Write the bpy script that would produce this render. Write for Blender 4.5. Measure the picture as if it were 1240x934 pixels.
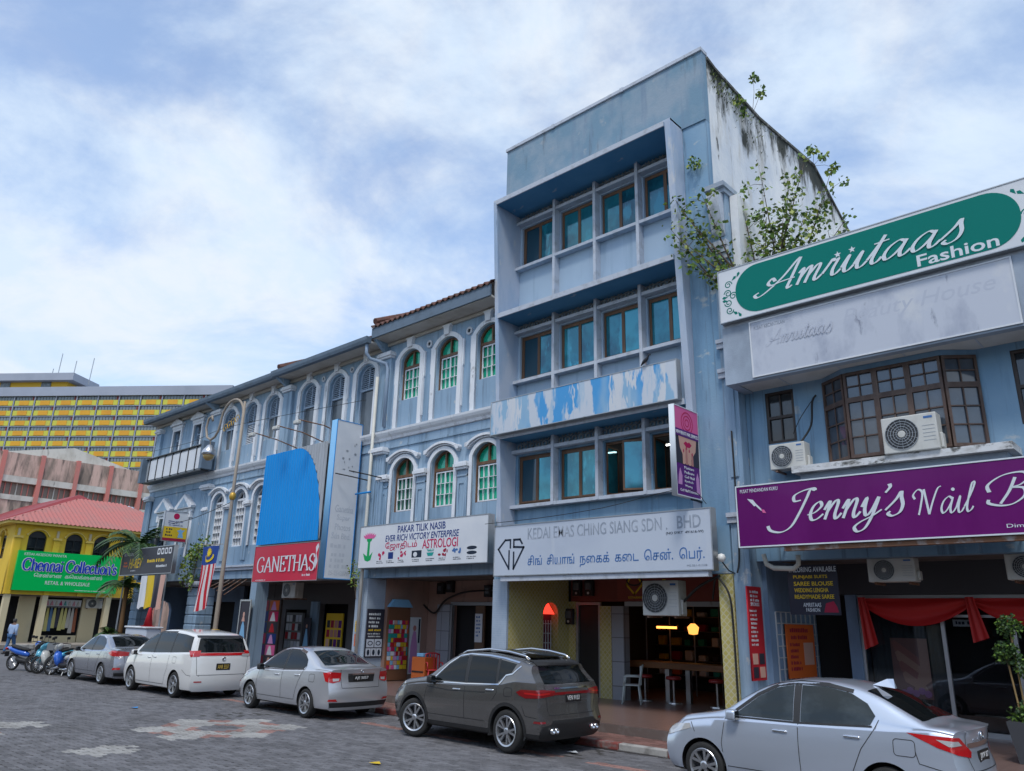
import bpy, bmesh, math, random
import numpy as np
from mathutils import Vector, Matrix, noise as mnoise
from mathutils.bvhtree import BVHTree
random.seed(7)
rad = math.radians
S = bpy.context.scene
COL = S.collection
for o in list(bpy.data.objects):
    bpy.data.objects.remove(o)

# ------------------------------------------------------------------ camera
cam = bpy.data.cameras.new('camera')
cam_o = bpy.data.objects.new('camera', cam)
COL.objects.link(cam_o)
S.camera = cam_o
CAMZ = 2.15
RW = ((0.73439670, -0.18519569, -0.65296557), (0.67834649, 0.23220969, 0.69708299), (0.02252816, -0.95487236, 0.29616088))
cam_o.matrix_world = Matrix(((RW[0][0], -RW[0][1], -RW[0][2], 0), (RW[1][0], -RW[1][1], -RW[1][2], 0),
                             (RW[2][0], -RW[2][1], -RW[2][2], CAMZ), (0, 0, 0, 1)))
cam.sensor_width = 36.0
cam.lens = 26.7166
cam.clip_start = 0.1
cam.clip_end = 5000

# ------------------------------------------------------------------ sky and sun
SUN_EL, SUN_AZ = 58.0, 150.0       # degrees; azimuth clockwise from +Y
wd = bpy.data.worlds.new('World')
S.world = wd
wd.use_nodes = True
nt = wd.node_tree
nt.nodes.clear()
def nn(t, **k):
    n = nt.nodes.new(t)
    for a, b in k.items():
        setattr(n, a, b)
    return n
wo = nn('ShaderNodeOutputWorld'); bg = nn('ShaderNodeBackground'); bg.inputs[1].default_value = 0.12
sky = nn('ShaderNodeTexSky', sky_type='NISHITA', sun_disc=False)
sky.sun_elevation = rad(SUN_EL); sky.sun_rotation = rad(SUN_AZ)
sky.air_density = 1.0; sky.dust_density = 0.6
tc = nn('ShaderNodeTexCoord'); sp = nn('ShaderNodeSeparateXYZ')
nt.links.new(tc.outputs['Generated'], sp.inputs[0])
ad = nn('ShaderNodeMath', operation='MAXIMUM'); ad.inputs[1].default_value = 0.0
nt.links.new(sp.outputs[2], ad.inputs[0])
ad2 = nn('ShaderNodeMath', operation='ADD'); ad2.inputs[1].default_value = 0.22
nt.links.new(ad.outputs[0], ad2.inputs[0])
dx = nn('ShaderNodeMath', operation='DIVIDE'); dy = nn('ShaderNodeMath', operation='DIVIDE')
for d, i in ((dx, 0), (dy, 1)):
    nt.links.new(sp.outputs[i], d.inputs[0]); nt.links.new(ad2.outputs[0], d.inputs[1])
cb = nn('ShaderNodeCombineXYZ'); cb.inputs[2].default_value = 17.4
nt.links.new(dx.outputs[0], cb.inputs[0]); nt.links.new(dy.outputs[0], cb.inputs[1])
def noisew(scale, det, rough, lo, hi, dist=0.0):
    n = nn('ShaderNodeTexNoise'); n.inputs['Scale'].default_value = scale; n.inputs['Detail'].default_value = det
    n.inputs['Roughness'].default_value = rough; n.inputs['Distortion'].default_value = dist
    nt.links.new(cb.outputs[0], n.inputs['Vector'])
    r = nn('ShaderNodeMapRange', interpolation_type='SMOOTHSTEP')
    r.inputs[1].default_value = lo; r.inputs[2].default_value = hi
    nt.links.new(n.outputs[0], r.inputs[0])
    return r.outputs[0]
cover = noisew(1.15, 12, 0.6, 0.40, 0.60, 0.4)
shade = noisew(3.2, 12, 0.62, 0.38, 0.60, 0.5)
cc = nn('ShaderNodeMix', data_type='RGBA')
cc.inputs[6].default_value = (4.3, 5.1, 6.1, 1); cc.inputs[7].default_value = (4.95, 5.4, 5.95, 1)
nt.links.new(shade, cc.inputs[0])
sm = nn('ShaderNodeMix', data_type='RGBA', blend_type='MULTIPLY'); sm.inputs[0].default_value = 1.0
sm.inputs[7].default_value = (1.35, 1.42, 1.5, 1)
nt.links.new(sky.outputs[0], sm.inputs[6])
mx = nn('ShaderNodeMix', data_type='RGBA')
cv = nn('ShaderNodeMapRange'); cv.inputs[3].default_value = 0.2; cv.inputs[4].default_value = 1.0
nt.links.new(cover, cv.inputs[0])
nt.links.new(cv.outputs[0], mx.inputs[0]); nt.links.new(sm.outputs[2], mx.inputs[6]); nt.links.new(cc.outputs[2], mx.inputs[7])
nt.links.new(mx.outputs[2], bg.inputs[0]); nt.links.new(bg.outputs[0], wo.inputs[0])

sun = bpy.data.lights.new('sun', 'SUN'); sun.energy = 1.5; sun.angle = rad(14); sun.color = (1.0, 0.96, 0.9)
sun_o = bpy.data.objects.new('sun', sun); COL.objects.link(sun_o)
_az, _el = rad(SUN_AZ), rad(SUN_EL)
sd = Vector((math.sin(_az) * math.cos(_el), math.cos(_az) * math.cos(_el), math.sin(_el)))
sun_o.rotation_euler = (-sd).to_track_quat('-Z', 'Y').to_euler()

S.render.engine = 'CYCLES'
S.view_settings.view_transform = 'Standard'; S.view_settings.look = 'None'
S.view_settings.gamma = 1.0; S.view_settings.use_curve_mapping = False
S.view_settings.exposure = 0.5
S.cycles.max_bounces = 6; S.cycles.transparent_max_bounces = 12
# ------------------------------------------------------------------ helpers
def thing(name, label, cat, loc=(0, 0, 0), rz=0.0, group=None, kind=None, local=False):
    o = bpy.data.objects.new(name, None); COL.objects.link(o)
    o.location = loc; o.rotation_euler = (0, 0, rz); o.empty_display_size = 0.2
    tag(o, label, cat, group, kind)
    if local: LOCAL.add(o)
    return o
LOCAL = set()
def tag(o, label=None, cat=None, group=None, kind=None):
    if label: o['label'] = label
    if cat: o['category'] = cat
    if group: o['group'] = group
    if kind: o['kind'] = kind
    return o
def link(name, me, mat=None, parent=None, loc=None, rz=0.0):
    o = bpy.data.objects.new(name, me); COL.objects.link(o)
    if mat is not None and me is not None and len(me.materials) == 0:
        for m in (mat if isinstance(mat, (list, tuple)) else [mat]): me.materials.append(m)
    if parent is not None:
        o.parent = parent
        if parent.type == 'EMPTY' and parent not in LOCAL:
            o.matrix_parent_inverse = Matrix.Translation(-Vector(parent.location)) if abs(parent.rotation_euler[2]) < 1e-9 else parent.matrix_basis.inverted()
    if loc is not None: o.location = loc
    if rz: o.rotation_euler = (0, 0, rz)
    return o

class MB:
    def __init__(s): s.v = []; s.f = []; s.mi = []; s.m = 0
    def add(s, vs, fs):
        n = len(s.v); s.v += [tuple(v) for v in vs]
        for f in fs: s.f.append(tuple(i + n for i in f)); s.mi.append(s.m)
        return s
    def box(s, x0, x1, y0, y1, z0, z1):
        if x0 > x1: x0, x1 = x1, x0
        if y0 > y1: y0, y1 = y1, y0
        if z0 > z1: z0, z1 = z1, z0
        return s.add([(x0, y0, z0), (x1, y0, z0), (x1, y1, z0), (x0, y1, z0), (x0, y0, z1), (x1, y0, z1), (x1, y1, z1), (x0, y1, z1)],
                     [(0, 3, 2, 1), (4, 5, 6, 7), (0, 1, 5, 4), (1, 2, 6, 5), (2, 3, 7, 6), (3, 0, 4, 7)])
    def rbox(s, x0, x1, y0, y1, z0, z1, r=0.02, n=2):
        bm = bmesh.new(); bmesh.ops.create_cube(bm, size=1)
        for v in bm.verts: v.co = Vector(((x0 + x1) / 2 + v.co.x * (x1 - x0), (y0 + y1) / 2 + v.co.y * (y1 - y0), (z0 + z1) / 2 + v.co.z * (z1 - z0)))
        bmesh.ops.bevel(bm, geom=bm.edges[:], offset=r, segments=n, affect='EDGES', profile=0.5)
        s.addbm(bm); return s
    def addbm(s, bm, M=None):
        bm.verts.index_update()
        s.add([(M @ v.co if M else v.co) for v in bm.verts], [[v.index for v in f.verts] for f in bm.faces]); bm.free()
    def prism(s, poly, axis, a, b):
        """poly: 2D loop; axis 'x': (y,z) extruded over x; 'y': (x,z); 'z': (x,y)"""
        n = len(poly)
        def P(p, t): return (t, p[0], p[1]) if axis == 'x' else ((p[0], t, p[1]) if axis == 'y' else (p[0], p[1], t))
        vs = [P(p, a) for p in poly] + [P(p, b) for p in poly]
        fs = [tuple(range(n))[::-1], tuple(range(n, 2 * n))] + [(i, (i + 1) % n, n + (i + 1) % n, n + i) for i in range(n)]
        return s.add(vs, fs)
    def tube(s, pts, r, n=8, cap=True, r1=None):
        pts = [Vector(p) for p in pts]; m = len(pts); vs = []
        up = None
        for i, p in enumerate(pts):
            t = (pts[min(i + 1, m - 1)] - pts[max(i - 1, 0)])
            t = t.normalized() if t.length > 1e-9 else Vector((0, 0, 1))
            if up is None:
                up = Vector((0, 0, 1)) if abs(t.z) < .9 else Vector((1, 0, 0))
            a = t.cross(up)
            if a.length < 1e-6: a = t.orthogonal()
            a.normalize(); b = a.cross(t).normalized(); up = b
            rr = r if r1 is None else r + (r1 - r) * i / (m - 1)
            if isinstance(r, (list, tuple)): rr = r[i]
            vs += [p + (a * math.cos(2 * math.pi * k / n) + b * math.sin(2 * math.pi * k / n)) * rr for k in range(n)]
        fs = []
        for i in range(m - 1):
            for k in range(n):
                fs.append((i * n + k, i * n + (k + 1) % n, (i + 1) * n + (k + 1) % n, (i + 1) * n + k))
        if cap: fs += [tuple(range(n))[::-1], tuple(range((m - 1) * n, m * n))]
        return s.add(vs, fs)
    def lathe(s, prof, c=(0, 0, 0), n=20, axis='z', cap=True):
        vs = []; m = len(prof)
        for r, h in prof:
            for k in range(n):
                a = 2 * math.pi * k / n; x, y = r * math.cos(a), r * math.sin(a)
                vs.append((c[0] + x, c[1] + y, c[2] + h) if axis == 'z' else ((c[0] + x, c[1] + h, c[2] + y) if axis == 'y' else (c[0] + h, c[1] + x, c[2] + y)))
        fs = [(i * n + k, i * n + (k + 1) % n, (i + 1) * n + (k + 1) % n, (i + 1) * n + k) for i in range(m - 1) for k in range(n)]
        if cap and prof[0][0] > 1e-6: fs.append(tuple(range(n))[::-1])
        if cap and prof[-1][0] > 1e-6: fs.append(tuple(range((m - 1) * n, m * n)))
        return s.add(vs, fs)
    def mesh(s, smooth=False, recalc=True):
        me = bpy.data.meshes.new('m'); me.from_pydata(s.v, [], s.f)
        if any(s.mi): me.polygons.foreach_set('material_index', s.mi)
        if recalc:
            bm = bmesh.new(); bm.from_mesh(me); bmesh.ops.recalc_face_normals(bm, faces=bm.faces); bm.to_mesh(me); bm.free()
        if smooth: me.polygons.foreach_set('use_smooth', [True] * len(me.polygons))
        me.update(); return me
    def build(s, name, mat=None, parent=None, smooth=False, loc=None, rz=0.0):
        return link(name, s.mesh(smooth), mat, parent, loc, rz)

# frames: (u to the right, v up, d outwards)
def FY(Y): return lambda u, v, d: (u, Y - d, v)            # faces the street (-Y)
def FX(X): return lambda u, v, d: (X + d, u, v)            # faces +X
def F0(u, v, d): return (u, -d, v)
def area2(l): return sum(l[i][0] * l[(i + 1) % len(l)][1] - l[(i + 1) % len(l)][0] * l[i][1] for i in range(len(l))) / 2
def platemesh(fr, loops, d0, d1):
    cu = bpy.data.curves.new('c', 'CURVE'); cu.dimensions = '2D'; cu.fill_mode = 'BOTH'; cu.extrude = abs(d1 - d0) / 2
    for L in loops:
        sp_ = cu.splines.new('POLY'); sp_.points.add(len(L) - 1); sp_.use_cyclic_u = True
        for i, p in enumerate(L): sp_.points[i].co = (p[0], p[1], 0, 1)
    ob = bpy.data.objects.new('t', cu); me = bpy.data.meshes.new_from_object(ob)
    bpy.data.objects.remove(ob); bpy.data.curves.remove(cu)
    me.materials.clear(); md = (d0 + d1) / 2
    for v in me.vertices: v.co = fr(v.co.x, v.co.y, md + v.co.z)
    return me
def plate(name, fr, loops, d0, d1, mat, parent=None, **k):
    return link(name, platemesh(fr, loops, d0, d1), mat, parent, **k)
def rect(x0, x1, z0, z1): return [(x0, z0), (x1, z0), (x1, z1), (x0, z1)]
def arch(x0, x1, z0, zs, zt, n=10):
    c = (x0 + x1) / 2; h = (x1 - x0) / 2; k = zt - zs
    R_ = (h * h + k * k) / (2 * k); a = math.asin(min(1, h / R_)) if k < h else math.pi - math.asin(min(1, h / R_))
    pts = [(x0, z0), (x1, z0)]
    for i in range(n + 1):
        t = a - 2 * a * i / n; pts.append((c + R_ * math.sin(t), zt - R_ + R_ * math.cos(t)))
    return pts
def rrect(x0, x1, z0, z1, r, n=6):
    pts = []
    for cx, cz, a0 in ((x1 - r, z0 + r, -90), (x1 - r, z1 - r, 0), (x0 + r, z1 - r, 90), (x0 + r, z0 + r, 180)):
        for i in range(n + 1):
            a = rad(a0 + 90 * i / n); pts.append((cx + r * math.cos(a), cz + r * math.sin(a)))
    return pts
def circ(cx, cz, r, n=16, rx=None): return [(cx + (rx or r) * math.cos(2 * math.pi * i / n), cz + r * math.sin(2 * math.pi * i / n)) for i in range(n)]
_txt = {}
def textmesh(fr, s, x0, x1, z0, z1, d, th=0.006, bold=0.0, shear=0.0, wmax=False, slope=0.0):
    """text fitted into the box x0..x1 / z0..z1 (wmax: keep aspect, height rules)"""
    cu = bpy.data.curves.new('t', 'FONT'); cu.body = s; cu.size = 1; cu.extrude = th / 2; cu.offset = bold; cu.shear = shear; cu.resolution_u = 3
    cu.fill_mode = 'BOTH'
    ob = bpy.data.objects.new('t', cu); me = bpy.data.meshes.new_from_object(ob)
    bpy.data.objects.remove(ob); bpy.data.curves.remove(cu); me.materials.clear()
    if not me.vertices: return me
    xs = [v.co.x for v in me.vertices]; ys = [v.co.y for v in me.vertices]
    a0, a1, b0, b1 = min(xs), max(xs), min(ys), max(ys)
    sy = (z1 - z0) / max(b1 - b0, 1e-6); sx = (x1 - x0) / max(a1 - a0, 1e-6)
    if wmax: sx = min(sx, sy)
    for v in me.vertices:
        u = x0 + (v.co.x - a0) * sx
        v.co = fr(u, z0 + (v.co.y - b0) * sy, d + v.co.z)
    return me
def text(fr, s, x0, x1, z0, z1, d, mat, parent, name='lettering', **k):
    return link(name, textmesh(fr, s, x0, x1, z0, z1, d, **k), mat, parent)

def catmull(pts, n=6, closed=False):
    P = [Vector((p[0], p[1])) for p in pts]; m = len(P); out = []
    for i in range(m - 1):
        p0 = P[max(i - 1, 0)]; p1 = P[i]; p2 = P[i + 1]; p3 = P[min(i + 2, m - 1)]
        for j in range(n):
            t = j / n
            out.append(.5 * ((2 * p1) + (p2 - p0) * t + (2 * p0 - 5 * p1 + 4 * p2 - p3) * t * t + (3 * p1 - p0 - 3 * p2 + p3) * t ** 3))
    out.append(P[-1]); return out
def strokes(fr, strk, thick, thin, ang, x0, x1, z0, z1, d, slant=0.0, fit=True, smoothn=6, th=0.008):
    """broad-nib lettering: each stroke a smooth path; straight ones start with 'l'"""
    polys = []
    for st in strk:
        straight = st[0] == 'l'; pts = st[1:] if straight else st
        pts = [Vector((p[0] + slant * p[1], p[1])) for p in pts]
        if not straight and len(pts) > 2: pts = catmull(pts, smoothn)
        na = Vector((math.cos(ang), math.sin(ang)))
        L = []; Rr = []
        for i, p in enumerate(pts):
            t = pts[min(i + 1, len(pts) - 1)] - pts[max(i - 1, 0)]
            if t.length < 1e-9: t = Vector((1, 0))
            t.normalize(); nrm = Vector((-t.y, t.x))
            w = (thin + (thick - thin) * abs(nrm.dot(na)) ** 1.3) / 2
            L.append(p + nrm * w); Rr.append(p - nrm * w)
        polys.append((L, Rr))
    allp = [q for a, b in polys for q in a + b]
    a0, a1 = min(q.x for q in allp), max(q.x for q in allp); b0, b1 = min(q.y for q in allp), max(q.y for q in allp)
    sx = (x1 - x0) / (a1 - a0); sz = (z1 - z0) / (b1 - b0)
    mb = MB()
    for k, (a, b) in enumerate(polys):
        n = len(a); dd = d + th + 0.0011 * k
        F = lambda q, dpt: fr(x0 + (q.x - a0) * sx, z0 + (q.y - b0) * sz, dpt)
        vs = [F(q, dd + .0001 * i) for i, q in enumerate(a)] + [F(q, dd + .0001 * i) for i, q in enumerate(b)]
        mb.add(vs, [(i, i + 1, n + i + 1, n + i) for i in range(n - 1)])
    me = bpy.data.meshes.new('s'); me.from_pydata(mb.v, [], mb.f); me.update(); return me

# ------------------------------------------------------------------ materials
def mat(name, c, rough=0.6, metal=0.0, layers=(), bump=0.0, bscale=40.0, spec=0.5, coat=0.0, emit=0.0, alpha=None, coords='pos'):
    """layers: (colour, lo, hi, (sx,sy,sz)[, detail]) noise-masked stains and wear over the base colour"""
    m = bpy.data.materials.new(name); m.use_nodes = True; t = m.node_tree; b = t.nodes['Principled BSDF']
    c = tuple(c) + (1,) if len(c) == 3 else c
    b.inputs['Base Color'].default_value = c; b.inputs['Roughness'].default_value = rough; b.inputs['Metallic'].default_value = metal
    b.inputs['Specular IOR Level'].default_value = spec
    if coat: b.inputs['Coat Weight'].default_value = coat; b.inputs['Coat Roughness'].default_value = 0.04
    if emit: b.inputs['Emission Color'].default_value = c; b.inputs['Emission Strength'].default_value = emit
    m.diffuse_color = c
    src = None
    if layers or bump:
        if coords == 'pos':
            g = t.nodes.new('ShaderNodeNewGeometry'); src = g.outputs['Position']
        else:
            g = t.nodes.new('ShaderNodeTexCoord'); src = g.outputs['Object']
    cur = None
    for L in layers:
        colr, lo, hi, sc = L[:4]
        mp = t.nodes.new('ShaderNodeMapping'); mp.inputs['Scale'].default_value = sc
        mp.inputs['Location'].default_value = (random.uniform(0, 50),) * 3
        t.links.new(src, mp.inputs[0])
        nz = t.nodes.new('ShaderNodeTexNoise'); nz.inputs['Scale'].default_value = 1.0; nz.inputs['Detail'].default_value = L[4] if len(L) > 4 else 6
        nz.inputs['Roughness'].default_value = 0.6
        t.links.new(mp.outputs[0], nz.inputs[0])
        mr = t.nodes.new('ShaderNodeMapRange'); mr.inputs[1].default_value = lo; mr.inputs[2].default_value = hi
        mr.inputs[4].default_value = L[5] if len(L) > 5 else 1.0
        t.links.new(nz.outputs[0], mr.inputs[0])
        mx_ = t.nodes.new('ShaderNodeMix'); mx_.data_type = 'RGBA'
        if cur is None: mx_.inputs[6].default_value = c
        else: t.links.new(cur, mx_.inputs[6])
        mx_.inputs[7].default_value = tuple(colr) + (1,)
        t.links.new(mr.outputs[0], mx_.inputs[0]); cur = mx_.outputs[2]
    if cur is not None: t.links.new(cur, b.inputs['Base Color'])
    if bump:
        nz = t.nodes.new('ShaderNodeTexNoise'); nz.inputs['Scale'].default_value = bscale; nz.inputs['Detail'].default_value = 4
        t.links.new(src, nz.inputs[0])
        bp = t.nodes.new('ShaderNodeBump'); bp.inputs['Strength'].default_value = bump; bp.inputs['Distance'].default_value = 0.02
        t.links.new(nz.outputs[0], bp.inputs['Height']); t.links.new(bp.outputs[0], b.inputs['Normal'])
    return m
def glassmat(name, tint, dark=0.75, rough=0.02, ior=1.5):
    m = bpy.data.materials.new(name); m.use_nodes = True; t = m.node_tree; t.nodes.clear()
    o = t.nodes.new('ShaderNodeOutputMaterial'); mx_ = t.nodes.new('ShaderNodeMixShader'); fr_ = t.nodes.new('ShaderNodeFresnel'); fr_.inputs[0].default_value = ior
    tr = t.nodes.new('ShaderNodeBsdfTransparent'); tr.inputs[0].default_value = tuple(tint) + (1,)
    gl = t.nodes.new('ShaderNodeBsdfGlossy'); gl.inputs[1].default_value = rough
    t.links.new(fr_.outputs[0], mx_.inputs[0]); t.links.new(tr.outputs[0], mx_.inputs[1]); t.links.new(gl.outputs[0], mx_.inputs[2]); t.links.new(mx_.outputs[0], o.inputs[0])
    m.diffuse_color = tuple(tint) + (1,)
    return m
def tilemat(name, c1, c2, mortar, w, h, rough=0.5, rot=0.0, plane='xz', msize=0.012, offset=0.0, bumpv=0.3, layers=()):
    m = mat(name, c1, rough, layers=layers); t = m.node_tree; b = t.nodes['Principled BSDF']
    g = t.nodes.new('ShaderNodeNewGeometry'); s_ = t.nodes.new('ShaderNodeSeparateXYZ'); cb_ = t.nodes.new('ShaderNodeCombineXYZ')
    t.links.new(g.outputs['Position'], s_.inputs[0])
    if plane == 'wall':     # x+y along the wall, z up
        a = t.nodes.new('ShaderNodeMath'); a.operation = 'ADD'; t.links.new(s_.outputs[0], a.inputs[0]); t.links.new(s_.outputs[1], a.inputs[1])
        t.links.new(a.outputs[0], cb_.inputs[0]); t.links.new(s_.outputs[2], cb_.inputs[1])
    else:
        t.links.new(s_.outputs[0], cb_.inputs[0]); t.links.new(s_.outputs[1], cb_.inputs[1])
    mp = t.nodes.new('ShaderNodeMapping'); mp.inputs['Rotation'].default_value = (0, 0, rot); t.links.new(cb_.outputs[0], mp.inputs[0])
    br = t.nodes.new('ShaderNodeTexBrick'); br.offset = offset; br.inputs['Scale'].default_value = 1.0
    br.inputs['Brick Width'].default_value = w; br.inputs['Row Height'].default_value = h; br.inputs['Mortar Size'].default_value = msize
    br.inputs['Color1'].default_value = tuple(c1) + (1,); br.inputs['Color2'].default_value = tuple(c2) + (1,); br.inputs['Mortar'].default_value = tuple(mortar) + (1,)
    t.links.new(mp.outputs[0], br.inputs[0])
    prev = b.inputs['Base Color'].links[0].from_socket if b.inputs['Base Color'].links else None
    if prev is not None:
        mm = t.nodes.new('ShaderNodeMix'); mm.data_type = 'RGBA'; mm.inputs[0].default_value = 0.5
        t.links.new(br.outputs[0], mm.inputs[6]); t.links.new(prev, mm.inputs[7]); t.links.new(mm.outputs[2], b.inputs['Base Color'])
    else: t.links.new(br.outputs[0], b.inputs['Base Color'])
    bp = t.nodes.new('ShaderNodeBump'); bp.inputs['Strength'].default_value = bumpv; bp.inputs['Distance'].default_value = 0.01; bp.invert = True
    t.links.new(br.outputs[1], bp.inputs['Height']); t.links.new(bp.outputs[0], b.inputs['Normal'])
    return m

BLUE = (0.25, 0.36, 0.56); WHITE = (0.68, 0.70, 0.73)
DIRT = (0.05, 0.055, 0.06)
M = {}
M['blue'] = mat('pale_blue_paint', (.225, .335, .455), .75, layers=[((.29, .39, .49), .42, .7, (.5, .5, .5)), ((.15, .235, .33), .52, .72, (2.5, 2.5, .3)), ((.42, .46, .48), .63, .68, (3, 3, 2), 8), ((.11, .16, .21), .56, .70, (9, 9, .35), 9, .85), ((.5, .52, .53), .66, .69, (1.6, 1.6, 1.2), 10), (DIRT, .64, .80, (5, 5, .5), 8, .8)], bump=.2, bscale=25)
M['blue2'] = mat('cool_blue_paint', (.165, .30, .44), .75, layers=[((.24, .36, .47), .42, .7, (.6, .6, .4)), ((.11, .21, .32), .52, .75, (2.2, 2.2, .25)), ((.38, .43, .46), .62, .68, (1.5, 1.5, 2.5), 8), ((.09, .14, .19), .57, .71, (9, 9, .3), 9, .85), (DIRT, .64, .80, (4, 4, .4), 8, .8)], bump=.2, bscale=25)
M['parapet'] = mat('weathered_parapet_paint', (.15, .255, .345), .8, layers=[((.24, .31, .38), .42, .6, (.9, .9, .9)), ((.15, .22, .31), .52, .72, (3, 3, .3)), ((.30, .34, .38), .64, .72, (2.2, 2.2, 2.2), 9), ((.08, .095, .11), .60, .72, (2.2, 2.2, .35), 9, .8)], bump=.25, bscale=14)
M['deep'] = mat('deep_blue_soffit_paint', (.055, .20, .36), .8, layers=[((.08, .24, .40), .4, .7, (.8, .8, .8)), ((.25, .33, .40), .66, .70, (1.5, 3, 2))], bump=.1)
M['white'] = mat('white_moulding_paint', WHITE, .7, layers=[((.62, .65, .7), .4, .7, (1.5, 1.5, 1.5)), ((.3, .3, .3), .56, .76, (7, 7, 1.2), 8, .75), ((.12, .12, .11), .64, .72, (3.5, 3.5, 2), 9, .6), ((.42, .3, .13), .69, .76, (4, 4, 4), 8, .6)], bump=.2)
M['concrete'] = mat('light_grey_painted_concrete', (.45, .49, .56), .8, layers=[((.3, .32, .35), .5, .75, (4, 4, 4)), (DIRT, .62, .85, (9, 9, 3), 8, .7)], bump=.2)
M['lime'] = mat('stained_white_limewash_wall', (.72, .72, .71), .9, layers=[((.56, .59, .63), .42, .62, (.8, .8, .5)), ((.46, .44, .40), .52, .66, (2.0, 2.0, .5), 9, .8), ((.13, .12, .11), .62, .70, (2.2, 2.2, .35), 10, .85), ((.07, .07, .065), .655, .68, (1.2, 1.2, .6), 12, .9)], bump=.35, bscale=12)
def mould_top(m, z0, z1, zs):
    """black mould that starts at the wet top edge and runs down in tongues"""
    t = m.node_tree; b = t.nodes['Principled BSDF']; src = b.inputs['Base Color'].links[0].from_socket
    g = t.nodes.new('ShaderNodeNewGeometry'); s_ = t.nodes.new('ShaderNodeSeparateXYZ'); t.links.new(g.outputs['Position'], s_.inputs[0])
    mr = t.nodes.new('ShaderNodeMapRange'); mr.inputs[1].default_value = z0; mr.inputs[2].default_value = z1; mr.inputs[3].default_value = -.30; mr.inputs[4].default_value = .13; t.links.new(s_.outputs[2], mr.inputs[0])
    mp = t.nodes.new('ShaderNodeMapping'); mp.inputs['Scale'].default_value = zs; t.links.new(g.outputs['Position'], mp.inputs[0])
    nz = t.nodes.new('ShaderNodeTexNoise'); nz.inputs['Scale'].default_value = 1; nz.inputs['Detail'].default_value = 10; nz.inputs['Roughness'].default_value = .68; t.links.new(mp.outputs[0], nz.inputs[0])
    a = t.nodes.new('ShaderNodeMath'); a.operation = 'ADD'; t.links.new(mr.outputs[0], a.inputs[0]); t.links.new(nz.outputs[0], a.inputs[1])
    k = t.nodes.new('ShaderNodeMapRange'); k.inputs[1].default_value = .50; k.inputs[2].default_value = .61; t.links.new(a.outputs[0], k.inputs[0])
    mx_ = t.nodes.new('ShaderNodeMix'); mx_.data_type = 'RGBA'; t.links.new(k.outputs[0], mx_.inputs[0]); t.links.new(src, mx_.inputs[6]); mx_.inputs[7].default_value = (.035, .038, .03, 1); t.links.new(mx_.outputs[2], b.inputs['Base Color'])
mould_top(M['lime'], 12.6, 16.4, (1.3, 1.3, .45))
M['brown'] = mat('brown_timber', (.12, .06, .03), .55, layers=[((.2, .10, .05), .5, .8, (8, 8, 1))])
M['dkbrown'] = mat('dark_brown_timber', (.03, .02, .016), .5, layers=[((.07, .045, .035), .5, .8, (6, 6, 2))])
for _k, (_c, _d) in {'teal': ((.025, .21, .27), (.012, .10, .15)), 'tealm': ((.018, .15, .21), (.008, .07, .11)), 'tealb': ((.04, .29, .36), (.02, .18, .24))}.items():
    M[_k] = mat(_k + '_film_glass', _c, .05, .35, spec=.9, layers=[(_d, .46, .60, (1.1, 1.1, .9)), ((_c[0] * 1.3, _c[1] * 1.3, _c[2] * 1.3), .58, .62, (1.7, 1.7, .6)), ((.2, .3, .32), .66, .75, (7, 7, 3), 8, .35)])  # lighter and darker patches and pane tones imitate uneven reflections in the film glass
M['tealdk'] = mat('dark_teal_glass', (.01, .05, .08), .06, spec=.8)
M['green'] = mat('green_film_glass', (.008, .38, .23), .08, .15, spec=.8, layers=[((.006, .24, .15), .45, .7, (2.2, 2.2, 1.5))])
M['dkgreen'] = mat('dark_green_glass', (.008, .07, .045), .08, spec=.8)
M['dark'] = mat('dark_interior', (.012, .012, .014), .9)
M['black'] = mat('black_paint', (.012, .012, .013), .5)
M['rubber'] = mat('black_rubber', (.018, .018, .018), .8)
M['dglass'] = mat('dark_window_glass', (.025, .03, .035), .06, spec=.7, layers=[((.06, .065, .07), .5, .7, (2, 2, 1))])
M['metal'] = mat('galvanised_metal', (.38, .4, .42), .45, .7, layers=[((.2, .17, .13), .6, .8, (6, 6, 3))])
M['rust'] = mat('rusty_steel', (.16, .075, .04), .8, layers=[((.3, .28, .27), .5, .7, (5, 5, 5))])
M['acwhite'] = mat('off_white_appliance_plastic', (.52, .52, .49), .5, layers=[((.38, .37, .33), .5, .8, (4, 4, 2))])
M['fanblk'] = mat('black_fan_plastic', (.03, .032, .034), .5)
M['cable'] = mat('black_cable', (.012, .012, .012), .6)
M['panel'] = mat('faded_lilac_blue_paint', (.35, .455, .565), .75, layers=[((.30, .40, .52), .42, .7, (.7, .7, .4)), ((.22, .31, .41), .54, .75, (3.2, 3.2, .2), 8), ((.44, .49, .53), .64, .68, (1.5, 1.5, 2.5), 8)], bump=.15)
M['ledge'] = mat('grimy_white_ledge', (.58, .59, .6), .8, layers=[((.3, .29, .27), .46, .66, (3, 3, 5), 9, .8), ((.05, .05, .045), .55, .66, (5, 5, 9), 10, .9), ((.33, .16, .07), .68, .74, (2, 2, 4), 6, .7)], bump=.2)
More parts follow.
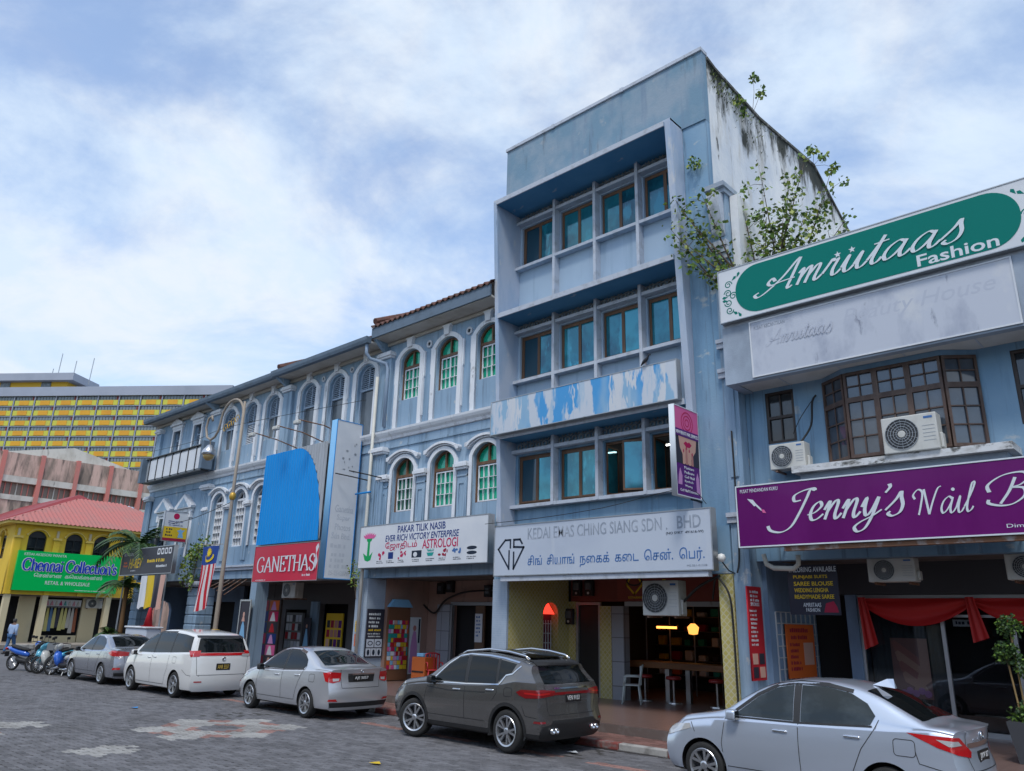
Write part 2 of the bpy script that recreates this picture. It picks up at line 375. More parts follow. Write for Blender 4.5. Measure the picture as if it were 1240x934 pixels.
# ------------------------------------------------------------------ ground
def paver_material(name, c, amp=.35):
    m = mat(name, c, .85, layers=[((c[0] * .68, c[1] * .67, c[2] * .66), .48, .72, (.9, .9, .9), 9), ((.05, .048, .046), .64, .74, (.5, .5, .5), 10, .5), ((c[0] * 1.35, c[1] * 1.33, c[2] * 1.3), .62, .8, (.45, .45, .45)), ((.03, .03, .03), .68, .8, (14, 14, 14), 8, .5)], bump=.3, bscale=120)
    t = m.node_tree; b = t.nodes['Principled BSDF']; src = b.inputs['Base Color'].links[0].from_socket
    g = t.nodes.new('ShaderNodeNewGeometry'); oi = t.nodes.new('ShaderNodeObjectInfo')
    a = t.nodes.new('ShaderNodeMath'); a.operation = 'ADD'; t.links.new(g.outputs['Random Per Island'], a.inputs[0]); t.links.new(oi.outputs['Random'], a.inputs[1])
    fr_ = t.nodes.new('ShaderNodeMath'); fr_.operation = 'FRACT'; t.links.new(a.outputs[0], fr_.inputs[0])
    mr = t.nodes.new('ShaderNodeMapRange'); mr.inputs[3].default_value = 1 - amp; mr.inputs[4].default_value = 1 + amp; t.links.new(fr_.outputs[0], mr.inputs[0])
    mu = t.nodes.new('ShaderNodeMix'); mu.data_type = 'RGBA'; mu.blend_type = 'MULTIPLY'; mu.inputs[0].default_value = 1.0
    t.links.new(src, mu.inputs[6]); t.links.new(mr.outputs[0], mu.inputs[7]); t.links.new(mu.outputs[2], b.inputs['Base Color'])
    return m
M['pav'] = paver_material('grey_concrete_paver', (.128, .127, .137), .26)
M['pavw'] = paver_material('pale_concrete_paver', (.30, .295, .285), .18)
M['pavr'] = paver_material('red_concrete_paver', (.26, .145, .125), .2)
M['bed'] = mat('sand_joint_bed', (.045, .043, .042), .95, bump=.3)
M['farpav'] = tilemat('far_paving', (.128, .127, .137), (.105, .104, .113), (.07, .068, .07), .225, .1125, .85, plane='xy', msize=.01, offset=.5, layers=[((.10, .098, .105), .42, .65, (.5, .5, .5)), ((.17, .165, .17), .58, .75, (.15, .15, .15)), ((.05, .05, .05), .64, .72, (1.3, 1.3, 1.3), 8, .6)])
M['asphalt'] = mat('worn_asphalt', (.07, .07, .075), .9, layers=[((.10, .10, .105), .4, .7, (.3, .3, .3))], bump=.3)
M['floor'] = tilemat('brown_pink_floor_tile', (.17, .11, .095), (.195, .125, .105), (.08, .06, .05), .3, .3, .3, plane='xy', msize=.006, layers=[((.12, .08, .07), .5, .8, (.8, .8, .8))])
M['kerbr'] = mat('faded_red_kerb_paint', (.22, .055, .045), .8, layers=[((.2, .19, .18), .5, .66, (5, 5, 5)), ((.1, .09, .08), .6, .8, (3, 3, 3))], bump=.2)
M['kerbw'] = mat('dirty_white_kerb_paint', (.36, .35, .33), .8, layers=[((.17, .16, .15), .45, .68, (4, 4, 4))], bump=.2)
M['riser'] = mat('grimy_step_render', (.13, .10, .09), .85, layers=[((.2, .18, .17), .5, .75, (3, 3, 3)), ((.04, .04, .04), .6, .8, (6, 6, 1))], bump=.2)

def sheet(name, x0, x1, y0, y1, z, m, lift=0.0):
    return tag(MB().add([(x0, y0, z), (x1, y0, z), (x1, y1, z), (x0, y1, z)], [(0, 1, 2, 3)]).build(name, m), kind='structure')
sheet('ground', -1500, 1500, -1500, 1500, -0.06, M['asphalt'])
# paved street; the near field is laid paver by paver
NX0, NX1, NY0, NY1 = -31.05, -5.4, 2.25, 12.15
road = tag(plate('road', lambda u, v, d: (u, v, d), [rect(-62, 30, -14, 12.15), [(NX0, NY0), (NX0, NY1 - .001), (NX1, NY1 - .001), (NX1, NY0)]], -0.05, -0.001, M['farpav']), kind='structure')
MB().add([(NX0, NY0, -.014), (NX1, NY0, -.014), (NX1, NY1, -.014), (NX0, NY1, -.014)], [(0, 1, 2, 3)]).build('paving_bed', M['bed'], road)
def in_view(x, y, z=0.0, m=30):
    c = (RW[0][0] * x + RW[1][0] * y + RW[2][0] * (z - CAMZ), RW[0][1] * x + RW[1][1] * y + RW[2][1] * (z - CAMZ), RW[0][2] * x + RW[1][2] * y + RW[2][2] * (z - CAMZ))
    if c[2] < .2: return None
    px, py = 620 + 920.24 * c[0] / c[2], 467 + 920.24 * c[1] / c[2]
    return (px, py, c[2]) if -m < px < 1240 + m and -m < py < 934 + m else None
PL, PW = .225, .1125
def paver_mesh(l=PL, w=PW, g=.0045, zig=.012, h=.012, bev=.004):
    a, b = l / 2 - g, w / 2 - g
    top = [(-a, -b), (-a * .5, -b - zig), (0, -b), (a * .5, -b + zig), (a, -b), (a + zig, 0), (a, b), (a * .5, b + zig), (0, b), (-a * .5, b - zig), (-a, b), (-a + zig, 0)]
    n = len(top)
    vs = [(x * .965, y * .93, 0) for x, y in top] + [(x, y, -bev) for x, y in top] + [(x, y, -h) for x, y in top]
    fs = [tuple(range(n))] + [(i, n + i, n + (i + 1) % n, (i + 1) % n) for i in range(n)] + [(n + i, 2 * n + i, 2 * n + (i + 1) % n, n + (i + 1) % n) for i in range(n)]
    return vs, fs
def motif(x, y):
    dx_, dy_ = x + 15.4, y - 8.15
    r, a = math.hypot(dx_, dy_), math.atan2(dy_, dx_)
    if r < .38: return 0
    if r < .62: return 2 if math.cos(3 * a) > -.2 else 1
    if r < 1.42 + .22 * math.cos(6 * a): return 2 if (math.cos(6 * a + 3.1) > .35 and r > .95) else 1
    for cx, cy in ((-14.05, 5.5), (-18.05, 5.42)):
        u, v = (x - cx) * .75 + (y - cy) * .66, -(x - cx) * .66 + (y - cy) * .75
        if (abs(u) < .52 and abs(v) < .22) or (abs(u) < .25 and abs(v) < .5): return 1
    for cx, cy in ((-17.1, 4.45), (-16.4, 4.0)):
        if math.hypot(x - cx, y - cy) < .42: return 2 if x < cx + .1 else 1
    if 10.78 < y < 10.98: return 2 if math.sin(x * 3.1) > -.5 else 0
    return 0
pvs, pfs = paver_mesh()
cells = []
ny = int((NY1 - NY0) / PW); nx = int((NX1 - NX0) / PL)
for j in range(ny):
    for i in range(nx):
        x = NX0 + (i + .5 + (.5 if j % 2 else 0)) * PL; y = NY0 + (j + .5) * PW
        if x > NX1 - .1: continue
        q = in_view(x, y)
        if q is None: continue
        cells.append((q[2], x, y, motif(x, y)))
cells.sort()
pm = {}
for k, key in enumerate(('pav', 'pavw', 'pavr')):
    me = bpy.data.meshes.new('paver'); me.from_pydata(pvs, [], pfs); me.materials.append(M[key]); pm[k] = me
vis = [c for c in cells]
for d_, x, y, k in vis[:300]:
    o = link('paver', pm[k], None, road, (x, y, random.uniform(-.002, .002))); o.rotation_euler = (random.gauss(0, .004), random.gauss(0, .004), random.gauss(0, .006))
mb = MB()
for d_, x, y, k in vis[300:]:
    dz = random.uniform(-.003, .003) + .012 * (mnoise.noise(Vector((x * .5, y * .5, 0)))) - .006; ra, rb = random.gauss(0, .006), random.gauss(0, .006)
    mb.m = k
    mb.add([(x + p[0], y + p[1], p[2] + dz + p[0] * ra + p[1] * rb) for p in pvs], pfs)
me = bpy.data.meshes.new('m'); me.from_pydata(mb.v, [], mb.f); me.polygons.foreach_set('material_index', mb.mi)
tag(link('pavers', me, [M['pav'], M['pavw'], M['pavr']], road), kind='stuff')

# kerb, footpath, raised arcade floor
kerb = tag(MB().box(-38.6, 12, 12.16, 12.30, -.05, .03).build('kerb', M['riser']), kind='structure')
for i in range(50):
    x0 = -38.6 + i * 1.0
    mb = MB().rbox(x0 + .008, x0 + .992, 12.152, 12.31, .0, .125, .02, 2)
    mb.build('kerb_stone', M['kerbr'] if i % 2 else M['kerbw'], kerb)
path = sheet('footpath', -38.6, 12, 12.31, 13.35, .085, M['bed'])
mb = MB()
bvs, bfs = paver_mesh(.21, .105, .004, 0.0, .012)
for j in range(10):
    for i in range(240):
        x = -38.5 + (i + (.5 if j % 2 else 0)) * .21; y = 12.37 + j * .105
        if x > 11.9 or y > 13.3 or in_view(x, y, .1) is None: continue
        dz = .1 + random.uniform(-.003, .003)
        mb.add([(x + p[0], y + p[1], p[2] + dz) for p in bvs], bfs)
M['brick'] = paver_material('red_brown_brick_paver', (.17, .085, .07), .3)
tag(mb.build('bricks', M['brick'], path), kind='stuff')
afloor = tag(MB().box(-38.4, 12, 13.3, 26, -.05, .27).build('arcade_floor', M['floor']), kind='structure')
MB().box(-38.4, 12, 13.27, 13.297, -.04, .262).build('step_riser', M['riser'], afloor)
# side street beyond the row, pavement in front of the yellow shop
M['pvm'] = mat('pale_pavement', (.30, .26, .22), .85, layers=[((.2, .18, .16), .45, .7, (.7, .7, .7))])
fp = tag(MB().box(-120, -52.6, 11.6, 60, -.05, .2).build('pavement', M['pvm']), kind='structure')
mb = MB()
for i in range(40):
    y0 = 11.6 + i * 1.0
    MB().rbox(-52.598, -52.44, y0 + .01, y0 + .99, -.03, .215, .02, 1).build('kerb_stone', M['kerbw'] if i % 2 else M['pvm'], fp)
# ------------------------------------------------------------------ four-storey office block
TXL, TXR, TXC = -14.5, -8.33, -7.65
def ylean(z): return 15.0 - (z - 5.0) * .0565
tower = thing('office_block', 'tall four storey blue block with boxed balcony fronts and stained side wall', 'building', (-11.1, 15.2, .27))
GY = 15.40
# main volume with the sloping roofline, seen on its stained side wall
prof = [(15.26, 4.6), (15.26, 16.25), (15.7, 16.17), (18.3, 16.1), (22.3, 16.55), (24.6, 15.45), (27, 14.4), (27, 4.6)]
MB().prism(prof, 'x', TXC - .25, TXC).build('side_wall', M['lime'], tower)
prof2 = [(15.26, 14.32)] + prof[1:-1] + [(27, 14.32)]
MB().prism(prof2, 'x', TXL + .05, TXC - .252).build('roof_block', M['lime'], tower)
MB().box(TXL + .05, TXC - .252, 18.75, 27, 4.6, 14.318).build('rear_block', M['dark'], tower)
MB().box(TXL + .05, TXL + .2, 15.602, 18.748, 4.6, 14.318).build('left_wall', M['blue2'], tower)
cp = MB()
for (a, b) in zip(prof[1:6], prof[2:7]):
    cp.prism([(a[0], a[1] - .02), (b[0], b[1] - .02), (b[0], b[1] + .07), (a[0], a[1] + .07)], 'x', TXC - .25, TXC + .05)
M['mould'] = mat('blackened_mossy_coping', (.06, .062, .055), .95, layers=[((.25, .25, .24), .5, .7, (4, 4, 4)), ((.03, .045, .02), .55, .75, (3, 3, 3))], bump=.4)
cp.build('coping', M['mould'], tower)
MB().box(TXL, TXC, 15.02, 15.25, 14.30, 16.36).build('parapet', M['parapet'], tower)
MB().box(TXL - .03, TXC + .02, 14.97, 15.30, 16.362, 16.46).build('parapet_cap', M['concrete'], tower)
for x in (-12.6, -10.1):   # joint covers of the cap
    MB().box(x - .05, x + .05, 14.955, 15.0, 16.34, 16.47).build('cap_joint', M['concrete'], tower)
# strip of wall right of the box and the recessed window wall
MB().box(TXR + .004, TXC - .004, 15.06, 15.255, 4.2, 14.297).build('wall_strip', M['blue2'], tower)
# leaning side fins
def fin(x0, x1, z0, z1, mt):
    pr = [(ylean(z0), z0), (ylean(z1), z1), (15.6, z1), (15.6, z0)]
    return MB().prism(pr, 'x', x0, x1).build('fin', mt, tower)
M['finw'] = mat('peeling_white_fin_paint', (.40, .46, .56), .8, layers=[((.28, .38, .52), .45, .65, (1.5, 1.5, .5)), ((.55, .55, .55), .6, .7, (2, 2, .7)), ((.045, .045, .045), .64, .76, (5, 5, .35), 9)], bump=.25)
fin(TXL, TXL + .14, 4.3, 14.30, M['finw']); fin(TXR - .17, TXR, 4.3, 14.36, M['finw'])
def slab(z0, z1):
    y0, y1 = ylean(z0), ylean(z1)
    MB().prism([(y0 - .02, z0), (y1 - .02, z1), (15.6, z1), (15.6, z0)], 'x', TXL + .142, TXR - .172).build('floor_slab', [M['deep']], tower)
    MB().prism([(y0 - .055, z0 - .01), (y1 - .055, z1 + .01), (y1 - .022, z1 + .01), (y0 - .022, z0 - .01)], 'x', TXL + .144, TXR - .174).build('slab_edge', M['concrete'], tower)
slab(14.18, 14.30); slab(10.55, 10.67); slab(6.98, 7.10)
# roof slab of the top box, closing it to the parapet
MB().box(TXL, TXR, ylean(14.30) + .002, 15.02, 14.303, 14.36).build('box_lid', M['concrete'], tower)
MX = [-14.36, -12.84, -11.37, -9.95, -8.5]
def vent_mesh(w):
    mb = MB(); n = int(w / .2)
    for i in range(n):
        cx = -w / 2 + (i + .5) * w / n
        for (dz, r) in ((.10, .085), (.24, .07)):
            xo = (w / n / 2 if dz > .2 else 0)
            L0 = circ(cx + xo * .9, dz, r, 10); L1 = circ(cx + xo * .9, dz, r * .62, 10)
            vs = [(p[0], 0, p[1]) for p in L0] + [(p[0], 0, p[1]) for p in L1] + [(p[0], .03, p[1]) for p in L0] + [(p[0], .03, p[1]) for p in L1]
            fs = [(k, (k + 1) % 10, 10 + (k + 1) % 10, 10 + k) for k in range(10)] + [(k, (k + 1) % 10, 20 + (k + 1) % 10, 20 + k) for k in range(10)] + [(10 + k, 10 + (k + 1) % 10, 30 + (k + 1) % 10, 30 + k) for k in range(10)]
            mb.add(vs, fs)
    return mb.mesh()
M['ventw'] = mat('grimy_vent_block', (.30, .32, .33), .85, layers=[((.12, .13, .13), .45, .7, (8, 8, 8))])
ventme = vent_mesh(1.36)
WW, WH = 1.34, 1.38
frame_me = platemesh(F0, [rect(-WW / 2, WW / 2, 0, WH), rect(-WW / 2 + .06, WW / 2 - .06, .06, WH - .06)], -.07, 0)
leaf_me = platemesh(F0, [rect(0, .60, 0, 1.25), rect(.045, .555, .045, 1.205)], -.03, .015)
pane_me = platemesh(F0, [rect(.04, .56, .04, 1.21)], -.012, -.004)
WZ = (5.20, 8.80, 12.41)
for fi, z0 in enumerate(WZ):
    railz = z0 + 1.46
    slabz = (6.98, 10.55, 14.18)[fi]; basez = (4.3, 7.10, 10.67)[fi]
    wallm = M['panel'] if fi else M['blue2']
    # recessed wall: panels under the sill and lintel zone, as wall with four holes
    holes = [rect(MX[k] + .09, MX[k + 1] - .09, z0, z0 + WH + .01) for k in range(4)]
    plate('window_wall', FY(GY + .16), [rect(TXL + .143, TXR - .173, basez, slabz)] + [h for h in holes], -.12, 0, wallm, tower)
    MB().box(TXL + .143, TXR - .173, GY - .05, GY + .158, z0 - .10, z0 - .012).build('sill', M['concrete'], tower)
    MB().box(TXL + .143, TXR - .173, GY - .03, GY + .158, railz - .02, railz + .07).build('rail', M['concrete'], tower)
    for x in MX[1:4]:
        MB().box(x - .045, x + .045, GY - .065, GY + .157, (z0 - .09 if fi == 0 else basez), slabz - .002).build('mullion', M['concrete'], tower)
    for k in range(4):
        xc = (MX[k] + MX[k + 1]) / 2
        link('vent_grille', ventme, M['ventw'], tower, (xc, GY + .10, railz + .075))
        w = link('window', frame_me, M['brown'], tower, (xc, GY + .235, z0 + .005))
        opened = (fi == 0 and k >= 2)
        for s in (0, 1):
            gl = M['tealdk'] if (k == 0 and s == 0) else M[random.choice((('teal', 'tealb', 'tealb'), ('teal', 'tealb', 'teal', 'tealb'), ('tealm', 'teal', 'tealm'))[fi])]
            lf = link('casement', leaf_me, M['brown'], w, (-.60 + s * .602, -.0, .065))
            link('pane', pane_me.copy(), gl, lf)
            if opened:
                if s == 0: lf.location.x = -.60; lf.rotation_euler = (0, 0, rad(96))
                else:
                    lf.location = (.60, 0, .065); lf.rotation_euler = (0, 0, rad(180 + (22 if k == 2 else 48))); lf.scale = (1, 1, 1)
# room seen through the open casements, with a lit tube
rm = MB()
rm.box(-11.4, -8.45, 18.6, 18.7, 4.6, 6.95); rm.box(-11.5, -11.4, 15.75, 18.7, 4.6, 6.95); rm.box(-8.45, -8.4, 15.75, 18.7, 4.6, 6.95)
rm.box(-11.5, -8.4, 15.75, 18.7, 6.95, 7.0); rm.box(-11.5, -8.4, 15.75, 18.7, 4.55, 4.6)
M['room'] = mat('unlit_room_wall', (.10, .11, .12), .9)
rm.build('room', M['room'], tower)
tube = thing('fluorescent_tube', 'lit white fluorescent tube behind the open office window', 'lamp', (-9.6, 16.2, 6.3))
tm = mat('fluorescent_glow', (1, .98, .92), .5, emit=6.0)
MB().tube([(-11.0, 16.9, 6.62), (-9.9, 16.9, 6.62)], .018, 8).build('tube', tm, tube)
MB().box(-11.05, -9.85, 16.87, 16.93, 6.645, 6.70).build('batten', M['acwhite'], tube)
MB().tube([(-10.2, 16.9, 6.70), (-10.2, 16.9, 6.952)], .01, 6).build('hanger', M['acwhite'], tube)
# ------------------------------------------------------------------ shophouse row (left of the block)
FAC = 15.15
def horseshoe(wo, wi, z0, zs, zto, zti, n=10):
    o = arch(-wo, wo, z0, zs, zto, n); i = arch(-wi, wi, z0, zs - .02, zti, n)
    # o: bl, br, then right spring..left spring ; go bl->left..., build ring open at the bottom
    oa = [o[0]] + o[2:][::-1] + [o[1]]; ia = [i[0]] + i[2:][::-1] + [i[1]]
    return oa + ia[::-1]
def archz(w, zs, zt):
    k = zt - zs; R_ = (w * w + k * k) / (2 * k)
    return lambda x: zt - R_ + math.sqrt(max(R_ * R_ - x * x, 0))
def fan(x0, x1, z0, w, zs, zt, n=6):
    f_ = archz(w, zs, zt)
    return [(x0, z0), (x1, z0)] + [(x1 + (x0 - x1) * i / n, f_(x1 + (x0 - x1) * i / n)) for i in range(n + 1)]
# --- window kinds, all meshes centred on x=0, heights absolute for the upper floor
HW = .5
def zshift(me, dz):
    me = me.copy()
    for v in me.vertices: v.co.z += dz
    return me
green_frame = platemesh(F0, [arch(-HW, HW, 9.03, 10.43, 10.74), fan(-.44, -.03, 10.22, .44, 10.40, 10.68), fan(.03, .44, 10.22, .44, 10.40, 10.68), rect(-.44, .44, 9.06, 10.13)], -.2, -.10)
pan = [rect(-.42, .42, 9.065, 10.12)]
for L in (0, 1):
    for c_ in (0, 1):
        for r_ in range(3):
            x0 = -.385 + L * .40 + c_ * .185; z0 = 9.10 + r_ * .333
            pan.append(rect(x0, x0 + .168, z0, z0 + .315))
green_case = platemesh(F0, pan, -.15, -.115)
glass_arch = platemesh(F0, [arch(-.47, .47, 9.05, 10.41, 10.7)], -.19, -.175)
surround_up = platemesh(F0, [horseshoe(.705, .525, 8.06, 10.50, 10.89, 10.75)], -.02, .075)
ear_up = [MB().prism([(s * .707, 8.35), (s * .735, 8.35), (s * .735, 9.6), (s * .765, 9.66), (s * .765, 10.50), (s * .707, 10.50)][::s], 'y', -.06, 0).mesh() for s in (-1, 1)]
key_me = MB().prism([(-.10, 10.80), (.10, 10.80), (.13, 11.05), (.21, 11.13), (-.21, 11.13), (-.13, 11.05)], 'y', -.14, 0).mesh()
surround_low = platemesh(F0, [horseshoe(.66, .525, 4.75, 6.74, 7.18, 7.06)], -.02, .06)
def hood(wi, we, zs, zt, th, d):
    f_ = archz(wi, zs, zt); n = 12
    top = [(-we, zs - .02), (-we, zs + .10), (-wi * .95, zs + .12)] + [(-wi + 2 * wi * i / n, f_(-wi + 2 * wi * i / n) + th) for i in range(1, n)] + [(wi * .95, zs + .12), (we, zs + .10), (we, zs - .02), (wi * .98, zs - .02)]
    bot = [(wi - 2 * wi * i / n, f_(wi - 2 * wi * i / n) + .01) for i in range(1, n)] + [(-wi * .98, zs - .02)]
    return platemesh(F0, [top + bot], 0, d)
hood_me = hood(.70, .78, 7.02, 7.24, .08, .15); hood2_me = hood(.68, .74, 6.97, 7.19, .04, .10)
def slats(w, z0, z1, zs=None, zt=None, n=None, x0=None, x1=None, pitch=.075):
    mb = MB(); x0 = -w if x0 is None else x0; x1 = w if x1 is None else x1
    f_ = archz(w, zs, zt) if zs else None
    z = z0 + pitch / 2
    while z < z1:
        a, b = x0, x1
        if f_ and z > zs:
            k = w
            while k > .03 and f_(k) < z + .02: k -= .02
            a, b = max(a, -k), min(b, k)
            if b - a < .08: break
        mb.add([(a, .11, z - .025), (b, .11, z - .025), (b, .155, z + .03), (a, .155, z + .03), (a, .12, z - .03), (b, .12, z - .03), (b, .165, z + .022), (a, .165, z + .022)], [(0, 1, 2, 3), (7, 6, 5, 4), (0, 4, 5, 1), (2, 6, 7, 3), (0, 3, 7, 4), (1, 5, 6, 2)])
        z += pitch
    return mb.mesh()
M['bluewood'] = mat('pale_blue_shutter_paint', (.30, .38, .48), .6, layers=[((.2, .26, .33), .5, .75, (6, 6, 1.5))])
M['greyglass'] = mat('dusty_grey_window_glass', (.07, .085, .10), .15, spec=.7, layers=[((.13, .15, .17), .45, .75, (1.5, 1.5, .7))])
M['curtain'] = mat('grey_curtain', (.16, .18, .19), .9, layers=[((.07, .08, .09), .45, .6, (9, 9, .2))])
door_frame = platemesh(F0, [arch(-.48, .48, 8.06, 10.38, 10.7), fan(-.42, .42, 9.86, .42, 10.36, 10.64), rect(-.42, .42, 8.1, 9.79)], -.2, -.10)
door_slats = slats(.41, 9.88, 10.62, 10.36, 10.63); door_mid = MB().box(-.02, .02, .105, .15, 9.86, 10.62).mesh()
door_glass = platemesh(F0, [rect(-.43, .43, 8.08, 9.82)], -.18, -.165)
back_me = platemesh(F0, [rect(-.6, .6, 8.0, 10.9)], -.36, -.31)
sh_frame = platemesh(F0, [arch(-.48, .48, 8.92, 10.38, 10.7), fan(-.42, -.02, 9.90, .42, 10.36, 10.64), fan(.02, .42, 9.90, .42, 10.36, 10.64), rect(-.42, -.015, 8.97, 9.82), rect(.015, .42, 8.97, 9.82)], -.2, -.10)
sh_slats_fan = slats(.41, 9.92, 10.62, 10.36, 10.63); sh_slats = slats(.41, 8.98, 9.80)
sh_glass = platemesh(F0, [rect(-.43, .43, 8.95, 9.84)], -.18, -.165)
lowbars = [arch(-.47, .47, 4.75, 6.70, 7.02)]
for r_ in range(6):
    for c_ in range(4): lowbars.append(rect(-.42 + c_ * .212, -.42 + c_ * .212 + .185, 4.82 + r_ * .305, 4.82 + r_ * .305 + .27))
lowbars.append(fan(-.42, -.02, 6.70, .42, 6.69, 6.96)); lowbars.append(fan(.02, .42, 6.70, .42, 6.69, 6.96))
low_frame = platemesh(F0, lowbars, -.2, -.12); low_glass = platemesh(F0, [arch(-.46, .46, 4.77, 6.68, 7.0)], -.24, -.225)
cornice_prof = [(0, 7.74), (-.07, 7.76), (-.09, 7.84), (-.16, 7.90), (-.20, 7.98), (-.21, 8.05), (-.12, 8.07), (0, 8.10)]
def cap_box(mb, x0, x1, z, d=.16, y=FAC):
    mb.box(x0 - .03, x1 + .03, y - d + .05, y, z, z + .07); mb.box(x0 - .08, x1 + .08, y - d, y, z + .072, z + .16); mb.box(x0 - .05, x1 + .05, y - d + .03, y, z + .162, z + .22)

def shop_shell(name, label, X0, X1, upx, lowx, wup, wlow, wallmat, z_bot=3.35, group='pale blue shophouses'):
    t = thing(name, label, 'shophouse', ((X0 + X1) / 2, 15.3, .27))
    holes = []
    for x, (z0, zs, zt, w) in zip(upx, wup): holes.append([(x + p[0], p[1]) for p in arch(-w, w, z0, zs, zt)])
    for x, (z0, zs, zt, w) in zip(lowx, wlow): holes.append([(x + p[0], p[1]) for p in arch(-w, w, z0, zs, zt)])
    plate('wall', FY(FAC), [rect(X0 + .003, X1 - .003, z_bot, 11.2)] + holes, -.3, 0, wallmat, t)
    MB().prism([(FAC + p[0] - .001, p[1]) for p in cornice_prof], 'x', X0 + .005, X1 - .005).build('cornice', M['white'], t)
    MB().box(X0 + .01, X1 - .01, FAC - .045, FAC - .001, 7.46, 7.53).build('string_course', wallmat, t)
    MB().box(X0 + .01, X1 - .01, FAC - .028, FAC - .001, 7.532, 7.735).build('frieze', wallmat, t)
    # side walls, back and ceiling of the arcade, body behind
    MB().box(X0 + .02, X1 - .02, 17.9, 26, .27, 11.1).build('rear_body', M['dark'], t)
    MB().box(X0 + .02, X1 - .02, 15.46, 17.89, 3.38, 3.5).build('arcade_ceiling', M['ceil'], t)
    MB().box(X0 + .01, X0 + .2, 15.46, 17.89, 3.51, 11.1).build('party_wall', wallmat, t)
    return t
M['ceil'] = mat('grubby_arcade_ceiling', (.16, .15, .14), .9, layers=[((.08, .075, .07), .45, .7, (1.5, 1.5, 1.5))])
G = (9.03, 10.43, 10.74, .5); GL = (5.35, 6.75, 7.06, .5)
# ---- shophouse with green glass
XC0, XC1 = -20.15, -14.52
ux = (-18.80, -16.98, -15.14); lx = (-18.81, -16.96, -15.13)
hc = shop_shell('shophouse', 'blue shophouse with green glass arched windows beside the tall block', XC0, XC1, ux, lx, [G] * 3, [GL] * 3, M['blue'])
for i, x in enumerate(ux):
    w = link('window', green_frame, M['brown'], hc, (x, FAC, 0))
    link('casement', green_case, M['white'], w); link('pane', glass_arch, M['green'], w)
    link('window_surround', surround_up, M['white'], hc, (x, FAC, 0)); [link('surround_ear', e_, M['white'], hc, (x, FAC, 0)) for e_ in ear_up]; link('keystone', key_me, M['white'], hc, (x, FAC - .002, 0))
gf2, gc2, gg2 = zshift(green_frame, -3.68), zshift(green_case, -3.68), zshift(glass_arch, -3.68)
gg3 = gg2.copy()
M['green2'] = mat('dim_green_glass', (.01, .13, .085), .08, spec=.8, layers=[((.008, .05, .035), .45, .65, (2.5, 2.5, 1))])
for i, x in enumerate(lx):
    w = link('window', gf2, M['brown'], hc, (x, FAC, 0)); link('casement', gc2, M['white'], w)
    if i == 0: gg3.materials.clear(); link('pane', gg3, M['green2'], w)
    else: link('pane', gg2, M['green'], w)
    link('window_surround', surround_low, M['white'], hc, (x, FAC, 0)); link('window_hood', hood_me, M['white'], hc, (x, FAC, 0)); link('hood_moulding', hood2_me, M['white'], hc, (x, FAC, 0))
for x in (-19.72, -17.88, -16.04):
    mb = MB(); cap_box(mb, x - .20, x + .20, 6.36, .2); mb.build('impost', M['white'], hc)
    MB().box(x - .2, x + .2, FAC - .06, FAC, 4.6, 6.35).build('pilaster', M['blue'], hc)
    plate('pilaster_panel', FY(FAC - .061), [rect(x - .15, x + .15, 4.75, 6.02), rect(x - .10, x + .10, 4.82, 5.95)], 0, .025, M['blue'], hc)
    MB().box(x - .2, x + .2, FAC - .085, FAC - .001, 6.16, 6.21).build('pilaster_band', M['blue'], hc)
M['disc'] = mat('pale_vent_disc', (.5, .53, .57), .7)
for x in (-17.88, -16.02):
    plate('vent_ring', FY(FAC), [circ(x, 10.71, .13), circ(x, 10.71, .07)], 0, .05, M['disc'], hc); plate('vent_hole', FY(FAC), [circ(x, 10.71, .075)], 0, .01, M['black'], hc)
def roof(t, X0, X1, ye, ze, run=7.5, slope=.48, mt=None, pitch=.26):
    """clay tiles: ridged surface running up from the eave"""
    mb = MB(); n = int((X1 - X0) / pitch * 4); vs = []; fs = []
    for i in range(n + 1):
        x = X0 + (X1 - X0) * i / n; h = .045 * math.cos(2 * math.pi * i / 4)
        vs += [(x, ye, ze + h), (x, ye + run, ze + run * slope + h), (x, ye, ze + h - .05)]
    for i in range(n):
        a, b = i * 3, i * 3 + 3; fs += [(a, b, b + 1, a + 1), (a + 2, b + 2, b, a)]
    mb.add(vs, fs); mb.add([(X0, ye, ze - .06), (X1, ye, ze - .06), (X1, ye + run, ze + run * slope - .06), (X0, ye + run, ze + run * slope - .06)], [(0, 3, 2, 1)])
    return mb.build('roof_tiles', mt, t)
M['tile'] = mat('weathered_clay_tile', (.13, .055, .04), .85, layers=[((.06, .045, .04), .45, .7, (3, 3, 3)), ((.2, .1, .07), .6, .8, (7, 7, 7))], bump=.3)
M['fascia'] = mat('slate_blue_fascia', (.11, .155, .21), .7, layers=[((.07, .1, .13), .45, .75, (2, 2, 2))])
M['soffit'] = mat('aged_cream_soffit', (.46, .44, .40), .8, layers=[((.34, .3, .25), .45, .75, (1.5, 1.5, 1.5))])
roof(hc, XC0 - .05, XC1 + .05, 14.42, 11.68, mt=M['tile'])
MB().prism([(14.46, 11.26), (14.46, 11.62), (14.52, 11.62), (14.52, 11.26)], 'x', XC0 - .03, XC1).build('fascia', M['fascia'], hc)
MB().prism([(14.525, 11.24), (14.525, 11.30), (FAC + .1, 11.26), (FAC + .1, 11.2)], 'x', XC0 - .02, XC1).build('soffit', M['soffit'], hc)
MB().box(XC0 + .02, XC1, FAC - .08, FAC - .002, 11.10, 11.195).build('eave_moulding', M['soffit'], hc)
MB().prism([(14.5, 11.28), (FAC, 10.75), (FAC, 11.2), (14.5, 11.6)], 'x', XC0 - .02, XC0 + .12).build('eave_bracket', M['blue'], hc)

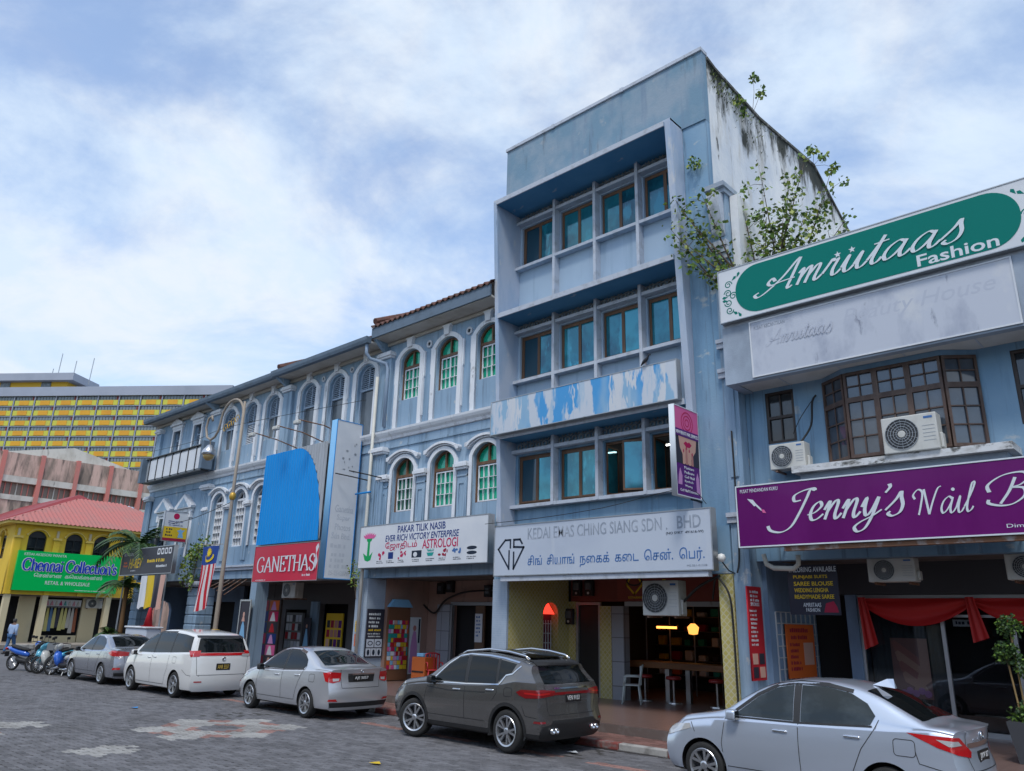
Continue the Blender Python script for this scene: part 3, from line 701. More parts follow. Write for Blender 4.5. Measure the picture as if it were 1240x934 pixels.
# ---- shophouse behind the blue billboard
XD0, XD1 = -26.35, -20.16
dx_ = (-24.82, -22.98, -21.2); D = (8.06, 10.38, 10.7, .48)
hd = shop_shell('shophouse', 'blue shophouse with louvred fanlights behind the blue corrugated billboard', XD0, XD1, dx_, (), [D] * 3, [], M['blue'])
for x in dx_:
    w = link('window', door_frame, M['bluewood'], hd, (x, FAC, 0)); link('louvre', door_slats, M['bluewood'], w); link('fanlight_bar', door_mid, M['bluewood'], w)
    link('pane', door_glass, M['greyglass'], w); link('window_back', back_me, M['dark'], w)
    link('window_surround', surround_up, M['white'], hd, (x, FAC, 0)); [link('surround_ear', e_, M['white'], hd, (x, FAC, 0)) for e_ in ear_up]; link('keystone', key_me, M['white'], hd, (x, FAC - .002, 0))
for x in (-23.9, -22.1):
    plate('vent_ring', FY(FAC), [circ(x, 10.71, .11), circ(x, 10.71, .06)], 0, .05, M['disc'], hd); plate('vent_hole', FY(FAC), [circ(x, 10.71, .065)], 0, .01, M['black'], hd)
# ---- shophouse with shuttered windows
XE0, XE1 = -32.2, -26.36
ex = (-30.95, -29.15, -27.4); E_ = (8.92, 10.38, 10.7, .48); EL = (4.75, 6.70, 7.02, .47)
elx = (-31.0, -29.2, -27.55)
he = shop_shell('shophouse', 'blue shophouse with white arched shutters behind the curled street lamp', XE0, XE1, ex, elx, [E_] * 3, [EL] * 3, M['blue'], z_bot=3.5)
for i, x in enumerate(ex):
    w = link('window', sh_frame, M['bluewood'], he, (x, FAC, 0)); link('louvre', sh_slats_fan, M['bluewood'], w); link('window_back', back_me, M['dark'], w)
    if i == 1: link('shutter_slats', sh_slats, M['white'], w)
    else: link('pane', sh_glass, M['curtain'], w)
    link('window_surround', surround_up, M['white'], he, (x, FAC, 0)); [link('surround_ear', e_, M['white'], he, (x, FAC, 0)) for e_ in ear_up]; link('keystone', key_me, M['white'], he, (x, FAC - .002, 0))
for x in elx:
    w = link('window', low_frame, M['white'], he, (x, FAC, 0)); link('pane', low_glass, M['dglass'], w)
    link('window_surround', surround_low, M['white'], he, (x, FAC, 0)); link('window_hood', hood_me, M['white'], he, (x, FAC, 0)); link('hood_moulding', hood2_me, M['white'], he, (x, FAC, 0))
for x in (-31.92, -30.1, -28.38):
    mb = MB(); cap_box(mb, x - .18, x + .18, 6.3, .2); mb.build('impost', M['white'], he)
    MB().box(x - .18, x + .18, FAC - .06, FAC, 4.2, 6.29).build('pilaster', M['blue'], he)
mb = MB(); mb.box(XE0, XE1, FAC - .10, FAC - .002, 3.82, 3.93); mb.box(XE0, XE1, FAC - .16, FAC - .002, 3.93, 4.0); mb.build('shop_cornice', M['concrete'], he)
# ---- corner shophouse with pediments
XF0, XF1 = -38.25, -32.21
fx = (-36.1, -33.95); Fh = (9.45, 10.55, 10.62, .36); FL = (4.9, 6.30, 6.36, .42)
hf = shop_shell('shophouse', 'corner blue shophouse with pedimented windows at the far end of the row', XF0, XF1, fx, fx, [Fh] * 2, [FL] * 2, M['blue'], z_bot=3.5)
ff = platemesh(F0, [rect(-.36, .36, 9.45, 10.58), rect(-.31, -.02, 10.12, 10.53), rect(.02, .31, 10.12, 10.53), rect(-.31, .31, 9.5, 10.06)], -.2, -.1)
fsl = slats(.30, 9.52, 10.05)
fg = platemesh(F0, [rect(-.33, .33, 9.47, 10.56)], -.19, -.18)
ped = MB().prism([(-.62, 10.78), (.62, 10.78), (.66, 10.86), (0, 11.12), (-.66, 10.86)], 'y', -.18, 0); ped.box(-.55, .55, -.10, 0, 10.64, 10.775); ped = ped.mesh()
psur = platemesh(F0, [[(-.5, 9.3), (-.5, 10.64), (.5, 10.64), (.5, 9.3), (.37, 9.3), (.37, 10.52), (-.37, 10.52), (-.37, 9.3)]], 0, .08)
pedl = MB().prism([(-.80, 6.62), (.80, 6.62), (.84, 6.72), (0, 7.28), (-.84, 6.72)], 'y', -.22, 0); pedl.box(-.70, .70, -.12, 0, 6.46, 6.615); pedl.box(-.66, -.50, -.14, 0, 6.2, 6.455); pedl.box(.50, .66, -.14, 0, 6.2, 6.455)
pedl = pedl.mesh()
pedin = MB().prism([(-.55, 6.66), (.55, 6.66), (0, 7.10)], 'y', -.235, -.221).mesh()
psurl = platemesh(F0, [[(-.62, 4.5), (-.62, 6.45), (.62, 6.45), (.62, 4.5), (.43, 4.5), (.43, 6.34), (-.43, 6.34), (-.43, 4.5)]], 0, .08)
lfr = platemesh(F0, [rect(-.42, .42, 4.9, 6.34), rect(-.36, -.02, 4.96, 6.28), rect(.02, .36, 4.96, 6.28)], -.2, -.1)
lgl = platemesh(F0, [rect(-.4, .4, 4.92, 6.32)], -.19, -.18)
for x in fx:
    w = link('window', ff, M['bluewood'], hf, (x, FAC, 0)); link('pane', fg, M['dglass'], w); link('shutter_slats', fsl, M['bluewood'], w)
    link('pediment', ped, M['white'], hf, (x, FAC, 0)); link('window_surround', psur, M['white'], hf, (x, FAC, 0))
    w = link('window', lfr, M['bluewood'], hf, (x, FAC, 0)); link('pane', lgl, M['greyglass'], w)
    p_ = link('pediment', pedl, M['white'], hf, (x, FAC, 0)); link('tympanum', pedin, M['blue'], p_); link('window_surround', psurl, M['white'], hf, (x, FAC, 0))
# pilasters between the houses (they belong to the house on their right)
for t, x, w in ((hc, -20.0, .30), (hd, -26.2, .30), (he, -32.0, .36), (hf, -38.0, .25)):
    MB().box(x - w, x + w, FAC - .13, FAC - .003, 8.105, 10.62).build('pilaster', M['blue'], t)
    mb = MB(); cap_box(mb, x - w, x + w, 10.62, .26); mb.build('pilaster_capital', M['white'], t)
    MB().box(x - w, x + w, FAC - .14, FAC - .05, 3.6, 7.3).build('pilaster', M['blue'], t)
    mb = MB(); cap_box(mb, x - w, x + w, 7.28, .3); mb.build('pilaster_capital', M['white'], t)
    for k in range(4):      # flutes
        MB().box(x - w + .06 + k * (2 * w - .1) / 4, x - w + .10 + k * (2 * w - .1) / 4, FAC - .165, FAC - .142, 4.4, 7.15).build('flute', M['blue'], t)
# eaves and gutters of the lower roofs
for t, X0, X1, ye, ze, mt in ((hd, XD0, XD1, 14.3, 11.30, M['tile']), (he, XE0, XE1, 14.42, 11.32, M['tile']), (hf, XF0 - .35, XF1, 14.42, 11.32, M['tile'])):
    roof(t, X0, X1, ye + .12, ze + .02, mt=mt)
    MB().prism([(ye, ze - .22), (ye - .04, ze - .12), (ye - .05, ze), (ye + .16, ze), (ye + .16, ze - .22)], 'x', X0, X1).build('gutter', M['bluegut'] if 'bluegut' in M else M['fascia'], t)
    MB().prism([(ye + .165, ze - .20), (ye + .165, ze - .14), (FAC + .1, 11.19), (FAC + .1, 11.12)], 'x', X0 + .01, X1).build('soffit', M['soffit'], t)
    MB().box(X0 + .02, X1, FAC - .09, FAC - .002, 10.98, 11.10).build('eave_moulding', M['soffit'], t)
for t, x in ((hd, XD0 + .02), (he, XE0 + .02)):
    MB().prism([(14.45, 11.1), (FAC, 10.7), (FAC, 11.1), (14.45, 11.2)], 'x', x, x + .16).build('eave_bracket', M['blue'], t)
# red ridge of tiles stepping up over the party walls
for t, X0 in ((hd, XD0 - .05), (hc, XC0 - .1)):
    mb = MB()
    for k in range(16):
        y = 14.55 + k * .3; z = (11.42 if t is hd else 11.78) + (y - 14.42) * .48
        mb.tube([(X0 + .1, y, z + .06), (X0 + .1, y + .32, z + .06 + .15)], .12, 8)
    mb.build('verge_tiles', M['tile'], t)
# ---- arcade columns (rusticated or tiled) with shop beam
M['tilew'] = tilemat('blue_grey_mosaic_tile', (.34, .42, .52), (.28, .37, .48), (.42, .47, .53), .055, .055, .35, plane='wall', msize=.006, layers=[((.24, .32, .42), .45, .7, (2, 2, 2))])
def rust_col(t, x0, x1, z1=3.5, y0=FAC - .12, y1=15.75):
    n = 8
    for k in range(n):
        z0 = .27 + k * (z1 - .27) / n
        MB().rbox(x0, x1, y0, y1, z0 + .012, z0 + (z1 - .27) / n - .012, .03, 1).build('column_block', M['blue'], t)
    MB().box(x0 + .04, x1 - .04, y0 + .04, y1 - .02, .27, z1 - .01).build('column_core', M['blue'], t)
rust_col(he, -32.45, -31.45, 3.2); rust_col(hf, -38.15, -37.3, 3.4)
mb = MB(); cap_box(mb, -32.45, -31.45, 3.22, .3); mb.build('column_capital', M['concrete'], he)
MB().box(-27.42, -27.0, FAC - .05, 15.6, .27, 3.34).build('column', M['blue'], hd)
MB().box(-20.72, -20.12, FAC - .08, 15.78, .27, 3.34).build('column', M['tilew'], hc)
MB().box(TXL - .02, TXL + .50, 14.95, 15.02, .27, 3.2).build('column_facing', M['tilew'], tower)
# downpipes on the fronts
def pipe(t, pts, r, m, name='downpipe'):
    return MB().tube(pts, r, 10).build(name, m, t, smooth=True)
M['pvc'] = mat('cream_plastic_pipe', (.55, .54, .49), .5, layers=[((.4, .38, .32), .5, .8, (3, 3, 1))])
M['bluepipe'] = mat('blue_grey_pipe', (.26, .34, .45), .6)
pipe(hd, [(-20.33, 14.42, 11.16), (-20.33, 14.42, 10.75), (-20.33, 14.6, 10.6), (-19.88, 14.95, 10.42), (-19.80, 14.97, 10.2), (-19.8, 14.97, 8.2)], .06, M['bluepipe'])
pipe(hd, [(-20.25, 14.9, 10.0), (-20.25, 14.9, .3)], .055, M['pvc'])
# ------------------------------------------------------------------ right-hand shop building
XA0, XA1 = -7.25, 9.0
WA = 15.3
ha = thing('shop_building', 'low blue shop building with bay window under a deep canopy', 'building', (-3, 15.4, .27))
wall_holes = [rect(-6.80, -6.17, 5.87, 7.0), rect(-5.53, -2.75, 5.28, 6.98), rect(-2.22, -1.2, 5.6, 6.95)]
plate('wall', FY(WA), [rect(XA0, XA1, 3.45, 8.35)] + wall_holes, -.3, 0, M['blue2'], ha)
MB().box(XA0, XA1, 17.92, 27, .27, 8.35).build('rear_body', M['dark'], ha)
MB().box(XA0 + .01, XA1, 14.45, 27, 8.352, 8.43).build('roof', M['concrete'], ha)
MB().box(XA0, XA1, 15.61, 17.91, 3.50, 3.62).build('arcade_ceiling', M['ceil2'] if 'ceil2' in M else M['ceil'], ha)
M['canopy'] = mat('stained_pale_blue_canopy', (.33, .39, .47), .8, layers=[((.22, .26, .32), .45, .7, (1, 1, .6)), ((.4, .36, .3), .62, .75, (2.2, 2.2, 1)), (DIRT, .66, .85, (5, 5, 1), 9, .7)], bump=.2)
cn = MB().box(XA0, XA1, 14.42, 14.60, 7.06, 8.349); cn.box(XA0, XA0 + .2, 14.601, 15.298, 7.06, 8.349)
cn.build('canopy', M['canopy'], ha)
M['soffw'] = mat('off_white_soffit_board', (.55, .55, .54), .8, layers=[((.42, .4, .37), .45, .75, (1.2, 1.2, 1.2))])
MB().box(XA0 + .201, XA1, 14.601, 15.298, 7.09, 7.14).build('canopy_soffit', M['soffw'], ha)
for x in (-6.2, -5.0, -3.8, -2.6): MB().box(x - .012, x + .012, 14.61, 15.29, 7.08, 7.0895).build('soffit_joint', M['concrete'], ha)
# old party pilaster with corbel between the block and this shop
MB().box(-7.63, -7.262, 15.0, 15.5, .27, 12.0).build('party_pilaster', M['blue'], ha)
mb = MB(); mb.box(-7.68, -7.22, 14.9, 15.5, 12.0, 12.12); mb.box(-7.70, -7.18, 14.80, 15.5, 12.12, 12.24); mb.build('pilaster_cornice', M['canopy'], ha)
MB().prism([(14.98, 11.98), (14.72, 11.98), (14.74, 11.6), (14.90, 11.0), (14.98, 10.9)], 'x', -7.60, -7.30).build('corbel', M['concrete'], ha)
mb = MB()
for k, (z, d) in enumerate(((10.75, .14), (10.6, .1), (10.45, .06))): MB().box(-7.66 - .0, -7.24, 15.0 - d, 14.999, z - .14, z - .005).build('corbel_step', M['concrete'], ha)
MB().box(-7.66, -7.24, 14.93, 14.999, 9.85, 9.97).build('corbel_step', M['concrete'], ha)
MB().box(-7.24, -7.05, 15.2, 26, 8.43, 12.0).build('party_wall', M['lime'], ha)
mb = MB()
for z in (8.25, 7.55, 4.35): MB().prism([(14.999, z - .12), (14.94, z - .12), (14.94, z), (14.9, z), (14.9, z + .09), (14.999, z + .09)], 'x', -7.68, -7.245).build('pilaster_band', M['concrete'], ha)
MB().box(-7.54, -7.36, 14.972, 14.999, 5.2, 7.35).build('pilaster_panel', M['blue'], ha)
# bay window
def bay_panel(t, p0, p1, cols, z0=5.28, z1=6.98, ztr=6.42):
    """one flat panel of the bay from plan point p0 to p1"""
    a, b = Vector((p0[0], p0[1], 0)), Vector((p1[0], p1[1], 0)); U = (b - a); w = U.length; U.normalize(); N = Vector((U.y, -U.x, 0))
    fr = lambda u, v, d: tuple(a + U * u + N * d + Vector((0, 0, v)))
    loops = [rect(0, w, z0, z1)]; pw = w / cols
    bars = []
    for c in range(cols):
        u0, u1 = c * pw + .05, (c + 1) * pw - .05
        loops += [rect(u0, u1, z0 + .06, ztr - .05), rect(u0, u1, ztr + .05, z1 - .06)]
    win = plate('window', fr, loops, -.05, .03, M['brownw'], t)
    gl = plate('pane', fr, [rect(.03, w - .03, z0 + .03, z1 - .03)], -.02, -.012, M['dglass2'], win)
    bl = MB()
    for c in range(cols):
        u0, u1 = c * pw + .05, (c + 1) * pw - .05; um = (u0 + u1) / 2
        for (q0, q1) in ((z0 + .06, ztr - .05), (ztr + .05, z1 - .06)):
            n = 3 if q1 - q0 > .7 else 2
            for (ua, ub, va, vb) in [(um - .012, um + .012, q0, q1)] + [(u0, u1, q0 + (q1 - q0) * k / n - .012, q0 + (q1 - q0) * k / n + .012) for k in range(1, n)]:
                bl.add([fr(ua, va, .0), fr(ub, va, .0), fr(ub, vb, .0), fr(ua, vb, .0), fr(ua, va, .02), fr(ub, va, .02), fr(ub, vb, .02), fr(ua, vb, .02)], [(0, 1, 2, 3), (4, 5, 6, 7), (0, 1, 5, 4), (2, 3, 7, 6), (1, 2, 6, 5), (3, 0, 4, 7)])
    bl.build('glazing_bars', M['brownw'], win)
    return win
M['brownw'] = mat('weathered_brown_window_timber', (.075, .045, .035), .6, layers=[((.13, .09, .07), .45, .75, (6, 6, 2)), ((.03, .02, .02), .5, .8, (3, 3, 3))])
M['dglass2'] = mat('grey_reflecting_glass', (.05, .065, .085), .05, spec=.9, layers=[((.09, .11, .14), .45, .7, (1.3, 1.3, 1.0))])
bay_panel(ha, (-4.99, 14.92), (-3.25, 14.92), 3); bay_panel(ha, (-5.53, 15.28), (-5.0, 14.925), 1); bay_panel(ha, (-3.24, 14.925), (-2.75, 15.28), 1)
MB().prism([(-5.55, 15.299), (-5.0, 14.9), (-3.24, 14.9), (-2.73, 15.299)], 'z', 6.985, 7.085).build('bay_head', M['blue2'], ha)
MB().prism([(-5.5, 15.32), (-5.0, 15.0), (-3.24, 15.0), (-2.78, 15.32)], 'z', 5.2, 5.27).build('bay_floor', M['dark'], ha)
MB().box(-5.6, -2.7, 16.0, 16.1, 5.2, 7.0).build('room', M['room'], ha)
led = MB(); led.box(-6.05, -2.30, 14.58, 15.299, 5.06, 5.19); led.build('window_ledge', M['ledge'] if 'ledge' in M else M['white'], ha)
MB().box(-5.95, -2.42, 14.75, 15.298, 4.2, 5.055).build('apron', M['canopy'], ha)
# small side window and far right window
for x0, x1, z0, z1 in ((-6.80, -6.17, 5.87, 7.0), (-2.22, -1.2, 5.6, 6.95)):
    win = plate('window', FY(WA + .06), [rect(x0, x1, z0, z1), rect(x0 + .06, x1 - .06, z0 + .06, (z0 + z1) / 2 - .03), rect(x0 + .06, x1 - .06, (z0 + z1) / 2 + .03, z1 - .06)], -.05, .04, M['dkbrown'], ha)
    plate('pane', FY(WA + .06), [rect(x0 + .03, x1 - .03, z0 + .03, z1 - .03)], -.02, -.01, M['dglass'], win)
    MB().box((x0 + x1) / 2 - .015, (x0 + x1) / 2 + .015, WA + .03, WA + .055, z0 + .05, z1 - .05).build('glazing_bar', M['dkbrown'], win)
    plate('window_back', FY(WA + .3), [rect(x0 - .1, x1 + .1, z0 - .1, z1 + .1)], -.05, 0, M['dark'], win)
# ground floor: party walls and shop fronts
M['dkblue'] = mat('dark_blue_wall', (.16, .24, .36), .8, layers=[((.1, .15, .22), .45, .7, (1.5, 1.5, .7)), ((.4, .34, .22), .68, .74, (1.5, 1.5, 1.5))])  # darker blue paint of the walls inside the arcades
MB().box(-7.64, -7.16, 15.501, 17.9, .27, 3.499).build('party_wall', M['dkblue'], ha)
MB().box(XA0 + .1, XA1, 17.3, 17.9, 2.86, 3.498).build('shop_fascia', mat('dark_grey_fascia', (.05, .055, .065), .6), ha)
MB().box(-6.28, -6.05, 17.35, 17.9, .27, 2.855).build('door_pier', M['dkblue'], ha)
M['alu'] = mat('silver_aluminium', (.5, .51, .52), .4, .8)
shopfront = MB()
for x in (-6.03, -4.46, -3.25, -1.9, -.6): shopfront.box(x - .035, x + .035, 17.42, 17.5, .27, 2.85)
shopfront.box(-6.06, 0.5, 17.425, 17.495, 2.78, 2.85); shopfront.box(-4.46, 0.5, 17.43, 17.49, 2.42, 2.47); shopfront.box(-6.06, .5, 17.43, 17.49, .27, .36)
sfr = shopfront.build('shopfront_frame', M['alu'], ha)
M['shopglass'] = glassmat('clear_shop_glass', (.85, .87, .88), ior=1.55)
for a, b in ((-6.0, -4.49), (-4.43, -3.28), (-3.22, -1.93), (-1.87, -.63)):
    plate('pane', FY(17.46), [rect(a, b, .36, 2.78)], -.004, .004, M['shopglass'], sfr)
rm = MB(); rm.box(-6.05, 3, 21, 21.1, .27, 3.4); rm.box(-6.15, -6.05, 17.9, 21, .27, 3.4); rm.box(-6.05, 3, 17.95, 21, 3.0, 3.1)
# ------------------------------------------------------------------ ground floor of the block: restaurant front
tg = tower
YB = 17.5
M['yelt'] = tilemat('yellow_diamond_tile', (.42, .36, .10), (.50, .45, .20), (.58, .56, .45), .10, .10, .35, rot=rad(45), plane='wall', msize=.012, layers=[((.30, .27, .12), .45, .7, (1.2, 1.2, 1.2))])
M['greytile'] = tilemat('grey_column_tile', (.30, .32, .36), (.27, .29, .33), (.14, .14, .15), .45, .6, .4, plane='wall', msize=.012)
# party wall with an arch through to the neighbour
pw = plate('party_wall', FX(-14.0), [[(15.03, .27), (16.40, .27)] + [(16.40 + .32 - .32 * math.cos(math.pi * i / 10), 2.35 + .32 * math.sin(math.pi * i / 10)) for i in range(11)] + [(17.04, .27), (YB, .27), (YB, 3.45), (15.03, 3.45)]], -.3, 0, M['yelt'], tg)
MB().box(TXL + .02, TXC, 15.1, 17.9, 3.46, 4.25).build('first_floor_beam', M['ceil'], tg)
MB().box(TXL, TXC - .0, 14.96, 15.098, 3.2, 4.19).build('front_beam', M['blue2'], tg)
MB().box(-14.0, -13.75, YB, YB + .2, .27, 2.715).build('front_pier', M['yelt'], tg); MB().box(-12.88, -12.5, YB - .05, YB + .2, .27, 2.6).build('front_pier', M['yelt'], tg)
MB().box(-12.49, -12.1, YB - .07, YB + .2, .27, 2.6).build('tiled_pier', M['greytile'], tg)
MB().box(-13.74, -12.89, YB + .06, YB + .12, .27, 2.6).build('stair_door', M['black'], tg)
mb = MB(); mb.box(-13.74, -13.66, YB + .0, YB + .055, .27, 2.62); mb.box(-12.97, -12.89, YB, YB + .055, .27, 2.62); mb.box(-13.74, -12.89, YB, YB + .055, 2.625, 2.7); mb.build('door_frame', M['metal'], tg)
MB().box(-7.97, -7.645, 14.97, 15.75, .27, 3.19).build('column', M['yelt'], tg)
MB().box(-7.97, -7.645, 15.76, 17.9, .27, 3.45).build('side_wall', M['yelt'], tg)
MB().box(-13.9, -7.98, YB - .02, YB + .2, 2.72, 3.45).build('shop_fascia', mat('dark_red_fascia', (.16, .035, .025), .6), tg)
MB().box(-12.1, -7.98, YB - .0, YB + .1, 2.60, 2.715).build('shutter_box', M['metal'], tg)
# restaurant room
rr = MB(); rr.box(-13.8, -7.9, 22, 22.1, .27, 3.3); rr.box(-13.9, -13.8, YB + .2, 22, .27, 3.3); rr.box(-7.9, -7.8, 17.95, 22, .27, 3.3); rr.box(-13.8, -7.9, YB + .2, 22, 3.2, 3.3)
for o in list(tower.children): pass
rr.build('room', M['room2'] if 'room2' in M else mat('dim_restaurant_wall', (.035, .033, .032), .8), tg)
# ------------------------------------------------------------------ arcade backs of the green-glass and billboard houses
M['pinkw'] = mat('dull_pink_wall', (.34, .22, .18), .85, layers=[((.24, .17, .15), .45, .7, (1, 1, 1)), ((.12, .1, .1), .6, .8, (3, 3, .6))])
plate('shop_wall', FY(17.6), [rect(-20.1, -14.35, .27, 3.37), rect(-18.9, -15.6, .271, 2.64)], -.2, 0, M['pinkw'], hc)
MB().box(-19.55, -18.95, 17.52, 17.6, .27, 2.62).build('grey_panel', M['greytile'], hc)
mb = MB(); mb.box(-18.94, -18.86, 17.55, 17.65, .27, 2.66); mb.box(-18.94, -15.56, 17.55, 17.65, 2.6, 2.7); mb.box(-15.64, -15.56, 17.55, 17.65, .27, 2.595); mb.build('door_frame', M['metal'], hc)
MB().box(-14.35, -14.302, 15.05, 17.6, .27, 3.37).build('party_wall', M['pinkw'], hc)
MB().box(-17.85, -17.45, 17.62, 17.68, .27, 2.59).build('door_panel', mat('brown_door', (.12, .07, .04), .6), hc)
plate('shop_wall', FY(17.3), [rect(-29.9, -20.75, .27, 3.37), rect(-28.4, -26.9, .9, 2.4), rect(-26.0, -24.2, .271, 2.62)], -.2, 0, mat('grey_upper_wall', (.10, .10, .105), .8), hd)
MB().box(-26.5, -26.02, 17.2, 17.298, .27, 2.7).build('door_pier', M['blue'], hd)
MB().box(-20.14, -20.105, 15.79, 17.6, .27, 3.37).build('party_wall', M['pinkw'], hc)
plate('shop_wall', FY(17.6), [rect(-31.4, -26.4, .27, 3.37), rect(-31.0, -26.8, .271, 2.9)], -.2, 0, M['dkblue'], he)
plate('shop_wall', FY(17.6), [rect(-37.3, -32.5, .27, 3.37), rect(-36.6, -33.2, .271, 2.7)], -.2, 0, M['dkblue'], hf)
plate('end_wall', FX(XF0 + .3), [[(15.5, .27), (15.9, .27), (15.9, 2.3), (16.0, 2.6), (16.4, 2.8), (16.8, 2.6), (16.9, 2.3), (16.9, .27), (17.9, .27), (17.9, 3.37), (15.5, 3.37)]], -.25, 0, M['dkblue'], hf)
# ------------------------------------------------------------------ signs
def flat(name, c, rough=.5, **k): return mat(name, c, rough, spec=.15, **k)
C_ = {}
C_['wht'] = flat('sign_white', (.62, .64, .67), layers=[((.52, .55, .6), .45, .75, (.8, .8, .8))])
C_['palebl'] = flat('faded_sign_face', (.50, .55, .63), layers=[((.43, .48, .57), .45, .75, (.7, .7, .7)), ((.56, .58, .6), .6, .75, (2, 2, .4))])
C_['navy'] = flat('navy_lettering', (.015, .04, .18)); C_['ink'] = flat('dark_ink', (.02, .03, .05)); C_['ghost'] = flat('faded_grey_lettering', (.27, .31, .37), layers=[((.42, .46, .53), .5, .7, (3, 3, 3))])
C_['ltblue'] = flat('mid_blue_lettering', (.06, .15, .36)); C_['red'] = flat('crimson_sign', (.52, .025, .06), .35, layers=[((.44, .03, .06), .45, .75, (1, 1, 1))])
C_['crim'] = flat('crimson_lettering', (.45, .02, .09)); C_['teal'] = flat('teal_sign_green', (.0, .16, .13), .35); C_['silver'] = flat('silver_white_lettering', (.60, .64, .68), .4)
C_['purple'] = flat('purple_sign_face', (.105, .005, .105), .3, coat=.1, layers=[((.13, .01, .13), .45, .7, (.7, .7, .2))]); C_['pink'] = flat('pink_print', (.62, .12, .30)); C_['grn'] = flat('bright_green_print', (.01, .32, .10))
C_['shop_g'] = flat('vivid_green_sign', (.0, .46, .09), .35); C_['roy'] = flat('royal_blue_lettering', (.01, .05, .42)); C_['char'] = flat('charcoal_sign', (.035, .035, .05), .4)
C_['yel'] = flat('yellow_print', (.65, .45, .03)); C_['org'] = flat('orange_print', (.62, .13, .03)); C_['skin'] = flat('skin_tone_print', (.55, .33, .27)); C_['skin2'] = flat('deep_skin_tone_print', (.42, .2, .18))
C_['lips'] = flat('magenta_print', (.4, .01, .08)); C_['lil'] = flat('lilac_print', (.5, .25, .5)); C_['dkpur'] = flat('dark_purple_print', (.10, .02, .17)); C_['sky'] = flat('sky_blue_print', (.2, .42, .65)); C_['cyan'] = flat('bright_blue_paint', (.012, .25, .64), .4, layers=[((.01, .21, .56), .45, .75, (1, 1, .5))])
C_['red2'] = flat('poster_red', (.40, .02, .03)); C_['teal2'] = flat('turquoise_print', (.02, .3, .27)); C_['mar'] = flat('maroon_print', (.3, .02, .05))
def tlines(fr, t, m, x0, x1, z1, n, h, gap, d, seed=0, name='fine_print', words=True):
    """lines of print too small to read: short word-length strokes"""
    r = random.Random(seed); mb = MB()
    for i in range(n):
        z = z1 - i * (h + gap); x = x0 + r.uniform(0, .08) * (x1 - x0); e = x1 - r.uniform(0, .3) * (x1 - x0)
        while x < e - h * .6:
            w = min(h * r.uniform(.5, .9), e - x); hh = h * r.uniform(.7, 1)
            q = [(x, z - h), (x + w, z - h), (x + w, z - h + hh), (x, z - h + hh)]
            mb.add([fr(u, v, d) for u, v in q], [(0, 1, 2, 3)])
            x += w + h * (.25 if r.random() < .75 else .8)
    return tag(mb.build(name, m, t), kind='stuff')
def signboard(name, label, fr, x0, x1, z0, z1, th, face, frame=None, fw=.03, base=None, cat='sign', group=None, boxm=None):
    b = fr((x0 + x1) / 2, z0, 0)
    t = thing(name, label, cat, b, group=group)
    plate('box', fr, [rect(x0, x1, z0, z1)], -th, 0, boxm or M['metal'], t)
    plate('face', fr, [rect(x0 + fw, x1 - fw, z0 + fw, z1 - fw)], .001, .004, face, t)
    if frame: plate('frame', fr, [rect(x0, x1, z0, z1), rect(x0 + fw, x1 - fw, z0 + fw, z1 - fw)], .0005, .015, frame, t)
    return t
def brackets(t, fr, xs, z, d0, d1, m, r=.018):
    for x in xs: MB().tube([fr(x, z, d0), fr(x, z, d1)], r, 6).build('bracket', m, t)
# --- Ching Siang sign
fr = FY(14.50)
M['kedai'] = mat('sun_faded_sign_face', (.47, .52, .60), .45, layers=[((.41, .46, .55), .45, .75, (.6, .6, .6)), ((.53, .56, .6), .6, .75, (2, 2, .4)), ((.5, .27, .1), .73, .80, (2.2, 2.2, 3.5), 5, .8)])
ked = signboard('shop_sign', 'wide faded white jeweller sign with a diamond emblem under the tall block', fr, -14.08, -7.80, 3.24, 4.53, .2, M['kedai'], M['metal'], .025)
text(fr, 'KEDAI EMAS CHING SIANG SDN .', -12.91, -8.86, 4.12, 4.40, .006, C_['ghost'], ked, bold=.004)
text(fr, 'BHD', -8.62, -8.05, 4.13, 4.40, .006, C_['ghost'], ked, bold=.008)
text(fr, '(NO SYKT  491616-W)', -8.9, -8.0, 4.0, 4.07, .006, C_['ink'], ked)
TAM = [('\u0b9a\u0bbf\u0b99\u0bcd', -13.32, -12.85), ('\u0b9a\u0bbf\u0baf\u0bbe\u0b99\u0bcd', -12.72, -11.92), ('\u0ba8\u0b95\u0bc8\u0b95\u0bcd', -11.75, -10.85), ('\u0b95\u0b9f\u0bc8', -10.68, -9.93), ('\u0b9a\u0bc6\u0ba9\u0bcd.', -9.72, -8.92), ('\u0baa\u0bc6\u0bb0\u0bcd.', -8.72, -8.02)]
def tamil(s):
    """put the vowel signs that are written before their consonant in drawing order"""
    o = []
    for ch in s:
        if ch in '\u0bc6\u0bc7\u0bc8' and o: o.insert(len(o) - 1, ch)
        elif ch in '\u0bca\u0bcb' and o: o.insert(len(o) - 1, '\u0bc6' if ch == '\u0bca' else '\u0bc7'); o.append('\u0bbe')
        else: o.append(ch)
    return ''.join(o)
tag(text(fr, '  '.join(tamil(q[0]) for q in TAM), -12.90, -8.0, 3.40, 3.73, .006, C_['ltblue'], ked, bold=.006), kind='stuff')
text(fr, 'MS 051-01528', -8.42, -7.95, 3.33, 3.37, .006, C_['ghost'], ked)
def bars(fr, segs, w, d, m, t, name='emblem'):
    mb = MB()
    for k, seg in enumerate(segs):
        for a, b in zip(seg[:-1], seg[1:]):
            A, B = Vector(a), Vector(b); n = (B - A).normalized(); q = Vector((-n.y, n.x)) * w / 2; e = n * w / 2
            mb.add([fr(p.x, p.y, d + .0006 * k) for p in (A - e + q, A - e - q, B + e - q, B + e + q)], [(0, 1, 2, 3)])
    return mb.build(name, m, t)
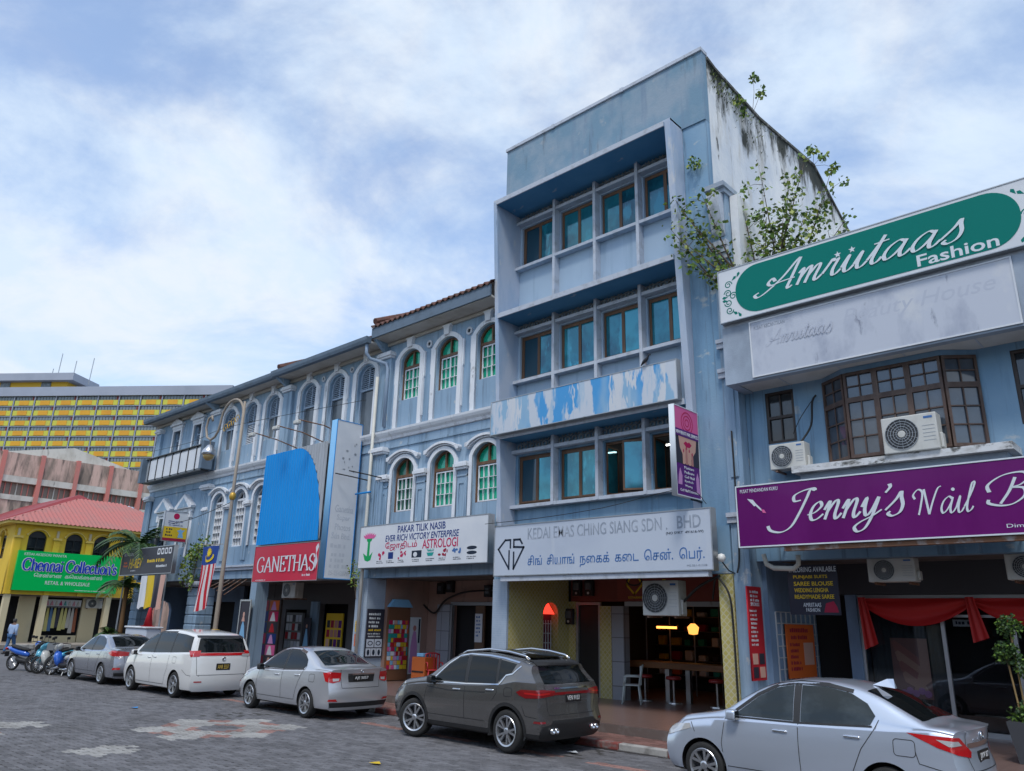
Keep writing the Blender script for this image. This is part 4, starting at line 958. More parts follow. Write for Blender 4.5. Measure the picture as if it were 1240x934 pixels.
bars(fr, [[(-13.50, 4.14), (-13.68, 4.14), (-13.92, 3.92), (-13.54, 3.42)], [(-13.54, 3.42), (-13.54, 3.86)], [(-13.50, 3.95), (-13.50, 4.14)]], .05, .007, C_['ink'], ked)
bars(fr, [[(-13.10, 4.04), (-13.17, 4.14), (-13.38, 4.14), (-13.38, 3.96), (-13.04, 3.94), (-13.38, 3.42), (-13.38, 3.82)]], .05, .0095, C_['ink'], ked)
brackets(ked, fr, (-13.6, -12, -10, -8.3), 3.28, -.42, -.2, M['rust'])
MB().box(-13.85, -7.95, 14.52, 14.68, 3.12, 3.235).build('sign_rail', M['concrete'], ked)
# --- peeled blue signboard
fr = FY(14.66)
M['peel'] = mat('peeled_blue_signboard', (.24, .40, .55), .55, layers=[((.05, .28, .58), .48, .58, (.5, .5, .2), 4), ((.50, .54, .60), .50, .53, (1.6, 1.6, .45), 5), ((.33, .46, .58), .56, .60, (5, 5, .5), 8, .7), ((.55, .57, .6), .57, .59, (2.6, 2.6, .5), 4), (DIRT, .72, .78, (2, 2, 3), 8, .7)], bump=.1)
peel = signboard('signboard', 'long blank signboard with peeling blue paint on the tall block', fr, -14.52, -8.55, 7.06, 8.03, .16, M['peel'], M['metal'], .02)
brackets(peel, fr, (-14.2, -12.4, -10.4, -8.8), 7.5, -.55, -.16, M['rust'])
# --- astrologer
fr = FY(14.70)
pak = signboard('shop_sign', 'white astrologer sign with a pink lotus and rows of icons', fr, -20.23, -14.50, 3.62, 4.92, .22, C_['wht'], M['metal'], .02)
text(fr, 'PAKAR TILIK NASIB', -18.35, -16.22, 4.62, 4.83, .006, C_['navy'], pak, bold=.01)
text(fr, 'EVER RICH VICTORY ENTERPRISE', -18.92, -15.65, 4.38, 4.57, .006, C_['navy'], pak, bold=.01, shear=.15)
text(fr, tamil('\u0b9c\u0bcb\u0ba4\u0bbf\u0b9f\u0bae\u0bcd'), -18.90, -17.42, 4.10, 4.36, .006, C_['crim'], pak, bold=.01)
text(fr, 'ASTROLOGI', -17.18, -15.68, 4.10, 4.36, .006, C_['crim'], pak, bold=.01)
mb = MB()
for k in range(-3, 4):
    a = rad(k * 17); c = Vector((-19.72 + k * .055, 4.52)); tip = c + Vector((math.sin(a), math.cos(a))) * .20; s = Vector((.05, 0))
    mb.add([fr(p[0], p[1], .008 + .0006 * (k + 3)) for p in (c - s, c + s, (tip + c) / 2 + s * 1.1, tip, (tip + c) / 2 - s * 1.1)], [(0, 1, 2, 3, 4)])
mb.build('lotus', C_['pink'], pak)
plate('lotus_stem', fr, [[(-19.86, 4.52), (-19.58, 4.52), (-19.62, 4.44), (-19.68, 4.42), (-19.68, 3.98), (-19.52, 4.10), (-19.60, 3.86), (-19.75, 3.82), (-19.90, 3.86), (-20.0, 4.08), (-19.80, 3.98), (-19.79, 4.42), (-19.84, 4.44)]], .005, .008, C_['grn'], pak)
for i, (x, cm) in enumerate(((-19.12, 'crim'), (-18.62, 'navy'), (-18.08, 'crim'), (-17.42, 'ink'), (-16.82, 'teal2'), (-16.26, 'mar'), (-15.68, 'ltblue'), (-15.12, 'ink'))):
    r = random.Random(i); mb = MB()
    if i in (1, 3):
        w = .12 if i == 1 else .22; mb.add([fr(u, v, .006) for u, v in rect(x - w, x + w, 3.86, 4.06)], [(0, 1, 2, 3)])
    elif i == 4:
        mb.add([fr(u, v, .006) for u, v in [(x - .16, 3.98), (x + .16, 3.98), (x + .1, 3.88), (x - .1, 3.88)]], [(0, 1, 2, 3)])
        for k in range(5): q = Vector((x - .1 + k * .05, 4.0)); mb.add([fr(q.x, q.y, .007 + k * .0005), fr(q.x + .05, q.y + .03, .007 + k * .0005), fr(q.x + .06 * (k - 2) * .5, q.y + .10, .007 + k * .0005)], [(0, 1, 2)])
    elif i == 7:
        for zz in (3.91, 4.04): mb.add([fr(u, v, .006) for u, v in circ(x, zz, .05, 14, .20)], [tuple(range(14))])
    else:
        for k in range(7):
            cx, cz = x + r.uniform(-.17, .17), 3.96 + r.uniform(-.10, .10)
            mb.add([fr(u, v, .006 + .0005 * k) for u, v in circ(cx, cz, r.uniform(.025, .055), 7, r.uniform(.02, .07))], [tuple(range(7))])
    tag(mb.build('icon', C_[cm], pak), kind='stuff')
    if i == 3: plate('icon_light', fr, [circ(x - .06, 3.95, .07, 10, .09)], .0065, .008, C_['wht'], pak)
    tlines(fr, pak, C_['ink'], x - .2, x + .2, 3.82, 2, .03, .02, .006, i)
brackets(pak, fr, (-19.5, -17.5, -15.5), 3.7, -.42, -.22, M['rust'])
# --- Ganethas: red sign, corrugated blue board above, tall projecting sign
fr = FY(14.02)
gan = signboard('shop_sign', 'red sign with white serif GANETHAS lettering below the blue board', fr, -25.45, -21.40, 3.25, 4.48, .2, C_['red'], M['metal'], .015)
def serif(word, adv=None):
    F = {'G': [[(.92, .78), (.80, .98), (.5, 1.02), (.18, .85), (.06, .5), (.18, .15), (.5, -.02), (.78, .05), (.86, .15)], ['l', (.86, .02), (.86, .42)], ['l', (.62, .42), (1.0, .42)]],
         'A': [['l', (.05, 0), (.46, 1)], ['l', (.46, 1), (.88, 0)], ['l', (.2, .34), (.68, .34)], ['l', (-.06, 0), (.2, 0)], ['l', (.7, 0), (1.0, 0)]],
         'N': [['l', (.14, 0), (.14, 1)], ['l', (.14, 1), (.86, 0)], ['l', (.86, 0), (.86, 1)], ['l', (0, 1), (.2, 1)], ['l', (.02, 0), (.26, 0)], ['l', (.74, 1), (.98, 1)]],
         'E': [['l', (.16, 0), (.16, 1)], ['l', (.04, 1), (.74, 1)], ['l', (.04, 0), (.78, 0)], ['l', (.16, .52), (.56, .52)], ['l', (.74, 1.02), (.74, .80)], ['l', (.78, 0), (.78, .22)], ['l', (.56, .40), (.56, .64)]],
         'T': [['l', (.42, 0), (.42, 1)], ['l', (.02, 1), (.82, 1)], ['l', (.02, 1.02), (.02, .78)], ['l', (.82, 1.02), (.82, .78)], ['l', (.28, 0), (.56, 0)]],
         'H': [['l', (.14, 0), (.14, 1)], ['l', (.80, 0), (.80, 1)], ['l', (.14, .52), (.80, .52)], ['l', (.02, 0), (.26, 0)], ['l', (.02, 1), (.26, 1)], ['l', (.68, 0), (.92, 0)], ['l', (.68, 1), (.92, 1)]],
         'S': [[(.62, .80), (.52, .98), (.3, 1.0), (.08, .80), (.14, .60), (.52, .42), (.66, .22), (.5, .0), (.24, -.02), (.06, .18)]],
         'C': [[(.88, .75), (.78, .97), (.5, 1.02), (.18, .85), (.06, .5), (.18, .15), (.5, -.02), (.78, .06), (.9, .25)]],
         'h': [['l', (.12, 0), (.12, 1)], [(.12, .5), (.3, .66), (.5, .6), (.54, .4), (.54, 0)], ['l', (0, 0), (.24, 0)], ['l', (.42, 0), (.66, 0)], ['l', (0, 1), (.12, 1)]],
         'e': [[(.08, .34), (.5, .36), (.46, .58), (.28, .66), (.08, .5), (.04, .3), (.12, .06), (.3, -.01), (.52, .14)]],
         'n': [['l', (.12, 0), (.12, .62)], [(.12, .46), (.3, .66), (.5, .6), (.54, .4), (.54, 0)], ['l', (0, 0), (.24, 0)], ['l', (.42, 0), (.66, 0)]],
         'a': [[(.08, .52), (.2, .65), (.38, .62), (.44, .45), (.44, .1), (.54, 0)], [(.44, .36), (.2, .32), (.06, .16), (.16, 0), (.32, .02), (.44, .16)]],
         'i': [['l', (.12, 0), (.12, .62)], ['l', (0, 0), (.24, 0)], ['l', (.12, .80), (.12, .92)]],
         'o': [[(.3, .66), (.08, .52), (.04, .3), (.12, .06), (.3, -.01), (.48, .08), (.56, .32), (.5, .55), (.3, .66)]],
         'l': [['l', (.12, 0), (.12, 1)], ['l', (0, 0), (.24, 0)], ['l', (0, 1), (.12, 1)]],
         'c': [[(.48, .52), (.36, .65), (.2, .62), (.06, .45), (.06, .2), (.2, 0), (.36, 0), (.5, .14)]],
         't': [[(.14, .84), (.14, .2), (.22, 0), (.4, .06)], ['l', (0, .62), (.36, .62)]],
         's': [[(.36, .5), (.28, .64), (.12, .62), (.06, .48), (.16, .36), (.34, .27), (.4, .14), (.28, 0), (.1, .01), (.03, .16)]],
         "'": [[(.1, 1.0), (.14, .86), (.04, .70)]], ' ': []}
    W = {'G': 1.1, 'A': 1.02, 'N': 1.08, 'E': .92, 'T': .92, 'H': 1.0, 'S': .78, 'C': 1.0, 'h': .72, 'e': .6, 'n': .72, 'a': .6, 'i': .32, 'o': .64, 'l': .32, 'c': .56, 't': .44, 's': .5, "'": .22, ' ': .3}
    out = []; x = 0
    for ch in word:
        for st in F[ch]:
            out.append([('l' if p == 'l' else (p[0] + x, p[1])) for p in st])
        x += W[ch]
    return out
link('lettering', strokes(fr, serif('GANETHAS'), .17, .055, 0, -25.2, -21.52, 3.55, 4.10, .005, th=.003), C_['silver'], gan)
tlines(fr, gan, C_['silver'], -22.3, -21.7, 3.47, 1, .07, .02, .006, 3); tlines(fr, gan, C_['silver'], -25.2, -24.5, 3.33, 1, .035, .02, .006, 4)
plate('dancer_motif', fr, [[(-21.50, 4.42), (-21.44, 4.30), (-21.56, 4.1), (-21.46, 3.85), (-21.56, 3.6), (-21.66, 3.85), (-21.58, 4.1), (-21.62, 4.3)]], .006, .008, C_['wht'], gan)
brackets(gan, fr, (-25, -23.4, -21.7), 3.6, -1.1, -.2, M['rust'])
# corrugated board
def corr(fr, x0, x1, z0, ztop, d, pitch=.16, amp=.016, n=10, cut=None):
    mb = MB(); N = int((x1 - x0) / pitch * n); vs = []; fs = []
    for i in range(N + 1):
        x = x0 + (x1 - x0) * i / N; dd = d + amp * math.cos(2 * math.pi * i / n)
        zb, zt = (z0, ztop(x)) if cut is None else cut(x)
        vs += [fr(x, zb, dd), fr(x, zt, dd)]
    for i in range(N):
        if vs[2 * i][2] < vs[2 * i + 1][2] - 1e-4: fs.append((2 * i, 2 * i + 2, 2 * i + 3, 2 * i + 1))
    return mb.add(vs, fs).mesh()
board = thing('billboard', 'big blue corrugated metal billboard with a curved grey corner', 'billboard', (-23.4, 14.05, 4.5))
def curve_z(x):   # boundary of the blue paint: quarter ellipse on the right
    if x < -23.35: return 7.76
    k = (x + 23.35) / 1.83
    return 4.56 + (7.76 - 4.56) * math.sqrt(max(0, 1 - min(1, k) ** 2.2))
M['cgrey'] = mat('grey_corrugated_metal', (.36, .38, .41), .5, .3, layers=[((.28, .29, .3), .45, .7, (3, 3, .6))])
link('blue_panel', corr(fr, -25.38, -21.52, 4.52, curve_z, .03), C_['cyan'], board)
link('grey_panel', corr(fr, -23.35, -21.42, 4.52, None, .03, cut=lambda x: (curve_z(x) + .002, 7.78)), M['cgrey'], board)
MB().box(-25.4, -21.42, 14.06, 14.14, 4.5, 7.72).build('backing', M['metal'], board)
C_['cyan2'] = flat('darker_blue_faded_print', (.01, .215, .60), .4)
for x in (-24.9, -23.6, -22.3): MB().tube([fr(x, 7.5, -.1), fr(x, 7.9, -1.1)], .02, 6).build('bracket', M['rust'], board)
for i, x in enumerate((-24.55, -22.9, -21.55)):
    t = thing('floodlight', ('leftmost', 'middle', 'rightmost')[i] + ' floodlight arm reaching out over the blue billboard', 'floodlight', (x, 15.1, 8.0), group='floodlight arms over the billboard')
    MB().tube([(x, 15.14, 7.98), (x - .4, 14.1, 8.32 + .04 * i), (x - .75, 13.3, 8.5)], .022, 6).build('arm', M['rust'], t)
    MB().rbox(x - .95, x - .65, 13.2, 13.36, 8.34, 8.48, .03, 1).build('lamp_head', M['acwhite'], t)
# tall projecting sign
fx_ = FX(-21.02)
tall = signboard('projecting_sign', 'tall faded white projecting sign beside the red GANETHAS board', fx_, 13.98, 15.02, 3.30, 8.46, .3, C_['wht'], C_['cyan'], .02, boxm=C_['sky'])
for w_, a, b, z0, z1 in (('Ganetha', 14.2, 14.9, 5.42, 5.64), ('Super', 14.3, 14.8, 5.12, 5.34), ('Photos', 14.25, 14.85, 4.84, 5.04), ('Sdn Bhd.', 14.15, 14.88, 4.56, 4.75), ('05-2543879', 14.15, 14.9, 3.42, 3.56)):
    text(fx_, w_, a, b, z0, z1, .006, C_['ghost2'] if 'ghost2' in C_ else C_.setdefault('ghost2', flat('very_faded_lettering', (.48, .51, .56))), tall)
tlines(fx_, tall, C_['ghost2'], 14.1, 14.92, 4.4, 1, .13, .03, .006, 5)
tlines(fx_, tall, C_['ghost2'], 14.15, 14.9, 4.12, 3, .12, .06, .006, 6)
r = random.Random(4)
mb = MB()
for k in range(12): mb.add([fx_(u, v, .006 + .0005 * k) for u, v in circ(14.3 + r.uniform(0, .55), 6.7 + r.uniform(0, 1.2), r.uniform(.015, .05), 6, r.uniform(.015, .06))], [tuple(range(6))])
tag(mb.build('paint_flakes', M['metal'], tall), kind='stuff')
# --- corner house: blank framed board
fr = FY(14.5)
t = thing('signboard', 'empty metal framed signboard hung high on the corner shophouse', 'signboard', (-34.4, 14.5, 8.05))
M['zinc'] = mat('dull_zinc_sheet', (.30, .33, .36), .6, layers=[((.2, .21, .22), .45, .7, (1.5, 1.5, .5))])
plate('box', fr, [rect(-37.6, -31.5, 8.06, 9.16)], -.25, -.03, M['zinc'], t)
nb = 7
for k in range(nb):
    a = -37.2 + k * .8
    plate('panel', fr, [rect(a + .03, a + .77, 8.16, 9.08)], -.025, -.005, C_['wht'], t)
for k in range(nb + 1): MB().box(-37.2 + k * .8 - .03, -37.2 + k * .8 + .03, 14.48, 14.53, 8.06, 9.2).build('rib', M['black'], t)
MB().box(-31.55, -31.3, 14.28, 14.75, 8.05, 9.25).build('end_panel', M['fascia'], t); MB().box(-37.8, -37.55, 14.28, 14.75, 8.05, 9.2).build('end_panel', M['fascia'], t)
MB().box(-37.55, -31.55, 14.45, 14.75, 9.165, 9.21).build('top_rail', M['black'], t); MB().box(-37.55, -31.55, 14.4, 14.75, 8.0, 8.055).build('bottom_rail', M['black'], t)
brackets(t, fr, (-36.5, -34.5, -32.5), 8.5, -.66, -.25, M['rust'], .03)
# --- small projecting sign on the corner house
fx_ = FX(-33.4)
t = signboard('projecting_sign', 'small white and yellow projecting sign above the dark sports sign', fx_, 13.98, 15.05, 5.1, 6.38, .14, C_['wht'], M['metal'], .02)
plate('yellow_band', fx_, [rect(14.0, 15.03, 5.24, 5.72)], .005, .007, C_['yel'], t); plate('red_band', fx_, [rect(14.0, 15.03, 5.12, 5.24)], .005, .007, C_['mar'], t)
plate('disc', fx_, [circ(14.5, 6.18, .13)], .005, .008, C_['crim'], t); tlines(fx_, t, C_['navy'], 14.15, 14.9, 5.98, 3, .05, .03, .006, 9); tlines(fx_, t, C_['ink'], 14.1, 14.5, 5.66, 3, .08, .05, .008, 10)
plate('figure', fx_, [[(14.65, 5.28), (14.9, 5.28), (14.84, 5.5), (14.95, 5.62), (14.8, 5.6), (14.75, 5.68), (14.7, 5.6), (14.6, 5.58), (14.7, 5.48)]], .008, .01, C_['sky'], t)
MB().tube([(-33.47, 15.05, 6.45), (-33.47, 15.2, 6.45)], .02, 6).build('bracket', M['rust'], t)
# --- HI-REV sign on posts
fr = FY(13.9)
t = signboard('shop_sign', 'dark charcoal HI-REV sign on posts at the far street corner', fr, -37.05, -31.75, 3.70, 4.85, .15, C_['char'], M['metal'], .03)
text(fr, 'HI-REV', -36.15, -34.75, 4.0, 4.42, .006, C_['yel'], t, bold=.012, shear=.2); text(fr, 'BLS INTEGRAL', -36.8, -35.75, 4.55, 4.68, .006, C_['wht'], t)
tlines(fr, t, C_['org'], -36.75, -36.25, 4.3, 2, .09, .05, .006, 11); tlines(fr, t, C_['wht'], -35.9, -35.2, 3.93, 1, .06, .05, .006, 12)
tlines(fr, t, C_['yel'], -34.3, -32.0, 4.34, 1, .14, .05, .006, 13); tlines(fr, t, C_['wht'], -33.3, -32.0, 4.08, 1, .1, .05, .006, 14)
for k in range(4): plate('icon', fr, [rrect(-33.35 + k * .36, -33.08 + k * .36, 4.50, 4.76, .05, 3), rrect(-33.29 + k * .36, -33.14 + k * .36, 4.56, 4.70, .03, 3)], .005, .008, C_['wht'], t)
for x in (-36.6, -32.3): MB().tube([(x, 13.97, .1), (x, 13.97, 3.72)], .04, 8).build('post', M['metal'], t)
# hanging cloth banners
for i, (a, b, cm, lab) in enumerate(((-34.35, -33.75, 'wht', 'pale pink and white cloth banner'), (-33.70, -33.02, 'yel', 'yellow cloth banner'), (-32.98, -32.42, 'char', 'black cloth banner'), (-32.38, -31.9, 'skin', 'tan cloth banner'))):
    mb = MB(); vs = []; fs = []; n = 8; m_ = 6
    for j in range(m_ + 1):
        for k in range(n + 1):
            u = k / n; v = j / m_
            x = a + (b - a) * u + .05 * math.sin(v * 3 + i) * v
            vs.append((x, 13.8 + .05 * math.sin(u * 7 + i) * v - .012 * i, 3.64 - v * (1.32 + .06 * math.sin(u * 5))))
    fs = [(j * (n + 1) + k, j * (n + 1) + k + 1, (j + 1) * (n + 1) + k + 1, (j + 1) * (n + 1) + k) for j in range(m_) for k in range(n)]
    o = mb.add(vs, fs).build('cloth_banner', C_[cm], smooth=True); tag(o, lab + ' hanging under the HI-REV sign', 'banner', 'cloth banners under the sports sign')
# --- Amriitaas
fr = FY(14.30)
amr = signboard('shop_sign', 'long green and white fashion sign with curly script above the canopy', fr, -7.22, -1.12, 8.42, 9.66, .25, C_['wht'], M['metal'], .02)
plate('green_panel', fr, [rrect(-6.82, -1.55, 8.50, 9.58, .52, 10)], .005, .010, C_['teal'], amr)
SC = {'A': [[(-.25, .18), (-.38, .05), (-.2, -.12), (.1, .1), (.55, .75), (.85, 1.5), (.98, 1.72)], ['l', (1.0, 1.72), (.93, .05)], [(.93, .1), (1.0, -.03), (1.12, .1)], [(.3, .62), (.12, .85), (.02, .6), (.2, .42), (.6, .5), (1.1, .55)]],
      'm': [[(0, .7), (.12, .95), (.14, .6), (.12, 0)], [(.12, .3), (.32, .9), (.44, .85), (.42, 0)], [(.42, .3), (.64, .9), (.78, .85), (.74, .2), (.84, 0), (1.0, .25)]],
      'r': [[(0, .25), (.15, .8), (.2, .98), (.3, .85), (.42, .9), (.36, .4), (.42, .05), (.55, .02), (.68, .25)]],
      'i': [[(0, .3), (.14, .95), (.12, .3), (.2, .02), (.34, .05), (.46, .28)]],
      't': [[(0, .3), (.2, 1.0), (.3, 1.5), (.2, .6), (.18, .2), (.28, .0), (.42, .08), (.5, .28)], ['l', (.02, 1.12), (.52, 1.18)]],
      'a': [[(.62, .82), (.4, .95), (.14, .7), (.06, .3), (.2, .02), (.42, .2), (.6, .6), (.66, .9), (.6, .3), (.68, .02), (.82, .08), (.94, .3)]],
      's': [[(0, .25), (.3, .75), (.42, 1.12), (.48, .85), (.6, .45), (.55, .1), (.32, -.05), (.14, .06), (.2, .18)]],
      'J': [[(.55, 1.12), (.28, 1.1), (.22, 1.4), (.55, 1.62), (.95, 1.7), (1.05, 1.6), (.85, 1.62), (.78, 1.2), (.62, .4), (.42, -.25), (.05, -.52), (-.42, -.42), (-.62, -.15)]],
      'e': [[(0, .3), (.3, .42), (.5, .72), (.38, .95), (.18, .75), (.12, .35), (.24, .03), (.46, .06), (.66, .3)]],
      'n': [[(0, .5), (.14, .95), (.16, .6), (.12, 0)], [(.12, .3), (.36, .92), (.5, .85), (.48, .25), (.58, .0), (.74, .28)]],
      'y': [[(0, .5), (.12, .95), (.14, .4), (.26, .05), (.42, .3), (.56, .95)], [(.58, .95), (.5, .1), (.34, -.55), (.08, -.72), (-.08, -.5), (.1, -.25), (.5, .02), (.8, .3)]],
      "'": [[(.1, 1.55), (.16, 1.38), (.04, 1.12)]],
      'N': [[(-.3, .95), (-.45, 1.2), (-.2, 1.5), (.1, 1.3), (.12, .6), (.08, 0)], ['l', (.16, 1.5), (.72, .0)], [(.72, .0), (.82, .7), (1.0, 1.45), (1.2, 1.6)], ],
      'l': [[(0, .3), (.28, 1.0), (.42, 1.6), (.28, 1.62), (.2, 1.0), (.16, .3), (.26, .02), (.44, .12), (.52, .3)]],
      'B': [[(.55, 1.4), (.48, .7), (.3, .05)], [(-.2, .7), (-.32, 1.1), (.1, 1.55), (.75, 1.65), (1.02, 1.35), (.82, 1.0), (.5, .88)], [(.5, .88), (.95, .8), (1.05, .4), (.75, .02), (.35, -.05), (-.1, .1), (-.15, .3)]]}
SW = {'A': 1.22, 'm': 1.02, 'r': .68, 'i': .46, 't': .52, 'a': .94, 's': .75, 'J': 1.0, 'e': .66, 'n': .74, 'y': .74, "'": .2, 'N': 1.35, 'l': .5, 'B': 1.1}
def script(w):
    out = []; x = 0
    for ch in w:
        for st in SC[ch]: out.append([('l' if p == 'l' else (p[0] + x, p[1])) for p in st])
        x += SW[ch]
    return out
link('lettering', strokes(fr, script('Amriitaas'), .15, .05, rad(20), -6.43, -2.38, 8.78, 9.44, .011, slant=.35, th=.002), C_['silver'], amr)
for x, zz in ((-4.62, 9.24), (-4.34, 9.26)):
    st = [(x + (.07 if k % 2 == 0 else .03) * math.sin(k * math.pi / 5), zz + (.07 if k % 2 == 0 else .03) * math.cos(k * math.pi / 5)) for k in range(10)]
    plate('star', fr, [st], .011, .014, C_['silver'], amr)
text(fr, 'Fashion', -3.24, -1.93, 8.53, 8.76, .012, C_['silver'], amr, bold=.015)
def scroll(cx, cz, sx, sz, a0=0, turns=1.4, r=.11, n=20):
    return [(cx + sx * (r * (1 - .75 * i / n)) * math.cos(a0 + turns * 2 * math.pi * i / n), cz + sz * (r * (1 - .75 * i / n)) * math.sin(a0 + turns * 2 * math.pi * i / n)) for i in range(n + 1)]
def ornament(x, flip=1):
    mb = MB()
    for (cx, cz, s1, s2) in ((x, 9.28, 1, 1), (x - .02, 9.08, -1, 1), (x - .02, 8.86, -1, -1), (x, 8.68, 1, -1), (x + .1 * flip, 9.0, 1, 1)):
        pts = scroll(cx, cz, s1 * flip, s2, r=.09)
        for i in range(len(pts) - 1):
            a, b = Vector(pts[i]), Vector(pts[i + 1]); n_ = (b - a).normalized(); q = Vector((-n_.y, n_.x)) * .011
            mb.add([fr(p.x, p.y, .006) for p in (a + q, a - q, b - q, b + q)], [(0, 1, 2, 3)])
    for (cx, cz, ang) in ((x + .14 * flip, 9.40, 40), (x + .24 * flip, 9.46, 60), (x + .12 * flip, 8.60, -40), (x + .22 * flip, 8.54, -60), (x - .09 * flip, 9.0, 180), (x - .09 * flip, 8.92, 170)):
        a = rad(ang if flip > 0 else 180 - ang); u = Vector((math.cos(a), math.sin(a))); w_ = Vector((-u.y, u.x)); c = Vector((cx, cz))
        mb.add([fr(p.x, p.y, .0068) for p in (c - u * .07, c + u * .03 + w_ * .035, c + u * .07, c + u * .03 - w_ * .035)], [(0, 1, 2, 3)])
    tag(mb.build('scroll_ornament', C_['teal'], amr), kind='stuff')
ornament(-6.98); ornament(-1.36, -1)
brackets(amr, fr, (-6.5, -4.5, -2.5), 8.6, -.6, -.25, M['rust'])
# --- blank sheet below it
fr = FY(14.40)
M['blank'] = mat('weathered_blank_sheet', (.46, .49, .56), .6, layers=[((.33, .36, .44), .5, .7, (2, 2, 1)), ((.2, .22, .28), .63, .72, (4, 4, 1.2), 9), ((.52, .54, .58), .6, .7, (1.2, 1.2, 1.2))])
bl = signboard('signboard', 'weathered blank white signboard below the green fashion sign', fr, -6.62, -1.82, 7.10, 8.34, .02, M['blank'], C_['wht'], .03)
text(fr, 'PUSAT KECANTIKAN', -6.52, -5.85, 8.14, 8.22, .006, C_['ghost'], bl)
C_['gh3'] = flat('almost_gone_lettering', (.43, .46, .535))
link('lettering', strokes(fr, script('Amriitaas'), .16, .05, rad(20), -6.3, -4.9, 7.7, 8.05, .0055, slant=.3, th=.0004), C_['gh3'], bl)
text(fr, 'Beauty House', -4.7, -2.1, 7.72, 8.1, .0048, C_['gh3'], bl, shear=.3, th=.0006)
# --- Jenny's
fr = FY(14.25)
jen = signboard('shop_sign', 'purple nail salon sign with white script lettering and nail brush', fr, -7.10, 1.35, 3.63, 4.85, .25, C_['purple'], C_['silver'], .025)
text(fr, 'PUSAT PENDANDAN KUKU', -7.0, -6.22, 4.70, 4.77, .006, C_['silver'], jen)
link('lettering', strokes(fr, script("Jenny's"), .155, .05, rad(25), -6.50, -3.96, 3.80, 4.68, .006, slant=.28, th=.003), C_['silver'], jen)
link('lettering', strokes(fr, script('Nail'), .15, .05, rad(25), -3.84, -2.85, 4.02, 4.53, .006, slant=.28, th=.003), C_['silver'], jen)
link('lettering', strokes(fr, script('B'), .15, .05, rad(25), -2.75, -2.08, 4.08, 4.62, .006, slant=.28, th=.003), C_['silver'], jen)
plate('letter_dot', fr, [circ(-3.2, 4.42, .028, 10)], .009, .012, C_['silver'], jen)
text(fr, 'Dimiliki oleh', -2.52, -1.8, 3.74, 3.80, .006, C_['silver'], jen)
plate('brush_motif', fr, [[(-6.86, 4.58), (-6.74, 4.55), (-6.66, 4.44), (-6.72, 4.42)]], .005, .008, C_['silver'], jen); plate('brush_handle', fr, [[(-6.70, 4.44), (-6.67, 4.46), (-6.56, 4.34), (-6.58, 4.32)]], .0085, .011, C_['silver'], jen)
plate('brush_tip', fr, [[(-6.58, 4.35), (-6.52, 4.34), (-6.48, 4.27), (-6.55, 4.28)]], .0115, .014, C_['pink'], jen)
brackets(jen, fr, (-6.6, -4.5, -2.5, -.5), 3.75, -1.0, -.25, M['rust'])
MB().box(-6.2, 1.3, 14.28, 14.42, 3.54, 3.62).build('sign_rail', M['rust'], jen)
# --- purple projecting sign on the block
fx_ = FX(-8.27)
pj = signboard('projecting_sign', 'purple beauty salon projecting sign with lips and fingers on the block', fx_, 13.95, 14.97, 4.76, 6.74, .12, C_['dkpur'], C_['silver'], .02, boxm=C_['silver'])
plate('pink_top', fx_, [rect(13.97, 14.95, 6.22, 6.72)], .005, .007, C_['pink'], pj)
for k in range(3): plate('mandala', fx_, [circ(14.48, 6.40, .09 + k * .08, 18), circ(14.48, 6.40, .065 + k * .08, 18)], .0075 + k * .001, .009 + k * .001, C_['crim'], pj)
plate('title_band', fx_, [rect(13.97, 14.95, 6.06, 6.22)], .011, .013, C_['dkpur'], pj); text(fx_, 'NEW BEAUTE NAIL SERVICES', 14.0, 14.92, 6.10, 6.18, .014, C_['silver'], pj, bold=.01)
plate('photo_ground', fx_, [rect(13.97, 14.95, 5.46, 6.06)], .005, .007, C_['char'], pj)
plate('chin', fx_, [[(14.1, 6.06), (14.85, 6.06), (14.8, 5.8), (14.6, 5.6), (14.6, 5.48), (14.3, 5.48), (14.3, 5.6), (14.15, 5.8)]], .0075, .009, C_['skin'], pj)
plate('lips', fx_, [[(14.30, 5.92), (14.40, 5.98), (14.47, 5.95), (14.54, 5.98), (14.64, 5.92), (14.55, 5.85), (14.40, 5.85)]], .0095, .011, C_['lips'], pj)
for k, (a, b) in enumerate(((14.28, 5.75), (14.40, 5.82), (14.52, 5.78), (14.64, 5.72))):
    plate('finger', fx_, [[(a - .045, 5.46), (a + .045, 5.46), (a + .035, b), (a, b + .04), (a - .035, b)]], .0115 + .0006 * k, .014, C_['skin2'] if k % 2 else C_['skin'], pj)
    plate('nail', fx_, [circ(a, b, .04, 8, .022)], .0145, .016, C_['lips'], pj)
for i, s in enumerate(('Manicure', 'Pedicure', 'Gel Nail', 'Eyelash', 'Waxing', 'Gel Nail Extension')): text(fx_, s, 14.30 if i < 5 else 14.1, 14.30 + .05 * len(s) if i < 5 else 14.85, 5.36 - i * .1, 5.42 - i * .1, .006, C_['silver'], pj)
plate('hand_motif', fx_, [[(14.02, 5.0), (14.18, 5.0), (14.2, 5.2), (14.12, 5.36), (14.06, 5.2)]], .0055, .008, C_['lil'], pj); plate('hand_motif', fx_, [[(14.78, 4.88), (14.92, 4.88), (14.9, 5.2), (14.84, 5.34), (14.78, 5.2)]], .0055, .008, C_['lil'], pj)
for z in (4.76, 6.7): MB().tube([(-8.31, 14.6, z - .02), (-8.31, 15.2, z - .02)], .02, 6).build('bracket', M['black'], pj)
